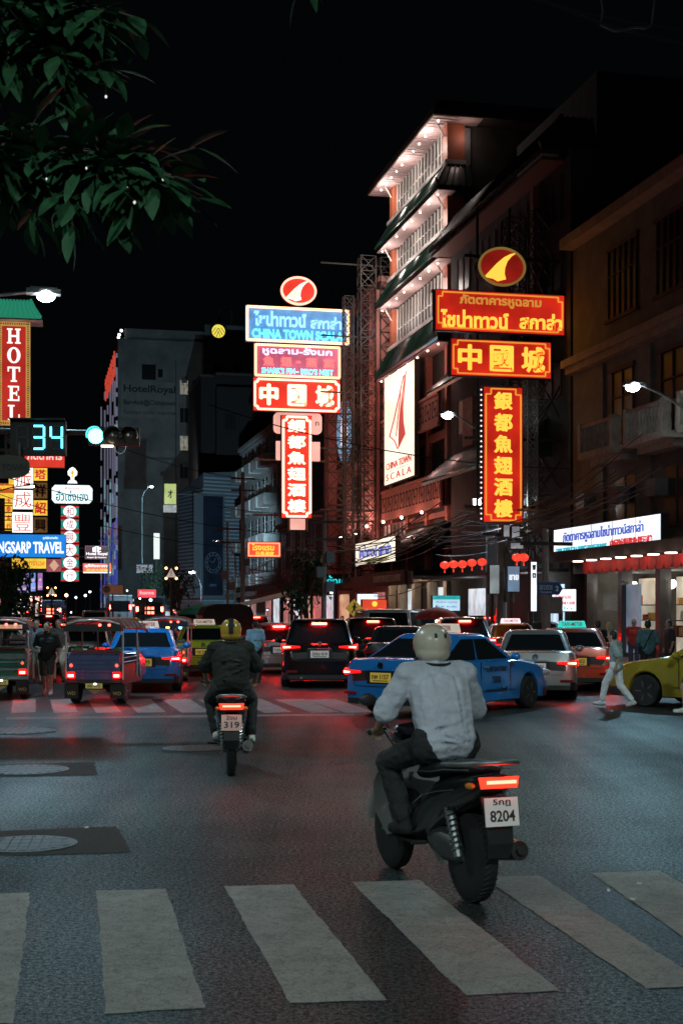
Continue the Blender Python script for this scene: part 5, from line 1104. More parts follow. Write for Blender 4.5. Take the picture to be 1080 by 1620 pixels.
# ---------------------------------------------------------------- trees
LEAF = mat('dark glossy leaf', (.018, .075, .030), .62, 0, .5, 9, spec=.3)
BARK = mat('rough bark', (.09, .07, .055), .9, 0, .4, 9, .5, 25)
def leaf(b, p, d, up, L, W, m=0):
    d = d.normalized(); s = d.cross(up).normalized(); n = s.cross(d).normalized(); p = Vector(p)
    prof = ((0, .02), (.2, .62), (.45, 1), (.7, .8), (.88, .4), (1, .03)); vs = []
    for t, w in prof:
        c = p + d * (L * t) - n * (L * .22 * t * t)
        vs += [c - s * (W * w / 2) + n * (.10 * W * w), c, c + s * (W * w / 2) + n * (.10 * W * w)]
    fs = []
    for k in range(5):
        i = 3 * k; fs += [(i, i + 1, i + 4, i + 3), (i + 1, i + 2, i + 5, i + 4)]
    b.add(vs, fs, m)
def big_tree():
    t = thing('roadside_tree', 'leafy tree branch overhanging the top left corner', 'tree', (-4.6, 7.6, 0), 0); o = Vector((-4.6, 7.6, 0))
    q = lambda px, py, Y: P(px, py, Y) - o
    MB().tube([(0, 0, 0), (.05, 0, 1.2), (.0, .05, 2.6), (.2, 0, 3.6), (.5, -.1, 4.6), (.7, -.2, 6.5)], [.24, .19, .17, .15, .12, .06], 10).build('trunk', BARK, t, 60)
    limbs = [[(.2, 0, 3.6), q(-260, 180, 7.4), q(-60, 215, 7.0), q(110, 250, 6.8), q(175, 262, 6.7), q(228, 272, 6.6)],
             [(.5, -.1, 4.6), q(-200, -60, 7.4), q(-20, -30, 7.2), q(60, 0, 7.0), q(140, 14, 6.9)],
             [(.3, 0, 4.0), q(-200, 90, 7.5), q(-40, 90, 7.3), q(50, 75, 7.1), q(112, 92, 7.0)],
             [(.2, 0, 3.9), q(-200, 300, 7.2), q(-60, 260, 7.0), q(40, 265, 6.9), q(120, 315, 6.8)],
             [(.7, -.2, 6.3), q(100, -200, 7.3), q(330, -120, 7.1), q(450, -125, 7.0), q(468, -98, 7.0)]]
    b = MB()
    for l in limbs: b.tube(l, [.07, .05, .035, .022, .014, .006][:len(l)], 6)
    cr = MB(); tw = MB()
    R2 = random.Random(5)
    def spray(p, d, n, L):
        d = d.normalized()
        e = p + d * L * 1.3; tw.tube([p, (p + e) / 2 + Vector((0, 0, .01)), e], [.006, .005, .003], 4)
        for k in range(n):
            f = k / max(1, n - 1); pos = p.lerp(e, f); a = R2.uniform(0, 6.28)
            side = d.cross(Vector((0, 0, 1))).normalized(); dd = d * (.5 + .6 * f) + side * math.cos(a) * .95 + Vector((0, 0, 1)) * (math.sin(a) * .55 - .16)
            leaf(cr, pos, dd, Vector((R2.uniform(-.3, .3), R2.uniform(-.6, .1), 1)), R2.uniform(.15, .23), R2.uniform(.06, .092))
    for li, l in enumerate(limbs):
        pts = [Vector(p) for p in l]; start = 1 if li != 4 else 3
        for i in range(start, len(pts) - 1):
            n = 26 if li != 4 else 3
            if li in (1, 2): n = 22
            for k in range(n):
                f = R2.random(); p = pts[i].lerp(pts[i + 1], f); al = (pts[i + 1] - pts[i]).normalized()
                d = al * R2.uniform(.2, .9) + Vector((R2.uniform(-.5, .5), R2.uniform(-.9, .9), R2.uniform(-.75, .55)))
                spray(p, d, R2.randint(4, 7), R2.uniform(.10, .24))
        if li != 4: spray(pts[-1], pts[-1] - pts[-2], 8, .22)
        else: spray(pts[-1], Vector((.2, 0, -1)), 3, .1)
    b.v += []; nb = len(tw.v)
    b.add(tw.v, tw.f).build('branch', BARK, t, 60); cr.build('crown', LEAF, t, 60)
    for i, (px, py, r) in enumerate(((168, 153, .010), (137, 266, .008), (74, 283, .007), (258, 284, .008), (213, 320, .011), (202, 297, .006))):
        c = P(px, py, 6.45); u = thing('fairy_light', 'tiny white fairy light hanging among the leaves of the branch', 'fairy light', c, 0, 'fairy lights in the overhanging branch')
        MB().ball((0, 0, 0), (r * .6, r * .6, r * .8), 8, 6).build('bulb', emi('fairy bulb', (.85, .9, .8), .8, False), u); MB().cyl((0, 0, r), (0, .0, r + .06), .002, .002, 4).build('cord', BLACKP, u)
big_tree()
def bush_tree(label, px, Y, h, w, seed, n=900):
    c = P(px, 968, Y); t = thing('street_tree', label, 'tree', (c.x, c.y, 0), 0); r = random.Random(seed)
    MB().tube([(0, 0, 0), (.05, 0, h * .3), (-.03, .02, h * .6), (.02, 0, h * .85)], [.14, .11, .08, .03], 8).build('trunk', BARK, t, 60)
    br = MB(); cr = MB(); cl = []
    for k in range(16):
        a = r.uniform(0, 6.28); z = r.uniform(.34, .98); rad = w * (1 - abs(z - .62) * 1.2) * r.uniform(.5, 1.0)
        p = Vector((rad * math.cos(a), rad * math.sin(a), h * z)); cl.append(p); br.tube([(0, 0, h * (z * .6)), p * .5 + Vector((0, 0, h * z * .4)), p], [.05, .03, .012], 5)
    br.build('branch', BARK, t)
    for k in range(n):
        p = r.choice(cl) + Vector((r.gauss(0, w * .24), r.gauss(0, w * .24), r.gauss(0, h * .065)))
        leaf(cr, p, Vector((r.uniform(-1, 1), r.uniform(-1, 1), r.uniform(-1, .3))), Vector((r.uniform(-.5, .5), r.uniform(-.5, .5), 1)), r.uniform(.22, .4), r.uniform(.1, .16))
    cr.build('crown', LEAF, t)
bush_tree('dark round tree at the left edge below the blue travel sign', 8, 62, 4.1, 1.3, 1, 1300)
bush_tree('dark street tree beside the pole with white boxes in mid street', 484, 74, 4.9, 1.2, 2, 900)
bush_tree('small dark tree under the amber warning lamps', 283, 108, 5.0, 1.3, 3, 500)
bush_tree('slim dark tree beside the distant pole', 240, 140, 7, 1.6, 4, 500)
# ---------------------------------------------------------------- vehicles (local frame: heading +y, rear at -y, ground z=0)
TL_ON = emi('lit tail light core', (1, .006, .004), 480, True); TL_LENS = emi('red tail light lens', (1, .008, .006), 1.6, False); TL_DIM = mat('dull red lens', (.22, .012, .012), .15, coat=.5)
AMBER = mat('amber lens', (.6, .2, .02), .2, coat=.4); HEADL = emi('headlamp glass', (.5, .55, .6), .04, False)
PL_W = emi('lit white plate', (.75, .75, .72), .22, False); PL_Y = emi('lit yellow plate', (.72, .50, .08), .30, False); INKB = mat('plate ink', (.02, .02, .02), .6)
TRIM = mat('dark bumper plastic', (.022, .022, .024), .5, 0, .2, 15)
RIM = mat('alloy rim', (.28, .28, .29), .3, .9)
def paint(name, col, metal=.15): return mat(name, col, .24, metal, .04, 2, coat=.8)
def wheel(t, x, y, r, w, face, spokes=5, rim=None):
    s = 1 if face > 0 else -1
    o = MB().lathe([(r * .66, -w / 2), (r * .90, -w / 2), (r * .985, -w * .36), (r, -w * .2), (r, w * .2), (r * .985, w * .36), (r * .90, w / 2), (r * .66, w / 2)], (0, 0, 0), 'x', 28).build('wheel', RUBBER, t, 40, (x, y, r))
    b = MB().lathe([(.001, s * w * .22), (r * .60, s * w * .18), (r * .69, s * w * .45), (r * .66, s * w * .40), (r * .64, -s * w * .3), (.001, -s * w * .3)], (0, 0, 0), 'x', 24, 1)
    for k in range(spokes):
        a = 2 * math.pi * k / spokes; b.bar((s * w * .36, r * .08 * math.cos(a), r * .08 * math.sin(a)), (s * w * .40, r * .64 * math.cos(a), r * .64 * math.sin(a)), r * .17, w * .14)
    b.lathe([(.001, s * w * .46), (r * .13, s * w * .44), (r * .15, s * w * .3)], (0, 0, 0), 'x', 12); b.build('rim', [rim or RIM, BLACKP], o)
    return o
def lerpf(tab, y):
    if y <= tab[0][0]: return tab[0][1]
    for (a, u), (b, v) in zip(tab, tab[1:]):
        if y <= b: k = (y - a) / (b - a); k = k * k * (3 - 2 * k) * .5 + k * .5; return u + (v - u) * k
    return tab[-1][1]
KIND = {
 'sedan': dict(L=4.62, W=1.78, r=.315, ax=(-1.32, 1.36), top=[(-2.31, .62), (-2.27, .98), (-2.1, 1.02), (-1.6, 1.03), (-.9, .98), (.7, .97), (1.0, .97), (1.7, .88), (2.15, .76), (2.31, .56)], gh=(-1.95, 1.05, -.98, .28, .96, 1.46), tail=(.72, .86), plate=.70),
 'suv': dict(L=4.70, W=1.86, r=.365, ax=(-1.36, 1.38), top=[(-2.35, .70), (-2.31, 1.02), (-2.2, 1.08), (-1.5, 1.08), (.8, 1.06), (1.1, 1.06), (1.8, .98), (2.2, .86), (2.35, .62)], gh=(-2.24, 1.10, -1.78, .35, 1.06, 1.68), tail=(.93, 1.08), plate=.83),
 'hatch': dict(L=4.20, W=1.76, r=.32, ax=(-1.22, 1.26), top=[(-2.10, .66), (-2.06, .95), (-1.98, 1.0), (-1.4, 1.0), (.7, .97), (1.0, .97), (1.6, .89), (1.95, .78), (2.1, .56)], gh=(-2.0, 1.05, -1.42, .25, .98, 1.52), tail=(.80, .98), plate=.72),
 'van': dict(L=4.9, W=1.90, r=.34, ax=(-1.5, 1.65), top=[(-2.45, .7), (-2.42, 1.05), (-2.3, 1.1), (1.2, 1.08), (1.7, 1.06), (2.2, .95), (2.45, .65)], gh=(-2.40, 1.75, -2.2, .95, 1.06, 1.95), tail=(.85, 1.15), plate=.78),
}
def car(label, kind, pm, loc, head, cat='car', name='parked_car', plate='w', ptxt='1กข 482', lights=True, roofsign=None, text=None, brake=True, group=None, rails=False, bumper_dark=.36, twotone=None, tailmat=None):
    K = KIND[kind]; L, W, wr = K['L'], K['W'], K['r']; hw = W / 2
    t = thing(name, label, cat, (loc[0], loc[1], 0), head, group)
    ya, yb = K['ax']; AR = wr + .055
    ys = [-L / 2, -L / 2 + .02, -L / 2 + .06, -L / 2 + .13, -L / 2 + .24, -L / 2 + .42]
    for yc in (ya, yb): ys += [yc - AR - .012, yc - AR + .002] + [yc + AR * math.cos(math.pi * (1 - k / 10)) for k in range(1, 10)] + [yc + AR - .002, yc + AR + .012]
    ys += [-.6, -.3, 0, .3, .6, L / 2 - .40, L / 2 - .24, L / 2 - .13, L / 2 - .06, L / 2 - .02, L / 2]
    ys = sorted(y for y in set(round(v, 4) for v in ys) if -L / 2 - 1e-6 <= y <= L / 2 + 1e-6)
    rings = []
    for y in ys:
        e = max(0, (abs(y) - (L / 2 - .42)) / .42); w = hw * (1 - .16 * e ** 3 - .03 * (abs(y) / (L / 2)) ** 2) * (1 - (.05 * max(0, y / (L / 2)) ** 2))
        zt = lerpf(K['top'], y); zs = .20 + .06 * e ** 3 * (1 if y < 0 else .6); za = zs
        for yc in (ya, yb):
            if abs(y - yc) < AR: za = max(zs, wr + math.sqrt(max(0, AR * AR - (y - yc) ** 2)))
        zm = max(za + .03, .52); zsx = max(zm + .04, zt - .20); zk = zt - .05
        h = [(w * .70, zs), (w * .70, za), (w * .965, za), (w * .99, za + .02), (w, (za + .02 + zm) / 2 + .01), (w, zm), (w * .985, zsx), (w * .95, zk), (w * .86, zt), (w * .45, zt + .018)]
        rings.append([(x, y, z) for x, z in h] + [(-x, y, z) for x, z in reversed(h)])
    b = MB(); b.loft(rings)
    mats = [pm, TRIM, twotone or pm]
    for i, f in enumerate(b.f):
        zc = sum(b.v[k][2] for k in f) / len(f); xc = max(abs(b.v[k][0]) for k in f)
        if zc < bumper_dark and len(f) == 4 and (min(abs(b.v[k][1]) for k in f) > L / 2 - .5 or zc < .27): b.m[i] = 1
        if xc <= hw * .72 and zc < .9 and len(f) == 4 and max(b.v[k][2] for k in f) < wr * 2 + .2: b.m[i] = 1
        if twotone and zc < .70 and b.m[i] == 0: b.m[i] = 2
    b.build('body', mats, t, 38)
    # greenhouse
    y0, y1, y2, y3, zb, zr = K['gh']; wb, wt = hw * .90, hw * (.70 if kind != 'van' else .78); zr0 = zr - .07
    def foot(ya_, yb_, w, z, ch):
        arc = lambda cx_, cy_, sx, sy, ry, fl: [(cx_ + sx * ch * (math.sin(q) if fl else math.cos(q)), cy_ + sy * ry * (math.cos(q) if fl else math.sin(q)), z) for q in (RAD(30), RAD(60))]
        ra, rb = ch * 1.5, ch * 1.7
        return [(-w + ch, ya_, z), (w - ch, ya_, z)] + arc(w - ch, ya_ + ra, 1, -1, ra, True) + [(w, ya_ + ra, z), (w, yb_ - rb, z)] + arc(w - ch, yb_ - rb, 1, 1, rb, False) + [(w - ch, yb_, z), (-w + ch, yb_, z)] + arc(-w + ch, yb_ - rb, -1, 1, rb, True) + [(-w, yb_ - rb, z), (-w, ya_ + ra, z)] + arc(-w + ch, ya_ + ra, -1, -1, ra, False)
    A, B = foot(y0, y1, wb, zb - .03, .13), foot(y2, y3, wt + .03, zr0, .15)
    C, D = foot(y2 + .07, y3 - .10, wt - .05, zr - .015, .16), foot(y2 + .30, y3 - .35, wt - .30, zr, .1)
    MB().loft([A, B, C, D], 0, False, True).build('cabin', pm, t, 50)
    q = MB().panel((A[0], A[1], B[1], B[0]), .0, 1.0, .10, .93, .006, .012); rw = q.build('rear_window', GLASSD, t)
    MB().panel((A[9], A[8], B[8], B[9]), .04, .96, .06, .94, .006, .012).build('windscreen', GLASSD, t)
    for sd in (1, -1):
        quad = (A[4], A[5], B[5], B[4]) if sd > 0 else (A[12], A[13], B[13], B[12])
        for u0, u1 in (((.05, .30), (.325, .60), (.625, .97)) if kind in ('suv', 'van') else ((.06, .50), (.525, .97))):
            if sd < 0: u0, u1 = 1 - u1, 1 - u0
            MB().panel(quad, u0, u1, .10, .92, .006, .012).build('side_window', GLASSD, t)
    # rear lights wrapping the corner
    z0, z1 = K['tail']
    for sd in (1, -1):
        def outl(off, xs): 
            res = []
            for x in xs:
                if x <= .84: res.append((sd * hw * x, -L / 2 - off))
                elif x <= .93: res.append((sd * (hw * x + off * .6), -L / 2 + .06 * ((x - .84) / .09) ** 2 - off * .8))
                else: res.append((sd * (hw * .985 + off), -L / 2 + .06 + .24 * ((x - .93) / .07)))
            return res
        def strip(b, xs, za, zb, off, m=0, taper=0):
            p = outl(off, xs); p2 = outl(off - .035, xs); n = len(p); rr = []
            for i, ((x, y), (u, v)) in enumerate(zip(p, p2)):
                k = taper * (1 - i / (n - 1)); rr.append([(x, y, za + k), (x, y, zb - k), (u, v, zb - k), (u, v, za + k)])
            b.loft(rr, m)
        X = (.50, .62, .75, .84, .89, .93, .96, 1.0) if kind != 'van' else (.80, .84, .89, .93, .96, 1.0)
        b = MB(); strip(b, X, z0, z1, .012, 0, (z1 - z0) * .36); tl = b.build('tail_light', TL_LENS if lights else TL_DIM, t, 40)
        if lights:
            zc = (z0 + z1) / 2; hh = (z1 - z0) * .24; b = MB(); strip(b, X[2:-2], zc - hh * .8, zc + hh * .5, .022, 0, hh * .3); b.build('light_core', tailmat or TL_ON, tl)
        MB().box((sd * hw * .72, -L / 2 + .0, .42), (.26, .06, .055)).build('reflector', TL_DIM, t)
        MB().ball((sd * (hw * .76), L / 2 - .24, K['top'][-2][1] - .09), (.17, .25, .075), 16, 10, 0, Matrix.Rotation(sd * -.45, 3, 'Z')).build('headlight', HEADL, t, 60)
        b = MB().ball((sd * (hw + .10), y1 - .42, zb + .06), (.10, .07, .075), 10, 8).bar((sd * (hw * .9), y1 - .40, zb), (sd * (hw + .06), y1 - .42, zb + .03), .04); b.build('mirror', pm, t, 60)
        for yy in (-.25, -1.15) if kind != 'van' else (.2,): MB().box((sd * (hw * .995), yy, .84 if kind == 'sedan' else .9), (.035, .19, .03)).build('door_handle', CHROME, t)
        b = MB()
        for yy in (.62, -.42, -1.18): b.box((sd * (hw * .994), yy, .66), (.012, .012, .58))
        b.box((sd * hw * .999, -.2, .40), (.012, 1.9, .012)); b.build('door_seam', BLACKP, t)
    zp = K['plate']
    pl = MB().rng(-.22, .22, -L / 2 - .012, -L / 2 + .01, zp - .085, zp + .085).rng(-.30, .30, -L / 2 - .004, -L / 2 + .02, zp - .11, zp + .12, 1).build('license_plate', [PL_Y if plate == 'y' else PL_W, BLACKP], t)
    MB().text(ptxt, 0, zp + .012, .36, .085, -L / 2 - .014, .004, 0, .02).rng(-.16, .16, -L / 2 - .016, -L / 2 - .0125, zp - .065, zp - .05).build('lettering', INKB, pl)
    zg = z1 + .03 if kind != 'sedan' else .915
    MB().lathe([(.045, -L / 2 - .012), (.06, -L / 2 - .012), (.06, -L / 2 + .02), (.045, -L / 2 + .02)], (0, 0, zg if kind == 'sedan' else z1 + .0), 'y', 18).bar((-.03, -L / 2 - .008, (zg if kind == 'sedan' else z1)), (.03, -L / 2 - .008, (zg if kind == 'sedan' else z1)), .012).build('emblem', CHROME, t)
    MB().bar((-hw * .30, -L / 2 - .01, zp + .135), (hw * .30, -L / 2 - .01, zp + .135), .03, .03).build('boot_trim', CHROME if kind == 'suv' else pm, t)
    b = MB().box((0, -L / 2 - .003, zp - .155), (hw * 1.24, .008, .010))
    for sd in (1, -1): b.bar((sd * hw * .62, -L / 2 - .003, zp - .155), (sd * hw * .70, -L / 2 - .003, z0), .010, .008)
    b.build('boot_seam', BLACKP, t)
    b = MB().rng(-hw * .80, hw * .80, -L / 2 - .012, -L / 2 + .14, .235, .33); b.build('bumper', TRIM, t)
    if brake:
        n0 = Vector(A[0]).lerp(Vector(B[0]), .90); n1 = Vector(A[1]).lerp(Vector(B[1]), .90)
        if kind == 'sedan': n0 = Vector(A[0]).lerp(Vector(B[0]), .17); n1 = Vector(A[1]).lerp(Vector(B[1]), .17)
        c = (n0 + n1) / 2 + Vector((0, -.025, .012)); MB().box(c, (.36, .03, .04)).build('high_brake_light', TL_ON if lights else TL_DIM, t)
    if kind in ('suv', 'hatch'): MB().rng(-wt * .9, wt * .9, y2 - .16, y2 + .1, zr - .055, zr - .02).build('spoiler', pm, t)
    if rails:
        for sd in (1, -1): MB().tube([(sd * (wt - .06), y2 + .15, zr - .02), (sd * (wt - .05), y2 + .3, zr + .05), (sd * (wt - .05), y3 - .45, zr + .05), (sd * (wt - .06), y3 - .25, zr - .02)], .018, 6).build('roof_rail', CHROME, t)
    MB().cyl((-.45, -L / 2 + .05, .26), (-.45, -L / 2 - .03, .26), .03).build('exhaust', CHROME, t)
    for x, fc in ((-hw + .11, -1), (hw - .11, 1)):
        for y in (ya, yb): wheel(t, x, y, wr, .21, fc)
    if roofsign:
        b = MB().prism([(-.34, zr + .01), (.34, zr + .01), (.30, zr + .17), (-.30, zr + .17)], (y2 + y3) / 2 - .1, (y2 + y3) / 2 + .1); rs = b.build('taxi_roof_sign', roofsign, t)
        MB().text('TAXI-METER', 0, zr + .09, .5, .09, (y2 + y3) / 2 - .102, .004, 0, .02).build('lettering', INKR, rs)
    if text:
        for sd in (1, -1):
            b = MB(); s = text
            b.text(s[0], 0, .80, .70, .10, 0, .004, 0, .01); b.text(s[1], 0, .60, .28, .13, 0, .004, 0, .02); b.text(s[2], 0, .42, .75, .09, 0, .004, 0, .01)
            b.v = [(sd * (hw + .004 - y), sd * x + .1, z) for x, y, z in b.v]; b.build('door_lettering', INKB, t)
    return t
BLUE = paint('taxi blue paint', (.022, .22, .66)); LIME = paint('taxi lime yellow paint', (.66, .74, .03)); OLIVE = paint('taxi yellow green paint', (.38, .29, .028)); BLK = mat('black car paint', (.005, .005, .0055), .2, 0, spec=.3, coat=.35); SILV = paint('silver car paint', (.46, .47, .48), .6)
ORNG = paint('taxi orange red paint', (.62, .085, .03)); DKG = paint('graphite car paint', (.045, .047, .05), .4); DKR = paint('dark red car paint', (.16, .015, .015)); WHT = paint('white car paint', (.60, .60, .59))
RS_Y = emi('taxi roof sign', (.80, .68, .55), .5, False); RS_P = emi('pink lit taxi sign', (1, .72, .74), 1.4, False); RS_T = emi('teal lit taxi sign', (.03, .62, .52), 1.0, False)
def at(px, py): g = G(px, py); return (g.x, g.y)
def off(p, h, d): return (p[0] - math.sin(h) * d, p[1] + math.cos(h) * d)   # move d metres along the heading
HV = AZ * .85
# blue taxi crossing to the right in front of the queue
h = -RAD(37.5); c = ((.66 + 3.48) / 2 + .02, (25.45 + 26.60) / 2 + .12)
car('bright blue taxi turning right across the junction behind the white shirted rider', 'sedan', BLUE, c, h, 'taxi', 'taxi', 'y', 'ทพ 1157', roofsign=RS_Y, text=('CORPORATE TAXI', 'TAXI', 'สหกรณ์แท็กซี่'), twotone=None)
def behind(px, py, h, L): p = at(px, py); return off(p, h, L / 2 - .45)
car('black sport utility car with glowing tail lights in the middle of the queue', 'suv', BLK, behind(505, 1088, RAD(2), 4.7), RAD(2), 'car', 'queuing_car', 'w', '2กฌ 614', rails=True)
car('pale silver saloon car behind the nose of the blue taxi', 'sedan', SILV, behind(846, 1107, RAD(-8), 4.6), RAD(-8), 'car', 'queuing_car', 'w', '4กร 8026', brake=False)
car('orange red taxi at the right end of the queue', 'sedan', ORNG, behind(910, 1093, RAD(-6), 4.6), RAD(-6), 'taxi', 'taxi', 'y', 'ทศ 302', roofsign=RS_T)
car('yellow green taxi entering the frame from the right edge', 'sedan', OLIVE, (7.48, 26.77), RAD(48), 'taxi', 'taxi', 'y', 'ทส 771', text=('TAXI-METER', '24', 'แท็กซี่'), lights=False, roofsign=RS_Y)
car('blue taxi half hidden behind the blue panelled tuk-tuk', 'sedan', BLUE, behind(226, 1095, RAD(6), 4.6), RAD(6), 'taxi', 'taxi', 'y', 'ทพ 398', roofsign=RS_Y)
car('lime yellow taxi waiting between the blue taxi and the gold helmet rider', 'sedan', LIME, behind(322, 1069, RAD(5), 4.6), RAD(5), 'taxi', 'taxi', 'y', 'ทล 5410', roofsign=RS_Y)
car('silver hatchback squeezed beside the black sport utility car', 'hatch', SILV, behind(442, 1066, RAD(7), 4.2), RAD(7), 'car', 'queuing_car', 'w', '1ขค 77')
car('dark people carrier right behind the black sport utility car', 'suv', BLK, behind(590, 1066, RAD(4), 4.7), RAD(4), 'car', 'queuing_car', 'w', '6กง 91')
car('white van roofed above the dark people carrier', 'van', WHT, (P(600, 968, 49).x, 49), RAD(6), 'van', 'delivery_van', lights=False, brake=False)
car('graphite saloon between the dark people carrier and the blue taxi', 'sedan', DKG, behind(628, 1077, RAD(-4), 4.6), RAD(-4), 'car', 'queuing_car', 'w', '3กท 250', lights=False, brake=False)
car('dark car with a lit high brake light behind the cream helmet', 'suv', DKG, behind(735, 1064, RAD(0), 4.7), RAD(0), 'car', 'queuing_car', 'w', '8กด 33', lights=True)
car('dark red car under the pink lit taxi sign', 'sedan', DKR, behind(812, 1058, RAD(-3), 4.6), RAD(-3), 'taxi', 'taxi', 'y', 'ทร 880', roofsign=RS_P)
car('black saloon with glowing tail lights behind the walking man', 'sedan', BLK, behind(128, 1068, RAD(6), 4.6), RAD(6), 'car', 'queuing_car', 'w', '5กจ 12')
# farther traffic, rows reaching down the street
farc = [(30, 1020, 'hatch', SILV, 1), (78, 1012, 'suv', BLK, 1), (150, 1013, 'van', SILV, 0), (118, 1003, 'sedan', WHT, 1), (60, 1000, 'sedan', DKG, 1), (22, 1002, 'suv', WHT, 0), (208, 1011, 'sedan', LIME, 1), (310, 1022, 'sedan', BLUE, 0), (405, 1024, 'suv', WHT, 1), (380, 1012, 'sedan', SILV, 1), (295, 1007, 'van', WHT, 0), (95, 994, 'sedan', SILV, 0), (135, 992, 'suv', BLK, 1), (175, 993, 'sedan', WHT, 1), (44, 991, 'van', SILV, 1), (270, 998, 'sedan', DKR, 1), (340, 999, 'suv', WHT, 1), (660, 1030, 'van', DKG, 0), (770, 1029, 'suv', BLK, 1), (868, 1041, 'sedan', DKG, 1)]
fl = ['silver hatchback in the row behind the green tuk-tuk', 'black sport utility car behind the walking man, one row back', 'silver van above the roof of the blue panelled tuk-tuk', 'white saloon a little way behind the walking man', 'graphite saloon two rows behind the green tuk-tuk', 'white sport utility car at the left edge of the far traffic', 'lime taxi between the tuk-tuk roof and the dark bus', 'blue saloon in front of the dark canvas truck', 'white sport utility car right of the gold helmet', 'silver saloon farther back behind the gold helmet', 'white van below the amber warning lamps', 'distant silver saloon under the gold shop column', 'distant black sport utility car in front of the buses', 'distant white saloon right in front of the white roofed bus', 'distant silver van by the round tree', 'distant dark red saloon below the dark bus', 'distant white sport utility car left of the dark canvas truck', 'graphite van beside the red umbrella', 'black sport utility car in front of the shop with the menu board', 'graphite saloon by the blue street name post']
for (px, py, kd, pm, lt), lab in zip(farc, fl): car(lab, kd, pm, behind(px, py, HV, 4.2), HV, 'car', 'queuing_car', 'w', '1กก 11', lights=bool(lt), brake=bool(lt), group='traffic queuing down the street')

def bus(label, px, py, W, H, L, pm, h, led, roof):
    p = off(at(px, py), h, L / 2); t = thing('bus', label, 'bus', (p[0], p[1], 0), h); hw = W / 2
    def ring(y, s, zt): 
        r = .28; pts = []
        for cx_, cz_, a0 in ((1, 1, 0), (-1, 1, 90), (-1, -1, 180), (1, -1, 270)):
            for k in range(4):
                a = RAD(a0 + 30 * k); pts.append((cx_ * (hw * s - r) + r * math.cos(a), y, (zt - r if cz_ > 0 else .45 + r) + r * math.sin(a)))
        return pts
    MB().loft([ring(-L / 2, .93, H - .12), ring(-L / 2 + .12, .99, H - .03), ring(-L / 2 + .5, 1, H), ring(L / 2 - .5, 1, H), ring(L / 2 - .1, .98, H - .05), ring(L / 2, .93, H - .15)]).build('body', [pm], t, 40)
    MB().rng(-hw * .92, hw * .92, -L / 2 + .6, L / 2 - .6, H, H + .10).build('roof', roof, t)
    MB().rng(-hw * .78, hw * .78, -L / 2 - .015, -L / 2 + .03, H * .55, H * .86).build('rear_window', GLASSD, t)
    for sd in (1, -1):
        for k in range(6): MB().rng(min(sd * hw, sd * (hw + .012)), max(sd * hw, sd * (hw + .012)), -L / 2 + .6 + k * (L - 1.2) / 6, -L / 2 + .6 + (k + .9) * (L - 1.2) / 6, H * .50, H * .84).build('side_window', GLASSD, t)
        MB().rng(sd * hw * .80 - .09, sd * hw * .80 + .09, -L / 2 - .02, -L / 2 + .03, H * .62, H * .74).build('tail_light', TL_ON, t)
        MB().rng(sd * hw * .80 - .1, sd * hw * .80 + .1, -L / 2 - .02, -L / 2 + .03, .9, 1.1).build('reflector', TL_DIM, t)
        for y in (-L / 2 + 1.8, L / 2 - 2): wheel(t, sd * (hw - .14), y, .46, .26, sd)
    if led:
        for z in (H * .70, H * .58): MB().rng(-.36, .36, -L / 2 - .05, -L / 2 - .016, z - .10, z + .12).build('route_display', emi('red route display', (1, .17, .10), 4.5, True), t)
    MB().rng(-hw * .9, hw * .9, -L / 2 - .04, -L / 2 + .1, .42, .72).build('bumper', TRIM, t)
    return t
bus('dark bus with red lit rear displays in mid street', 237, 1004, 2.5, 3.05, 10, paint('dark bus paint', (.035, .045, .055)), RAD(4), True, mat('bus roof grey', (.25, .27, .29), .5))
bus('white roofed bus beside the dark bus', 190, 998, 2.5, 3.4, 10, paint('pale bus paint', (.32, .33, .34)), RAD(8), False, WHITEP)
bus('distant blue bus with a red display near the round tree', 80, 996, 2.5, 3.0, 9, paint('blue bus paint', (.04, .07, .16)), RAD(9), True, WHITEP)

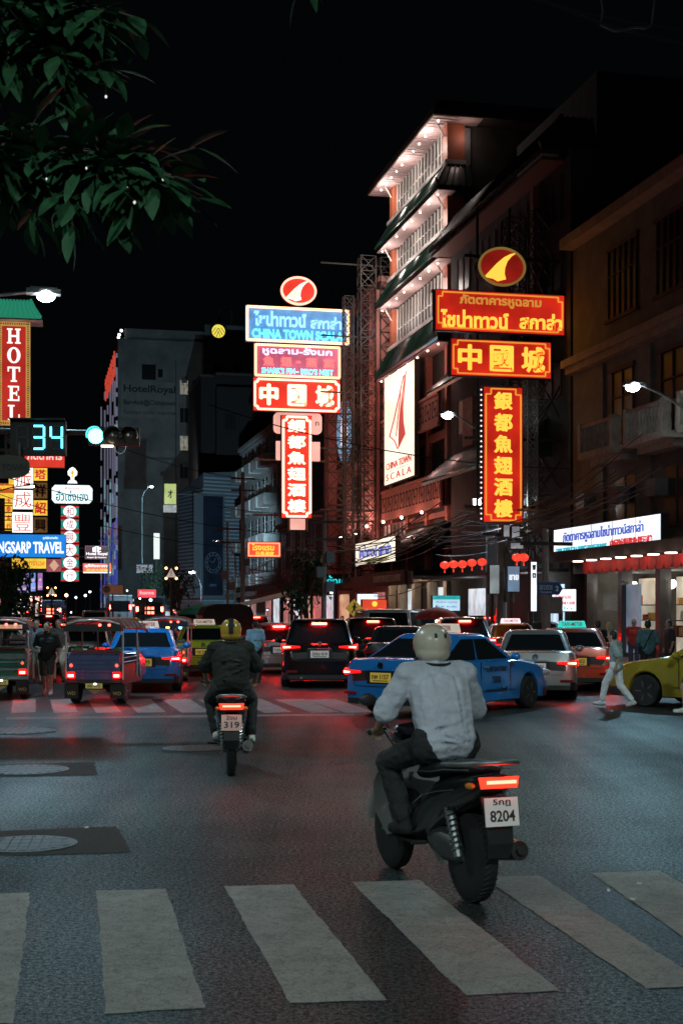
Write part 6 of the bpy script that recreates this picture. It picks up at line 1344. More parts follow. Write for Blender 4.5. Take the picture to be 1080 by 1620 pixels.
POLI = mat('polished tube', (.58, .58, .60), .25, .35)
def tuktuk(label, px, py, h, panel, canopy, name='tuk_tuk', panelfront=True, accent=None, lit=None, heart=False, bump=None):
    p = off(at(px, py), h, 1.15); t = thing(name, label, 'tuk-tuk', (p[0], p[1], 0), h); W = 1.16; hw = W / 2; yr = -1.42
    MB().rng(-hw + .02, hw - .02, yr + .02, .3, .40, .50).rng(-hw * .5, hw * .5, .3, 1.25, .36, .46).build('chassis', TRIM, t)
    b = MB().prism_x([(yr, .50), (yr, .62), (yr - .02, .64), (yr - .02, .98), (yr + .06, 1.02), (yr + .12, .50)], -hw * .90, hw * .90)
    b.build('rear_panel', panel, t)
    s = MB()
    for z in (.70, .79, .88): s.rng(-hw * .86, hw * .86, yr - .034, yr - .022, z, z + .012)
    s.build('panel_rib', mat('panel rib deep blue', (.05, .06, .12), .4), t)  # ribs in a darker blue than the panel
    for sd in (1, -1):
        MB().rng(min(sd * hw * .9, sd * hw), max(sd * hw * .9, sd * hw), yr + .02, -.30, .48, .80).build('side_panel', accent or TRIM, t)
        r = MB()
        for z in (.84, .93, 1.02): r.tube([(sd * hw, yr + .04, z), (sd * hw, -.25, z + .01), (sd * hw, -.08, z - .08)], .014, 6)
        r.build('side_rail', POLI, t)
        MB().tube([(sd * hw, yr + .02, .5), (sd * hw, yr + .02, 1.42), (sd * (hw - .04), yr + .04, 1.58)], .021, 8).build('post', POLI, t)
        MB().tube([(sd * hw, -.2, .5), (sd * hw, -.2, 1.5)], .018, 8).build('post', POLI, t)
        MB().tube([(sd * hw * .8, .62, .5), (sd * hw * .72, .42, 1.55)], .018, 8).build('post', POLI, t)
        tl = MB().rng(sd * hw * .80 - .075, sd * hw * .80 + .075, yr - .05, yr + .03, .53, .65).build('tail_light', TL_LENS, t)
        MB().rng(sd * hw * .80 - .055, sd * hw * .80 + .055, yr - .062, yr - .051, .55, .60).build('light_core', TL_ON, tl)
        MB().ball((sd * hw * .80, yr - .03, .78), (.035, .02, .035), 8, 6).build('turn_signal', emi('small red marker', (1, .10, .06), 2.2, True), t)
        fl_ = MB().rng(sd * hw * .80 - .14, sd * hw * .80 + .14, yr - .01, yr + .006, .12, .42).build('mud_flap', RUBBER, t)
        MB().text('WD', sd * hw * .80, .22, .17, .07, yr - .012, .003, 0, .01).build('lettering', mat('yellow stencil', (.45, .36, .10), .6), fl_)
        wheel(t, sd * (hw - .10), -1.02, .25, .15, sd)
    wheel(t, 0, 1.28, .24, .12, 1)
    MB().rng(-hw * .88, hw * .88, yr + .14, yr + .26, .80, 1.08).rng(-hw * .88, hw * .88, yr + .2, -.75, .66, .78).build('bench_seat', mat('maroon seat vinyl', (.16, .03, .03), .45, 0, .2, 6), t)
    for sd in (1, -1): MB().ball((sd * .40, yr + .22, 1.06), (.12, .06, .08), 10, 8).build('headrest', mat('green seat vinyl', (.04, .14, .06), .5), t)
    MB().rng(-.22, .22, -.1, .12, .66, .74).rng(-.22, .22, -.14, -.06, .72, 1.05).build('driver_seat', BLACKP, t)
    MB().prism_x([(1.2, .44), (.80, .50), (.72, .95), (.78, 1.0), (1.28, .82), (1.42, .55)], -.40, .40).build('front_cowl', panel if accent is None else accent, t)
    MB().bar((-.30, .58, 1.05), (.30, .58, 1.05), .03).bar((0, .58, 1.05), (0, .9, .7), .03).build('handlebar', BLACKP, t)
    w = [(x, z) for x, z in ((-hw - .03, 1.52), (-hw * .92, 1.64), (-hw * .6, 1.70), (0, 1.72), (hw * .6, 1.70), (hw * .92, 1.64), (hw + .03, 1.52))]
    rr = []
    for y, dz in ((yr - .06, -.03), (yr + .1, 0), (-.6, .01), (.1, .0), (.62, -.05), (.72, -.12)): rr.append([(x, y, z + dz) for x, z in w] + [(x * .97, y, z + dz - .035) for x, z in reversed(w)])
    MB().loft(rr).build('canopy', canopy, t, 50)
    MB().tube([(-hw, yr - .07, 1.40)] + [(x * .985, yr - .075, z - .035) for x, z in w[1:-1]] + [(hw, yr - .07, 1.40)], .020, 8).build('canopy_arch', POLI, t, 60)
    b = MB()
    for k in range(6): b.tube([(x * 1.0, yr + .05 + k * .36, z + .012) for x, z in w], .012, 5)
    b.build('canopy_hoop', mat('orange canopy trim', (.36, .10, .06), .6), t)
    MB().rng(-hw, hw, yr - .10, yr - .06, 1.46, 1.60).build('canopy_valance', TRIM, t)
    for x in (.14, .33): MB().ball((x, yr - .09, 1.585), (.038, .03, .03), 8, 6).build('roof_marker', emi('red roof marker', (1, .12, .08), 5, True), t)
    for x in (-.14, -.33): MB().ball((x, yr - .09, 1.585), (.04, .02, .018), 8, 6).build('roof_marker', TL_DIM, t)
    b = MB().rng(-hw, hw, yr - .05, yr + .0, .43, .50); b.build('bumper', bump or TRIM, t)
    pl = MB().rng(-.17, .17, yr - .03, yr - .01, .32, .42).build('license_plate', emi('dull yellow lit plate', (.42, .36, .10), .35, False), t); MB().text('สฮ 472', 0, .37, .26, .06, yr - .032, .003, 0, .02).build('lettering', INKB, pl)
    MB().ball((.03, yr - .05, .41), (.035, .02, .02), 8, 6).build('plate_lamp', emi('plate lamp', (.9, 1, .75), 4, False), t)
    MB().prism([(-.16, .30), (.16, .30), (0, .20)], yr + .02, yr + .06).build('tow_bracket', mat('bare brown steel', (.35, .22, .14), .5, .4), t)
    MB().cyl((-.5, -.55, .3), (.5, -.55, .3), .05).build('axle', TRIM, t)
    MB().panel(((-hw * .72, .64, .98), (hw * .72, .64, .98), (hw * .70, .44, 1.5), (-hw * .70, .44, 1.5)), 0, 1, 0, 1, .0, .012).build('windscreen', GLS, t)
    if lit:
        for x, m in lit: MB().ball((x, yr - .02, 1.44), .05, 8, 6).build('marker_lamp', m, t)
    if heart:
        HM = mat('red heart lacquer', (.45, .03, .03), .4)
        MB().prism([(-.20, 1.18), (-.38, 1.32), (-.33, 1.40), (-.25, 1.39), (-.20, 1.34), (-.15, 1.39), (-.07, 1.40), (-.02, 1.32)], yr - .02, yr + .0).build('heart_emblem', HM, t)
        b = MB().rng(-hw, hw, yr - .03, yr - .01, 1.10, 1.14).rng(-hw, hw, yr - .03, yr - .01, 1.26, 1.275)
        b.build('rear_rail', CHROME, t); MB().rng(-hw * .95, hw * .95, yr - .045, yr - .02, .86, .98).rng(-hw * .9, hw * .9, yr - .045, yr - .021, .62, .66).rng(-hw * .9, hw * .9, yr - .045, yr - .021, .78, .81).build('chrome_band', CHROME, t)
        MB().rng(-hw * .8, hw * .8, yr - .1, yr - .06, 1.5, 1.58).build('roof_lettering_board', emi('warm roof board', (.8, .38, .25), .9, True), t)
    return t
tuktuk('tuk-tuk with a slatted blue rear panel and mud flaps, left of centre', 155, 1113, RAD(-5), mat('tuk-tuk blue lacquer', (.09, .12, .26), .3, .2, .15, 4, coat=.5), mat('red brown canopy', (.05, .026, .025), .55, 0, .2, 5))
GRN = mat('tuk-tuk green lacquer', (.015, .13, .07), .3, .1, .15, 4, coat=.5)
tuktuk('green tuk-tuk with chrome rails and a red heart, cut by the left edge', 2, 1106, RAD(9), GRN, mat('dark canopy', (.03, .03, .03), .55), accent=GRN, heart=True, bump=CHROME)
tuktuk('tuk-tuk with blue marker lamps behind the left blue taxi', 264, 1078, RAD(2), mat('tuk-tuk yellow lacquer', (.35, .30, .04), .35, 0, .1, 4, coat=.5), mat('grey canopy', (.22, .25, .27), .5), lit=[(-.36, emi('blue marker lamp', (.12, .35, 1), 6, False)), (.38, emi('blue marker lamp', (.12, .35, 1), 6, False)), (.05, emi('amber marker lamp', (1, .6, .2), 5, False))])
# canvas backed truck in the far middle
p = off(at(362, 1040), HV, 2); t = thing('canvas_truck', 'dark canvas backed truck behind the gold helmet rider', 'truck', (p[0], p[1], 0), HV)
ring = lambda y, s: [(x * s, y, z) for x, z in ((-1.0, .75), (1.0, .75), (1.02, 1.75), (.9, 2.05), (.5, 2.17), (-.5, 2.17), (-.9, 2.05), (-1.02, 1.75))]
MB().loft([ring(-2, 1), ring(1.0, 1)]).build('canvas', mat('black canvas', (.020, .020, .022), .85, 0, .3, 4, .3, 12), t, 50)
MB().rng(-.98, .98, -2.02, 1, .55, .75).rng(-.9, .9, 1.05, 2.6, .5, 1.2).rng(-.85, .85, 1.1, 2.0, 1.2, 1.85).build('body', DKG, t)
MB().rng(-1.06, -1.025, -1.9, .9, .95, 1.7).build('side_panel', mat('maroon panel', (.2, .03, .03), .6), t)
for sd in (1, -1):
    MB().rng(sd * .85 - .08, sd * .85 + .08, -2.05, -2.0, .6, .72).build('tail_light', TL_ON, t)
    for y in (-1.2, 1.8): wheel(t, sd * .84, y, .34, .22, sd)

# ---------------------------------------------------------------- scooters
def scooter(label, loc, h, fairing, seatm, lit_plate, white_front=None, red_side=False, ptxt=('5กฎ', '8204')):
    t = thing('scooter', label, 'scooter', (loc[0], loc[1], 0), h); yr, yf = -.62, .64
    def el(y, z, w, hh, n=16, tilt=0): return [(w * math.copysign(abs(math.cos(a)) ** .8, math.cos(a)), y + tilt * math.sin(a) * hh, z + hh * math.sin(a)) for a in [2 * math.pi * k / n for k in range(n)]]
    wheel(t, 0, yr, .285, .11, 1, 6); wheel(t, 0, yf, .285, .10, 1, 6)
    MB().loft([el(-.99, .83, .035, .02), el(-.95, .80, .10, .055), el(-.84, .76, .15, .095), el(-.62, .70, .175, .13), el(-.36, .62, .18, .16), el(-.12, .50, .17, .16), el(.04, .40, .15, .12), el(.2, .36, .14, .09), el(.36, .40, .14, .10), el(.44, .48, .13, .12)]).build('body', fairing, t, 50)
    MB().loft([el(-.90, .865, .06, .025), el(-.80, .87, .12, .045), el(-.55, .855, .155, .05), el(-.30, .82, .15, .05), el(-.10, .80, .135, .05), el(.02, .76, .10, .045)]).build('seat', seatm, t, 50)
    MB().tube([(-.13, -.45, .86), (-.16, -.75, .89), (-.13, -.98, .92), (0, -1.04, .93), (.13, -.98, .92), (.16, -.75, .89), (.13, -.45, .86)], .016, 8).build('grab_rail', GALV, t, 60)
    # leg shield, front fender and headset
    ls = []
    for z, y, w in ((.30, .36, .20), (.45, .44, .25), (.65, .44, .27), (.82, .38, .22), (.95, .33, .12)):
        ls.append([(-w, y - .05, z), (-w * .6, y + .04, z), (0, y + .10, z), (w * .6, y + .04, z), (w, y - .05, z), (w * .6, y - .0, z), (0, y + .05, z), (-w * .6, y, z)])
    MB().loft(ls).build('leg_shield', white_front or fairing, t, 50)
    MB().loft([el(yf + a, .285 + b, .085, .025, 12) for a, b in ((-.33, .08), (-.25, .21), (-.1, .31), (.08, .32), (.24, .22), (.33, .05))]).build('front_fender', white_front or fairing, t, 60)
    for sd in (1, -1):
        MB().cyl((sd * .075, yf, .285), (sd * .055, .47, .72), .022, .028).build('fork', GALV, t)
        MB().cyl((sd * .10, yr, .29), (sd * .12, -.52, .62), .030, .034, 10).build('shock_absorber', mat('red shock spring', (.35, .03, .03), .4) if red_side else GALV, t)
    MB().loft([el(.30, .98, .05, .06, 12), el(.34, 1.00, .13, .075, 12), el(.44, .98, .12, .08, 12), el(.50, .95, .06, .05, 12)]).build('headset', fairing, t, 60)
    MB().ball((0, .50, .95), (.075, .02, .05), 12, 8).build('headlight', HEADL, t)
    MB().tube([(-.33, .27, 1.02), (-.2, .33, 1.03), (0, .36, .99), (.2, .33, 1.03), (.33, .27, 1.02)], .012, 8).build('handlebar', CHROME, t)
    for sd in (1, -1):
        MB().tube([(sd * .24, .31, 1.027), (sd * .35, .262, 1.018)], .019, 10).build('grip', RUBBER, t)
        MB().tube([(sd * .20, .37, 1.05), (sd * .33, .36, 1.02)], .006, 6).build('brake_lever', CHROME, t)
        MB().tube([(sd * .18, .33, 1.04), (sd * .24, .34, 1.16), (sd * .30, .34, 1.22)], .006, 6).ball((sd * .33, .34, 1.24), (.065, .014, .045), 12, 8).build('mirror', BLACKP, t, 60)
        MB().ball((sd * .155, -.90, .775), (.030, .045, .022), 10, 8).build('turn_signal', AMBER, t)
    # rear: light, fender, plate
    tl = MB().loft([[(-.105, -.955, .77), (.105, -.955, .77), (.12, -.955, .83), (-.12, -.955, .83)], [(-.125, -.99, .765), (.125, -.99, .765), (.14, -.985, .835), (-.14, -.985, .835)], [(-.10, -1.02, .79), (.10, -1.02, .79), (.11, -1.015, .825), (-.11, -1.015, .825)]]).build('tail_light', emi('bright red scooter lens', (1, .03, .012), 3, True), t)
    MB().rng(-.10, .10, -1.03, -1.022, .797, .817).build('light_core', emi('hot tail lamp core', (1, .016, .010), 60, True), tl)
    MB().loft([[(x * w, y, z) for x in (-1, 1)] + [(x * w, y - .02, z + .008) for x in (1, -1)] for w, y, z in ((.09, -.90, .70), (.09, -.97, .58), (.085, -1.0, .42), (.07, -.98, .33))]).build('rear_fender', BLACKP, t)
    pl = MB().box((0, -1.025, .625), (.225, .012, .175), 0, Matrix.Rotation(-.16, 3, 'X')).build('license_plate', lit_plate, t)
    b = MB().text(ptxt[0], 0, .055, .12, .045, 0, .002, 0, .02).text(ptxt[1], 0, -.025, .17, .07, 0, .002, 0, .02); rt = Matrix.Rotation(-.16, 3, 'X'); b.v = [tuple(rt @ Vector((x, y - .0085, z)) + Vector((0, -1.025, .625))) for x, y, z in b.v]; b.build('lettering', INKB, pl)
    MB().bar((0, -.93, .70), (0, -1.0, .66), .1, .03).build('plate_bracket', BLACKP, t)
    MB().loft([el(-.15, .34, .10, .10, 12), el(-.35, .33, .13, .12, 12), el(-.62, .30, .07, .07, 12)]).build('engine_case', mat('cast engine case', (.12, .12, .125), .5, .6), t, 60)
    MB().cyl((.16, -.2, .26), (.17, -.45, .28), .025, .03).cyl((.17, -.45, .28), (.18, -.92, .36), .055, .062, 14).cyl((.18, -.92, .36), (.18, -.95, .365), .03, .03, 10).build('exhaust', mat('heat stained exhaust', (.10, .095, .09), .4, .7, .2, 8), t, 50)
    MB().rng(.225, .24, -.85, -.5, .34, .40).build('heat_shield', CHROME, t)
    MB().rng(-.15, .15, -.06, .34, .285, .30).build('footboard', RUBBER, t)
    for sd in (1, -1):
        MB().tube([(sd * .174, -.72, .735), (sd * .186, -.5, .70), (sd * .188, -.28, .655), (sd * .172, -.06, .56)], .006, 6).build('side_trim', CHROME, t)
        b = MB(); a0, a1 = Vector((sd * .10, yr, .33)), Vector((sd * .12, -.53, .60)); u = (a1 - a0).normalized(); v1 = u.cross(Vector((1, 0, 0))).normalized(); v2 = u.cross(v1)
        b.tube([a0.lerp(a1, k / 72) + (v1 * math.cos(k * .7) + v2 * math.sin(k * .7)) * .040 for k in range(73)], .007, 5).build('spring', CHROME, t)
        MB().tube([(sd * .20, .35, 1.03), (sd * .16, .44, 1.00), (sd * .08, .46, .90), (sd * .06, .44, .78)], .006, 5).build('control_cable', BLACKP, t)
        MB().cyl((sd * .16, -.25, .33), (sd * .27, -.27, .335), .014, .014, 8).build('foot_peg', RUBBER, t)
    MB().tube([(-.148, -.86, .868), (-.168, -.55, .84), (-.160, -.30, .80), (-.145, -.10, .785)], .004, 5).tube([(.148, -.86, .868), (.168, -.55, .84), (.160, -.30, .80), (.145, -.10, .785)], .004, 5).build('seat_piping', GALV, t)
    MB().lathe([(.001, -1.004), (.035, -1.004), (.035, -.99), (.001, -.99)], (0, 0, .49), 'y', 16).build('reflector', TL_DIM, t)
    b = MB()
    for k in range(44):
        a = 2 * math.pi * k / 44
        for s_ in (-1, 1): b.bar((s_ * .008, yr + .2855 * math.cos(a), .285 + .2855 * math.sin(a)), (s_ * .046, yr + .280 * math.cos(a + .09), .285 + .280 * math.sin(a + .09)), .010, .005)
    b.build('tyre_tread', mat('worn tread rubber', (.035, .034, .033), .9), t)
    MB().bar((-.06, -.15, .28), (-.12, -.42, .22), .02).build('kick_stand', GALV, t)
    return t
c1 = at(752, 1428); H1 = RAD(21)
sc1 = off(c1, H1, .62 + .05)
scooter('large dark scooter with red tail light crossing the near zebra stripes', sc1, H1, paint('gloss black fairing', (.014, .015, .017)), mat('black seat vinyl', (.02, .02, .022), .5, 0, .2, 20), PL_W, WHT)
c2 = at(366, 1226); H2 = RAD(5)
sc2 = off(c2, H2, .62)
scooter('black scooter with a glowing tail light, ridden away in mid junction', sc2, H2, paint('gloss black fairing', (.014, .015, .017)), mat('black seat vinyl', (.02, .02, .022), .5, 0, .2, 20), emi('tail lit white plate', (.60, .42, .38), .25, False), red_side=False, ptxt=('2ขม', '319'))
# red umbrella over the stall
c = P(690, 985, 52); t = thing('market_umbrella', 'red market umbrella in front of the lit menu board', 'umbrella', (c.x, c.y, 0), 0)
rr = [[(r * math.cos(2 * math.pi * k / 24) * (1 - .03 * (k % 3 == 0)), r * math.sin(2 * math.pi * k / 24), z) for k in range(24)] for r, z in ((.86, 1.58), (.87, 1.64), (.68, 1.83), (.4, 1.96), (.05, 2.03))]
MB().loft(rr, 0, False).build('canopy', mat('red umbrella cloth', (.5, .05, .04), .7, 0, .15, 4), t, 30); MB().cyl((0, 0, 0), (0, 0, 2.1), .025).build('pole', GALV, t); MB().lathe([(.3, 0), (.3, .06), (.03, .1)], (0, 0, 0), 'z', 16).build('base', CONC, t)
b = MB()
for k in range(8): a = math.pi * k / 4; b.bar((0, 0, 1.9), (.84 * math.cos(a), .84 * math.sin(a), 1.6), .012)
b.build('rib', GALV, t); point('stall_lamp', t, (0, 0, 1.5), 60, (1, .75, .6), .08); MB().ball((0, 0, 1.5), .05, 8, 6).build('bulb', BULB, t)
c = P(340, 983, 60); t = thing('market_umbrella', 'green market umbrella by the clad building', 'umbrella', (P(318, 968, 75).x, 75, 0), 0)
MB().loft([[(r * math.cos(2 * math.pi * k / 16), r * math.sin(2 * math.pi * k / 16), z) for k in range(16)] for r, z in ((1.3, 1.7), (1.31, 1.75), (.9, 2.05), (.05, 2.3))], 0, False).build('canopy', mat('green umbrella cloth', (.02, .22, .13), .7, 0, .15, 4), t); MB().cyl((0, 0, 0), (0, 0, 2.4), .03).build('pole', GALV, t)
# grey market awning in mid street
c = P(430, 968, 74); t = thing('market_awning', 'pale canvas awning sloping down behind the far scooter rider', 'awning', (c.x, c.y, 0), AZ)
MB().add([(-2.0, 0, 2.05), (1.6, -.3, 2.9), (1.8, 3, 3.1), (-1.9, 3.2, 2.2), (-2.0, 0, 2.02), (1.6, -.3, 2.87), (1.8, 3, 3.07), (-1.9, 3.2, 2.17)], [(0, 1, 2, 3), (7, 6, 5, 4), (0, 4, 5, 1), (1, 5, 6, 2), (2, 6, 7, 3), (3, 7, 4, 0)]).build('canopy', mat('pale canvas', (.38, .36, .33), .8, 0, .2, 2), t)
for x, y, z in ((-1.95, .05, 2.0), (1.55, -.2, 2.85), (-1.85, 3.1, 2.15), (1.7, 2.9, 3.05)): MB().cyl((x, y, 0), (x, y, z), .03).build('post', GALV, t)
# ---------------------------------------------------------------- people: one continuous skin surface each, clothing as children
SKIN = mat('tan skin', (.40, .245, .165), .55, 0, .08, 12); SKIN2 = mat('light skin', (.46, .30, .22), .55, 0, .08, 12)
HAIRM = mat('black hair', (.012, .010, .009), .5, 0, .3, 40)
EYEM = mat('dark eyes', (.01, .008, .008), .2); LIPM = mat('lips', (.30, .12, .09), .5)
def fuse(b, vox, smooth_it=3):
    me = bpy.data.meshes.new('fuse'); me.from_pydata(b.v, [], b.f)
    bm = bmesh.new(); bm.from_mesh(me); bmesh.ops.recalc_face_normals(bm, faces=bm.faces); bm.to_mesh(me); bm.free()
    o = bpy.data.objects.new('fuse', me); COL.objects.link(o)
    m = o.modifiers.new('r', 'REMESH'); m.mode = 'VOXEL'; m.voxel_size = vox; m.use_smooth_shade = True
    s = o.modifiers.new('s', 'SMOOTH'); s.iterations = smooth_it; s.factor = .5
    dg = bpy.context.evaluated_depsgraph_get(); me2 = bpy.data.meshes.new_from_object(o.evaluated_get(dg))
    bpy.data.objects.remove(o); bpy.data.meshes.remove(me); return me2
from mathutils import noise as mnoise
def wrinkle(me, amp=.007):
    ns = [v.normal.copy() for v in me.vertices]
    for v, nv in zip(me.vertices, ns):
        c = v.co; d = mnoise.noise(Vector((c.x * 9 + c.z * 7, c.y * 9, c.z * 21 - c.x * 5))) + .6 * mnoise.noise(Vector((c.x * 26, c.y * 26 + 7, c.z * 38))) + .5 * mnoise.noise(Vector((c.x * 30 + c.z * 9, c.y * 6, c.z * 7)))
        v.co = c + nv * (d * amp)
def put(me, name, m, parent):
    if name in ('shirt', 'trousers', 'shorts'): wrinkle(me)
    me.materials.clear(); me.materials.append(m); me.name = name; me.shade_smooth()
    o = bpy.data.objects.new(name, me); COL.objects.link(o); o.parent = parent; return o
STAND = dict(pel=(0, 0, .93), che=(0, .01, 1.28), nec=(0, 0, 1.47), hd=(0, .03, 1.62), sl=(-.19, 0, 1.42), sr=(.19, 0, 1.42), el=(-.24, -.03, 1.14), er=(.24, -.03, 1.14), wl=(-.25, .05, .90), wr=(.25, .05, .90),
             hl=(-.10, 0, .92), hr=(.10, 0, .92), kl=(-.11, .03, .50), kr=(.11, .03, .50), al=(-.11, -.02, .09), ar=(.11, -.02, .09), tl=(-.13, .15, .035), tr=(.13, .15, .035))
def pose(**k): d = dict(STAND); d.update(k); return d
def person(label, loc, rz, J, skin, top=None, legs=None, sleeve=.55, leglen=.5, shoe=None, hair=HAIRM, hairlong=False, helmet=None, scale=1., vox=.014, curl=None, group=None, baggy=1., beard=False, strap=None, bare_feet=False, socks=None, z=0):
    J = {k: Vector(v) for k, v in J.items()}
    t = thing('person', label, 'person', (loc[0], loc[1], z), rz, group); t.scale = (scale,) * 3
    b = MB(); hd = J['hd']; up = (hd - J['nec']).normalized()
    sh = (J['sr'] - J['sl']).normalized()
    b.cap(J['hl'], J['hr'], .115, .115)
    for s in (-1, 1): b.cap(J['pel'] + sh * (.055 * s), J['che'] + sh * (.075 * s), .11, .115); b.cap(J['che'] + sh * (.07 * s), (J['sl'] if s < 0 else J['sr']) * .75 + J['nec'] * .25 - Vector((0, 0, .05)), .105, .075)
    b.cap(J['sl'] * .8 + J['nec'] * .2, J['sr'] * .8 + J['nec'] * .2, .068, .068); b.cap(J['nec'] - up * .05, hd - up * .06, .058, .056)
    fwd = Vector((0, 1, 0)); 
    if 'look' in J: fwd = J['look'].normalized()
    sd_ = fwd.cross(Vector((0, 0, 1))).normalized(); R_ = Matrix((sd_, fwd, Vector((0, 0, 1)))).transposed()
    hp = lambda x, y, z: hd + R_ @ Vector((x, y, z))
    b.ball(hd + Vector((0, 0, .015)), (.077, .095, .108), 16, 12, 0, R_); b.ball(hp(0, .03, -.065), (.052, .058, .055), 12, 8, 0, R_)
    b.cap(hp(0, .088, .015), hp(0, .112, -.022), .010, .017, 8); b.ball(hp(0, .078, .03), (.055, .02, .012), 10, 6, 0, R_)
    for s in (-1, 1): b.ball(hp(s * .079, -.005, -.005), (.012, .026, .034), 8, 6, 0, R_)
    for s, S_, E_, W_, H_, K_, A_, T_ in ((-1, 'sl', 'el', 'wl', 'hl', 'kl', 'al', 'tl'), (1, 'sr', 'er', 'wr', 'hr', 'kr', 'ar', 'tr')):
        b.cap(J[S_], J[E_], .056, .042); b.cap(J[E_], J[W_], .042, .028)
        b.cap(J[H_], J[K_], .088, .056); b.cap(J[K_], J[K_].lerp(J[A_], .35) - Vector((0, .015, 0)), .055, .055); b.cap(J[K_].lerp(J[A_], .35) - Vector((0, .012, 0)), J[A_], .054, .036)
        b.cap(J[A_] - Vector((0, .02, .04)), J[T_], .042, .032); b.cap(J[A_], J[T_], .038, .025)
        # hand: palm, four fingers, thumb from the side of the palm
        d = (J[W_] - J[E_]).normalized()
        if curl: d = (d + Vector((0, .25, .0))).normalized()
        side = Vector((0, 1, 0)) - d * d.y; side = side.normalized() if side.length > .2 else Vector((s * -1.0, 0, 0)); nrm = d.cross(side).normalized()
        if curl: side = Vector((-s, 0, 0)); side = (side - d * d.dot(side)).normalized(); nrm = d.cross(side).normalized(); nrm = nrm if nrm.z < 0 else -nrm
        inward = nrm if nrm.x * s < 0 or curl else -nrm
        pe = J[W_] + d * .085
        for k in (-1, 0, 1): b.cap(J[W_] + side * (.012 * k), pe + side * (.024 * k), .017, .014, 8)
        for k, ln in enumerate((.066, .074, .070, .055)):
            r0 = pe + side * (.030 - .020 * k); c1 = 1.1 if curl else .35; m1 = r0 + (d * math.cos(c1 * .6) + inward * math.sin(c1 * .6)) * ln * .5
            m2 = m1 + (d * math.cos(c1 * 1.8) + inward * math.sin(c1 * 1.8)) * ln * .5; b.cap(r0, m1, .0095, .0085, 6); b.cap(m1, m2, .0085, .007, 6)
        tb = J[W_] + d * .03 + side * .026; tm = tb + (d * .7 + side * .6 + inward * .35) * .035; b.cap(tb, tm, .011, .010, 6); b.cap(tm, tm + (d * .9 + inward * .45) * .03, .010, .008, 6)
    put(fuse(b, vox if vox < .012 else .010, 2), 'body', skin, t)
    if top:
        g = .018 * baggy; c = MB(); c.cap(J['hl'].lerp(J['pel'], .35) + Vector((0, 0, .04)), J['hr'].lerp(J['pel'], .35) + Vector((0, 0, .04)), .120 + g, .120 + g); c.cap(J['pel'] + Vector((0, 0, .02)), J['che'], .135 + g, .138 + g)
        for s in (-1, 1): c.cap(J['pel'] + sh * (.06 * s), J['che'] + sh * (.078 * s), .118 + g, .12 + g); c.cap(J['che'] + sh * (.072 * s), (J['sl'] if s < 0 else J['sr']) * .78 + J['nec'] * .22 - Vector((0, 0, .045)), .11 + g, .075 + g * .6)
        c.cap(J['sl'], J['sr'], .080 + g * .5, .080 + g * .5); c.cap(J['nec'] - up * .06, J['nec'] - up * .01, .075, .066)
        for S_, E_, W_ in (('sl', 'el', 'wl'), ('sr', 'er', 'wr')):
            if sleeve <= 1: c.cap(J[S_], J[S_].lerp(J[E_], sleeve), .066 + g * .6, .062 + g * 1.1)
            else: c.cap(J[S_], J[E_], .066 + g * .6, .054 + g); c.cap(J[E_], J[E_].lerp(J[W_], sleeve - 1), .053 + g, .040 + g * .6)
        # folds across the back and at the waist
        rf = random.Random(sum(map(ord, label)) % 999)
        for k in range(7):
            z = J['pel'].lerp(J['che'], rf.uniform(0, 1)); a = rf.uniform(-.13, .02); c.cap(z + sh * a + Vector((0, -.145 - g, 0)), z + sh * (a + rf.uniform(.07, .15)) + Vector((0, -.138 - g, rf.uniform(-.07, .03))), .010, .007, 6)
        put(fuse(c, vox * .85, 2), 'shirt', top, t)
    if legs:
        c = MB(); c.cap(J['hl'], J['hr'], .128, .128); c.cap(J['hl'] + Vector((0, 0, .04)), J['hr'] + Vector((0, 0, .04)), .122, .122)
        for H_, K_, A_ in (('hl', 'kl', 'al'), ('hr', 'kr', 'ar')):
            if leglen <= 1: c.cap(J[H_], J[H_].lerp(J[K_], leglen), .102, .086)
            else: c.cap(J[H_], J[K_], .106, .084); c.cap(J[K_], J[K_].lerp(J[A_], min(.95, leglen - 1)), .084, .066)
        put(fuse(c, vox * .85, 2), 'trousers' if leglen > 1 else 'shorts', legs, t)
    for A_, T_ in (('al', 'tl'), ('ar', 'tr')):
        if socks: put(fuse(MB().cap(J[A_] + Vector((0, 0, .12)), J[A_] - Vector((0, 0, .0)), .043, .042), .008, 2), 'sock', socks, t)
        if shoe: put(fuse(MB().cap(J[A_] - Vector((0, .03, .035)), J[T_] + Vector((0, .01, .005)), .050, .040).cap(J[A_] - Vector((0, 0, .0)), J[A_].lerp(J[T_], .5), .046, .04), .009, 2), 'shoe', shoe, t)
    fk = MB()
    for s in (-1, 1): fk.ball(hp(s * .032, .088, .012), (.013, .008, .008), 8, 6, 0, R_)
    fk.build('eyes', EYEM, t); MB().ball(hp(0, .096, -.062), (.024, .008, .008), 10, 6, 0, R_).build('mouth', LIPM, t)
    if beard: put(fuse(MB().ball(hp(0, .035, -.085), (.052, .055, .04), 12, 8, 0, R_), .008, 2), 'beard', HAIRM, t)
    if helmet:
        m, m2 = helmet; c = MB(); c.ball(hp(0, -.005, .035), (.128, .150, .135), 24, 18, 0, R_); me = c; vs = []
        MB().tube([hp(.122 * math.cos(a), -.02 + .128 * math.sin(a), -.085 + .02 * math.sin(a)) for a in [2 * math.pi * k / 28 for k in range(29)]], .009, 6).build('helmet_trim', RUBBER, t)
        put(fuse(MB().ball(hp(0, -.005, .04), (.127, .148, .130), 24, 18, 0, R_).ball(hp(0, -.02, -.03), (.120, .125, .075), 20, 10, 0, R_), .010, 4), 'helmet', m, t)
        MB().ball(hp(0, .075, .0), (.100, .085, .060), 20, 12, 0, R_).build('visor', GLASSD, t, 60)
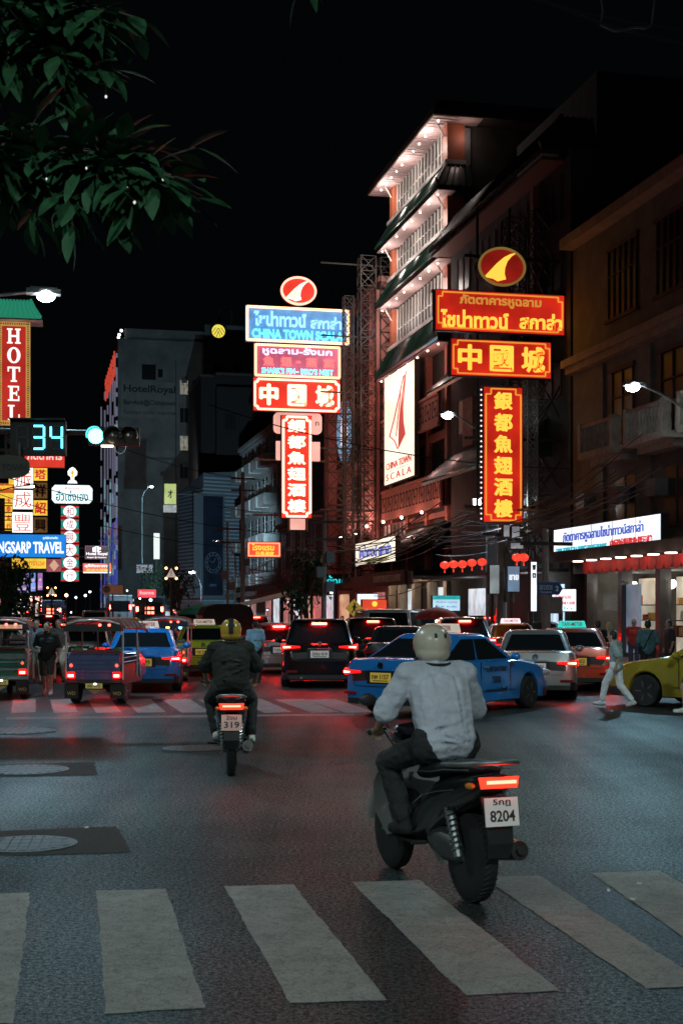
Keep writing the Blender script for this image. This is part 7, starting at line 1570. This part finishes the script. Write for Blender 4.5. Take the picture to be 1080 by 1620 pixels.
        for s in (-1, 1): MB().bar(hp(s * .035, -.150, .075), hp(s * .035, -.142, .105), .014, .010).build('helmet_vent', BLACKP, t)
        if m2:
            sb = MB()
            for k in range(13):
                a, e = RAD(-20 + 15 * k), RAD(-20 + 15 * (k + 1)); sb.bar(hp(0, -.150 * math.cos(a) - .005, .04 + .132 * math.sin(a)), hp(0, -.150 * math.cos(e) - .005, .04 + .132 * math.sin(e)), .055, .012)
            sb.build('helmet_stripe', m2, t)
    else:
        c = MB().ball(hp(0, -.020, .038), (.086, .094, .100), 16, 12, 0, R_).ball(hp(0, -.045, .0), (.080, .072, .09), 14, 10, 0, R_)
        if hairlong: c.cap(hp(0, -.06, 0), hp(0, -.09, -.22), .075, .05)
        put(fuse(c, .009, 2), 'hair', hair, t)
    if strap:
        sb = MB(); p = [J['sr'] * .7 + J['nec'] * .3 + Vector((0, -.06, .06)), J['che'] + Vector((.02, -.155, .02)), J['pel'] + Vector((-.13, -.13, .06))]; sb.tube(p, .018, 6).build('bag_strap', strap, t)
        sb = MB().box(J['pel'] + Vector((-.2, -.02, .03)), (.09, .2, .2)).build('shoulder_bag', strap, t)
    return t
CB = lambda n, c: mat(n, c, .85, 0, .18, 7, 1.0, 11)
BLKT, WHTS, KHAK, TEALS = CB('black cotton', (.009, .011, .010)), CB('pale blue white cotton', (.55, .57, .66)), CB('dark khaki cotton', (.060, .058, .045)), CB('teal grey cotton', (.07, .15, .17))
DKTR, DENIM, CREAM, REDC, GREYC = CB('dark trousers', (.022, .022, .026)), CB('blue denim', (.06, .09, .16)), CB('cream cotton', (.55, .48, .38)), CB('red cotton', (.5, .05, .04)), CB('grey cotton', (.22, .22, .23))
SHW, SHB = CB('white shoes', (.55, .55, .53)), CB('black shoes', (.02, .02, .02))
# rider on the near scooter
RIDE = dict(pel=(0, -.24, .99), che=(0, -.13, 1.30), nec=(0, -.06, 1.49), hd=(0, .0, 1.60), sl=(-.21, -.07, 1.43), sr=(.21, -.07, 1.43), el=(-.34, .02, 1.17), er=(.34, .02, 1.17), wl=(-.315, .18, 1.06), wr=(.315, .18, 1.06),
            hl=(-.12, -.22, .96), hr=(.12, -.22, .96), kl=(-.24, .20, .82), kr=(.24, .20, .82), al=(-.17, .06, .42), ar=(.17, .06, .42), tl=(-.18, .24, .35), tr=(.18, .24, .35))
LACQ = lambda n, c: mat(n, c, .22, 0, .06, 3, coat=.7)
person('scooter rider in a loose white shirt and cream helmet, seen from behind', sc1, H1, RIDE, SKIN, WHTS, DKTR, .95, 1.9, SHB, helmet=(LACQ('cream helmet lacquer', (.58, .52, .42)), None), vox=.012, curl=True, baggy=1.25)
person('scooter rider in a black shirt and gold and black helmet riding away', sc2, H2, dict(RIDE, el=(-.31, -.02, 1.18), er=(.31, -.02, 1.18), wl=(-.29, .18, 1.05), wr=(.29, .18, 1.05), sl=(-.19, -.07, 1.42), sr=(.19, -.07, 1.42), ar=(.24, .05, .38), tr=(.25, .22, .30)), SKIN, BLKT, DKTR, .85, 1.9, SHW, helmet=(LACQ('gold helmet lacquer', (.42, .27, .04)), LACQ('dark helmet stripe', (.03, .03, .035))), vox=.012, curl=True, baggy=1.5)
# walking man and the couple behind him, left
m = at(75, 1101)
person('walking man in a black shirt and dark khaki shorts carrying a paper cup', m, RAD(180 + 3), pose(kl=(-.10, .12, .52), al=(-.10, .06, .12), tl=(-.10, .22, .06), kr=(.10, -.04, .50), ar=(.10, -.24, .16), tr=(.11, -.12, .05), er=(.27, .0, 1.16), wr=(.17, .22, 1.14), el=(-.27, -.05, 1.16), wl=(-.27, .06, .92), look=(.3, 1, -.1)), SKIN, BLKT, KHAK, .8, .9, SHW, beard=True, scale=.93, baggy=1.3, socks=SHW)
c = Vector((m[0], m[1], 0)) + Matrix.Rotation(RAD(183), 3, 'Z') @ Vector((.15, .30, 1.10)) * .93
t = thing('paper_cup', 'small white paper cup held by the walking man', 'cup', c, 0); MB().lathe([(.028, -.05), (.038, .05), (.034, .05), (.026, -.044), (.001, -.044)], (0, 0, 0), 'z', 16).build('cup', WHITEP, t, 40); MB().lathe([(.040, .05), (.040, .058), (.001, .06)], (0, 0, 0), 'z', 16).build('lid', WHITEP, t)
person('pedestrian in a pale grey shirt half hidden behind the walking man', at(58, 1082), RAD(185), pose(kl=(-.10, .08, .5), ar=(.10, -.16, .12)), SKIN2, GREYC, CB('sand shorts', (.30, .20, .13)), .8, .85, SHB, scale=.95, vox=.016)
person('pedestrian in a brown top and black shoes right behind the walking man', at(93, 1080), RAD(178), pose(kr=(.10, .1, .5), al=(-.10, -.18, .14), tl=(-.11, -.06, .04)), SKIN2, CB('brown cotton', (.10, .075, .06)), CREAM, .9, .8, SHB, scale=.95, vox=.016)
person('pedestrian in a light blue shirt walking beside the silver hatchback', at(404, 1076), RAD(20), pose(), SKIN2, CB('light blue cotton', (.32, .50, .62)), DKTR, .7, 1.9, SHB, scale=.92, vox=.016)
# right-hand pedestrians
person('pedestrian in a pale top and white trousers striding past the yellow green taxi', at(974, 1119), RAD(62), pose(hd=(0, .1, 1.60), nec=(0, .06, 1.46), kl=(-.10, .22, .54), al=(-.10, .30, .12), tl=(-.1, .47, .08), kr=(.10, -.06, .5), ar=(.10, -.36, .14), tr=(.10, -.24, .04), el=(-.25, -.14, 1.16), wl=(-.25, -.08, .94), er=(.25, .1, 1.16), wr=(.22, .26, 1.02)), SKIN2, CB('pale grey green tee shirt', (.34, .42, .42)), CB('white trousers', (.75, .77, .80)), .9, 1.85, SHW, scale=.86, vox=.014)
person('man in a teal grey shirt with a dark bag strap across his back', at(1024, 1086), RAD(-8), pose(el=(-.25, 0, 1.15), wl=(-.2, .2, 1.05), er=(.25, 0, 1.15), wr=(.2, .2, 1.05)), SKIN, TEALS, DKTR, .85, 1.9, SHB, strap=BLKT, scale=.94, vox=.014)
person('dark clothed man in front of the blue poster, back turned', at(945, 1080), RAD(12), pose(), SKIN, BLKT, DKTR, .9, 1.9, SHB, scale=.93, vox=.016)
person('blonde woman in a cream top among the people by the shop', at(962, 1078), RAD(-20), pose(), SKIN2, CREAM, DENIM, .6, 1.9, SHW, hair=CB('blonde hair', (.45, .32, .18)), hairlong=True, scale=.90, vox=.016)
person('small person in a red top beside the shop doorway', at(1002, 1060), RAD(160), pose(), SKIN2, REDC, DENIM, .6, 1.9, SHB, scale=.92, vox=.016)
person('dark clothed person nearest the wall behind the yellow green taxi', at(1058, 1072), RAD(100), pose(), SKIN, CB('charcoal cotton', (.03, .03, .033)), DKTR, .9, 1.9, SHB, scale=.93, vox=.016)
person('person in pale shoes stepping out beyond the right edge beside the yellow green taxi', at(1094, 1130), RAD(80), pose(kl=(-.1, .18, .52), al=(-.1, .14, .10), tl=(-.1, .32, .06)), SKIN, CB('olive top', (.10, .09, .03)), CB('brown shorts', (.12, .07, .04)), .8, .7, SHW, scale=.94, vox=.016)
person('hooded shopper in dark blue standing near the lit menu board', at(700, 1046), RAD(30), pose(), SKIN, CB('navy cotton', (.03, .04, .08)), DKTR, 1.8, 1.9, SHB, scale=.95, vox=.018)
person('stall keeper in a red shirt under the red umbrella', at(635, 1044), RAD(200), pose(), SKIN, REDC, DKTR, .6, 1.9, SHB, scale=.95, vox=.018)
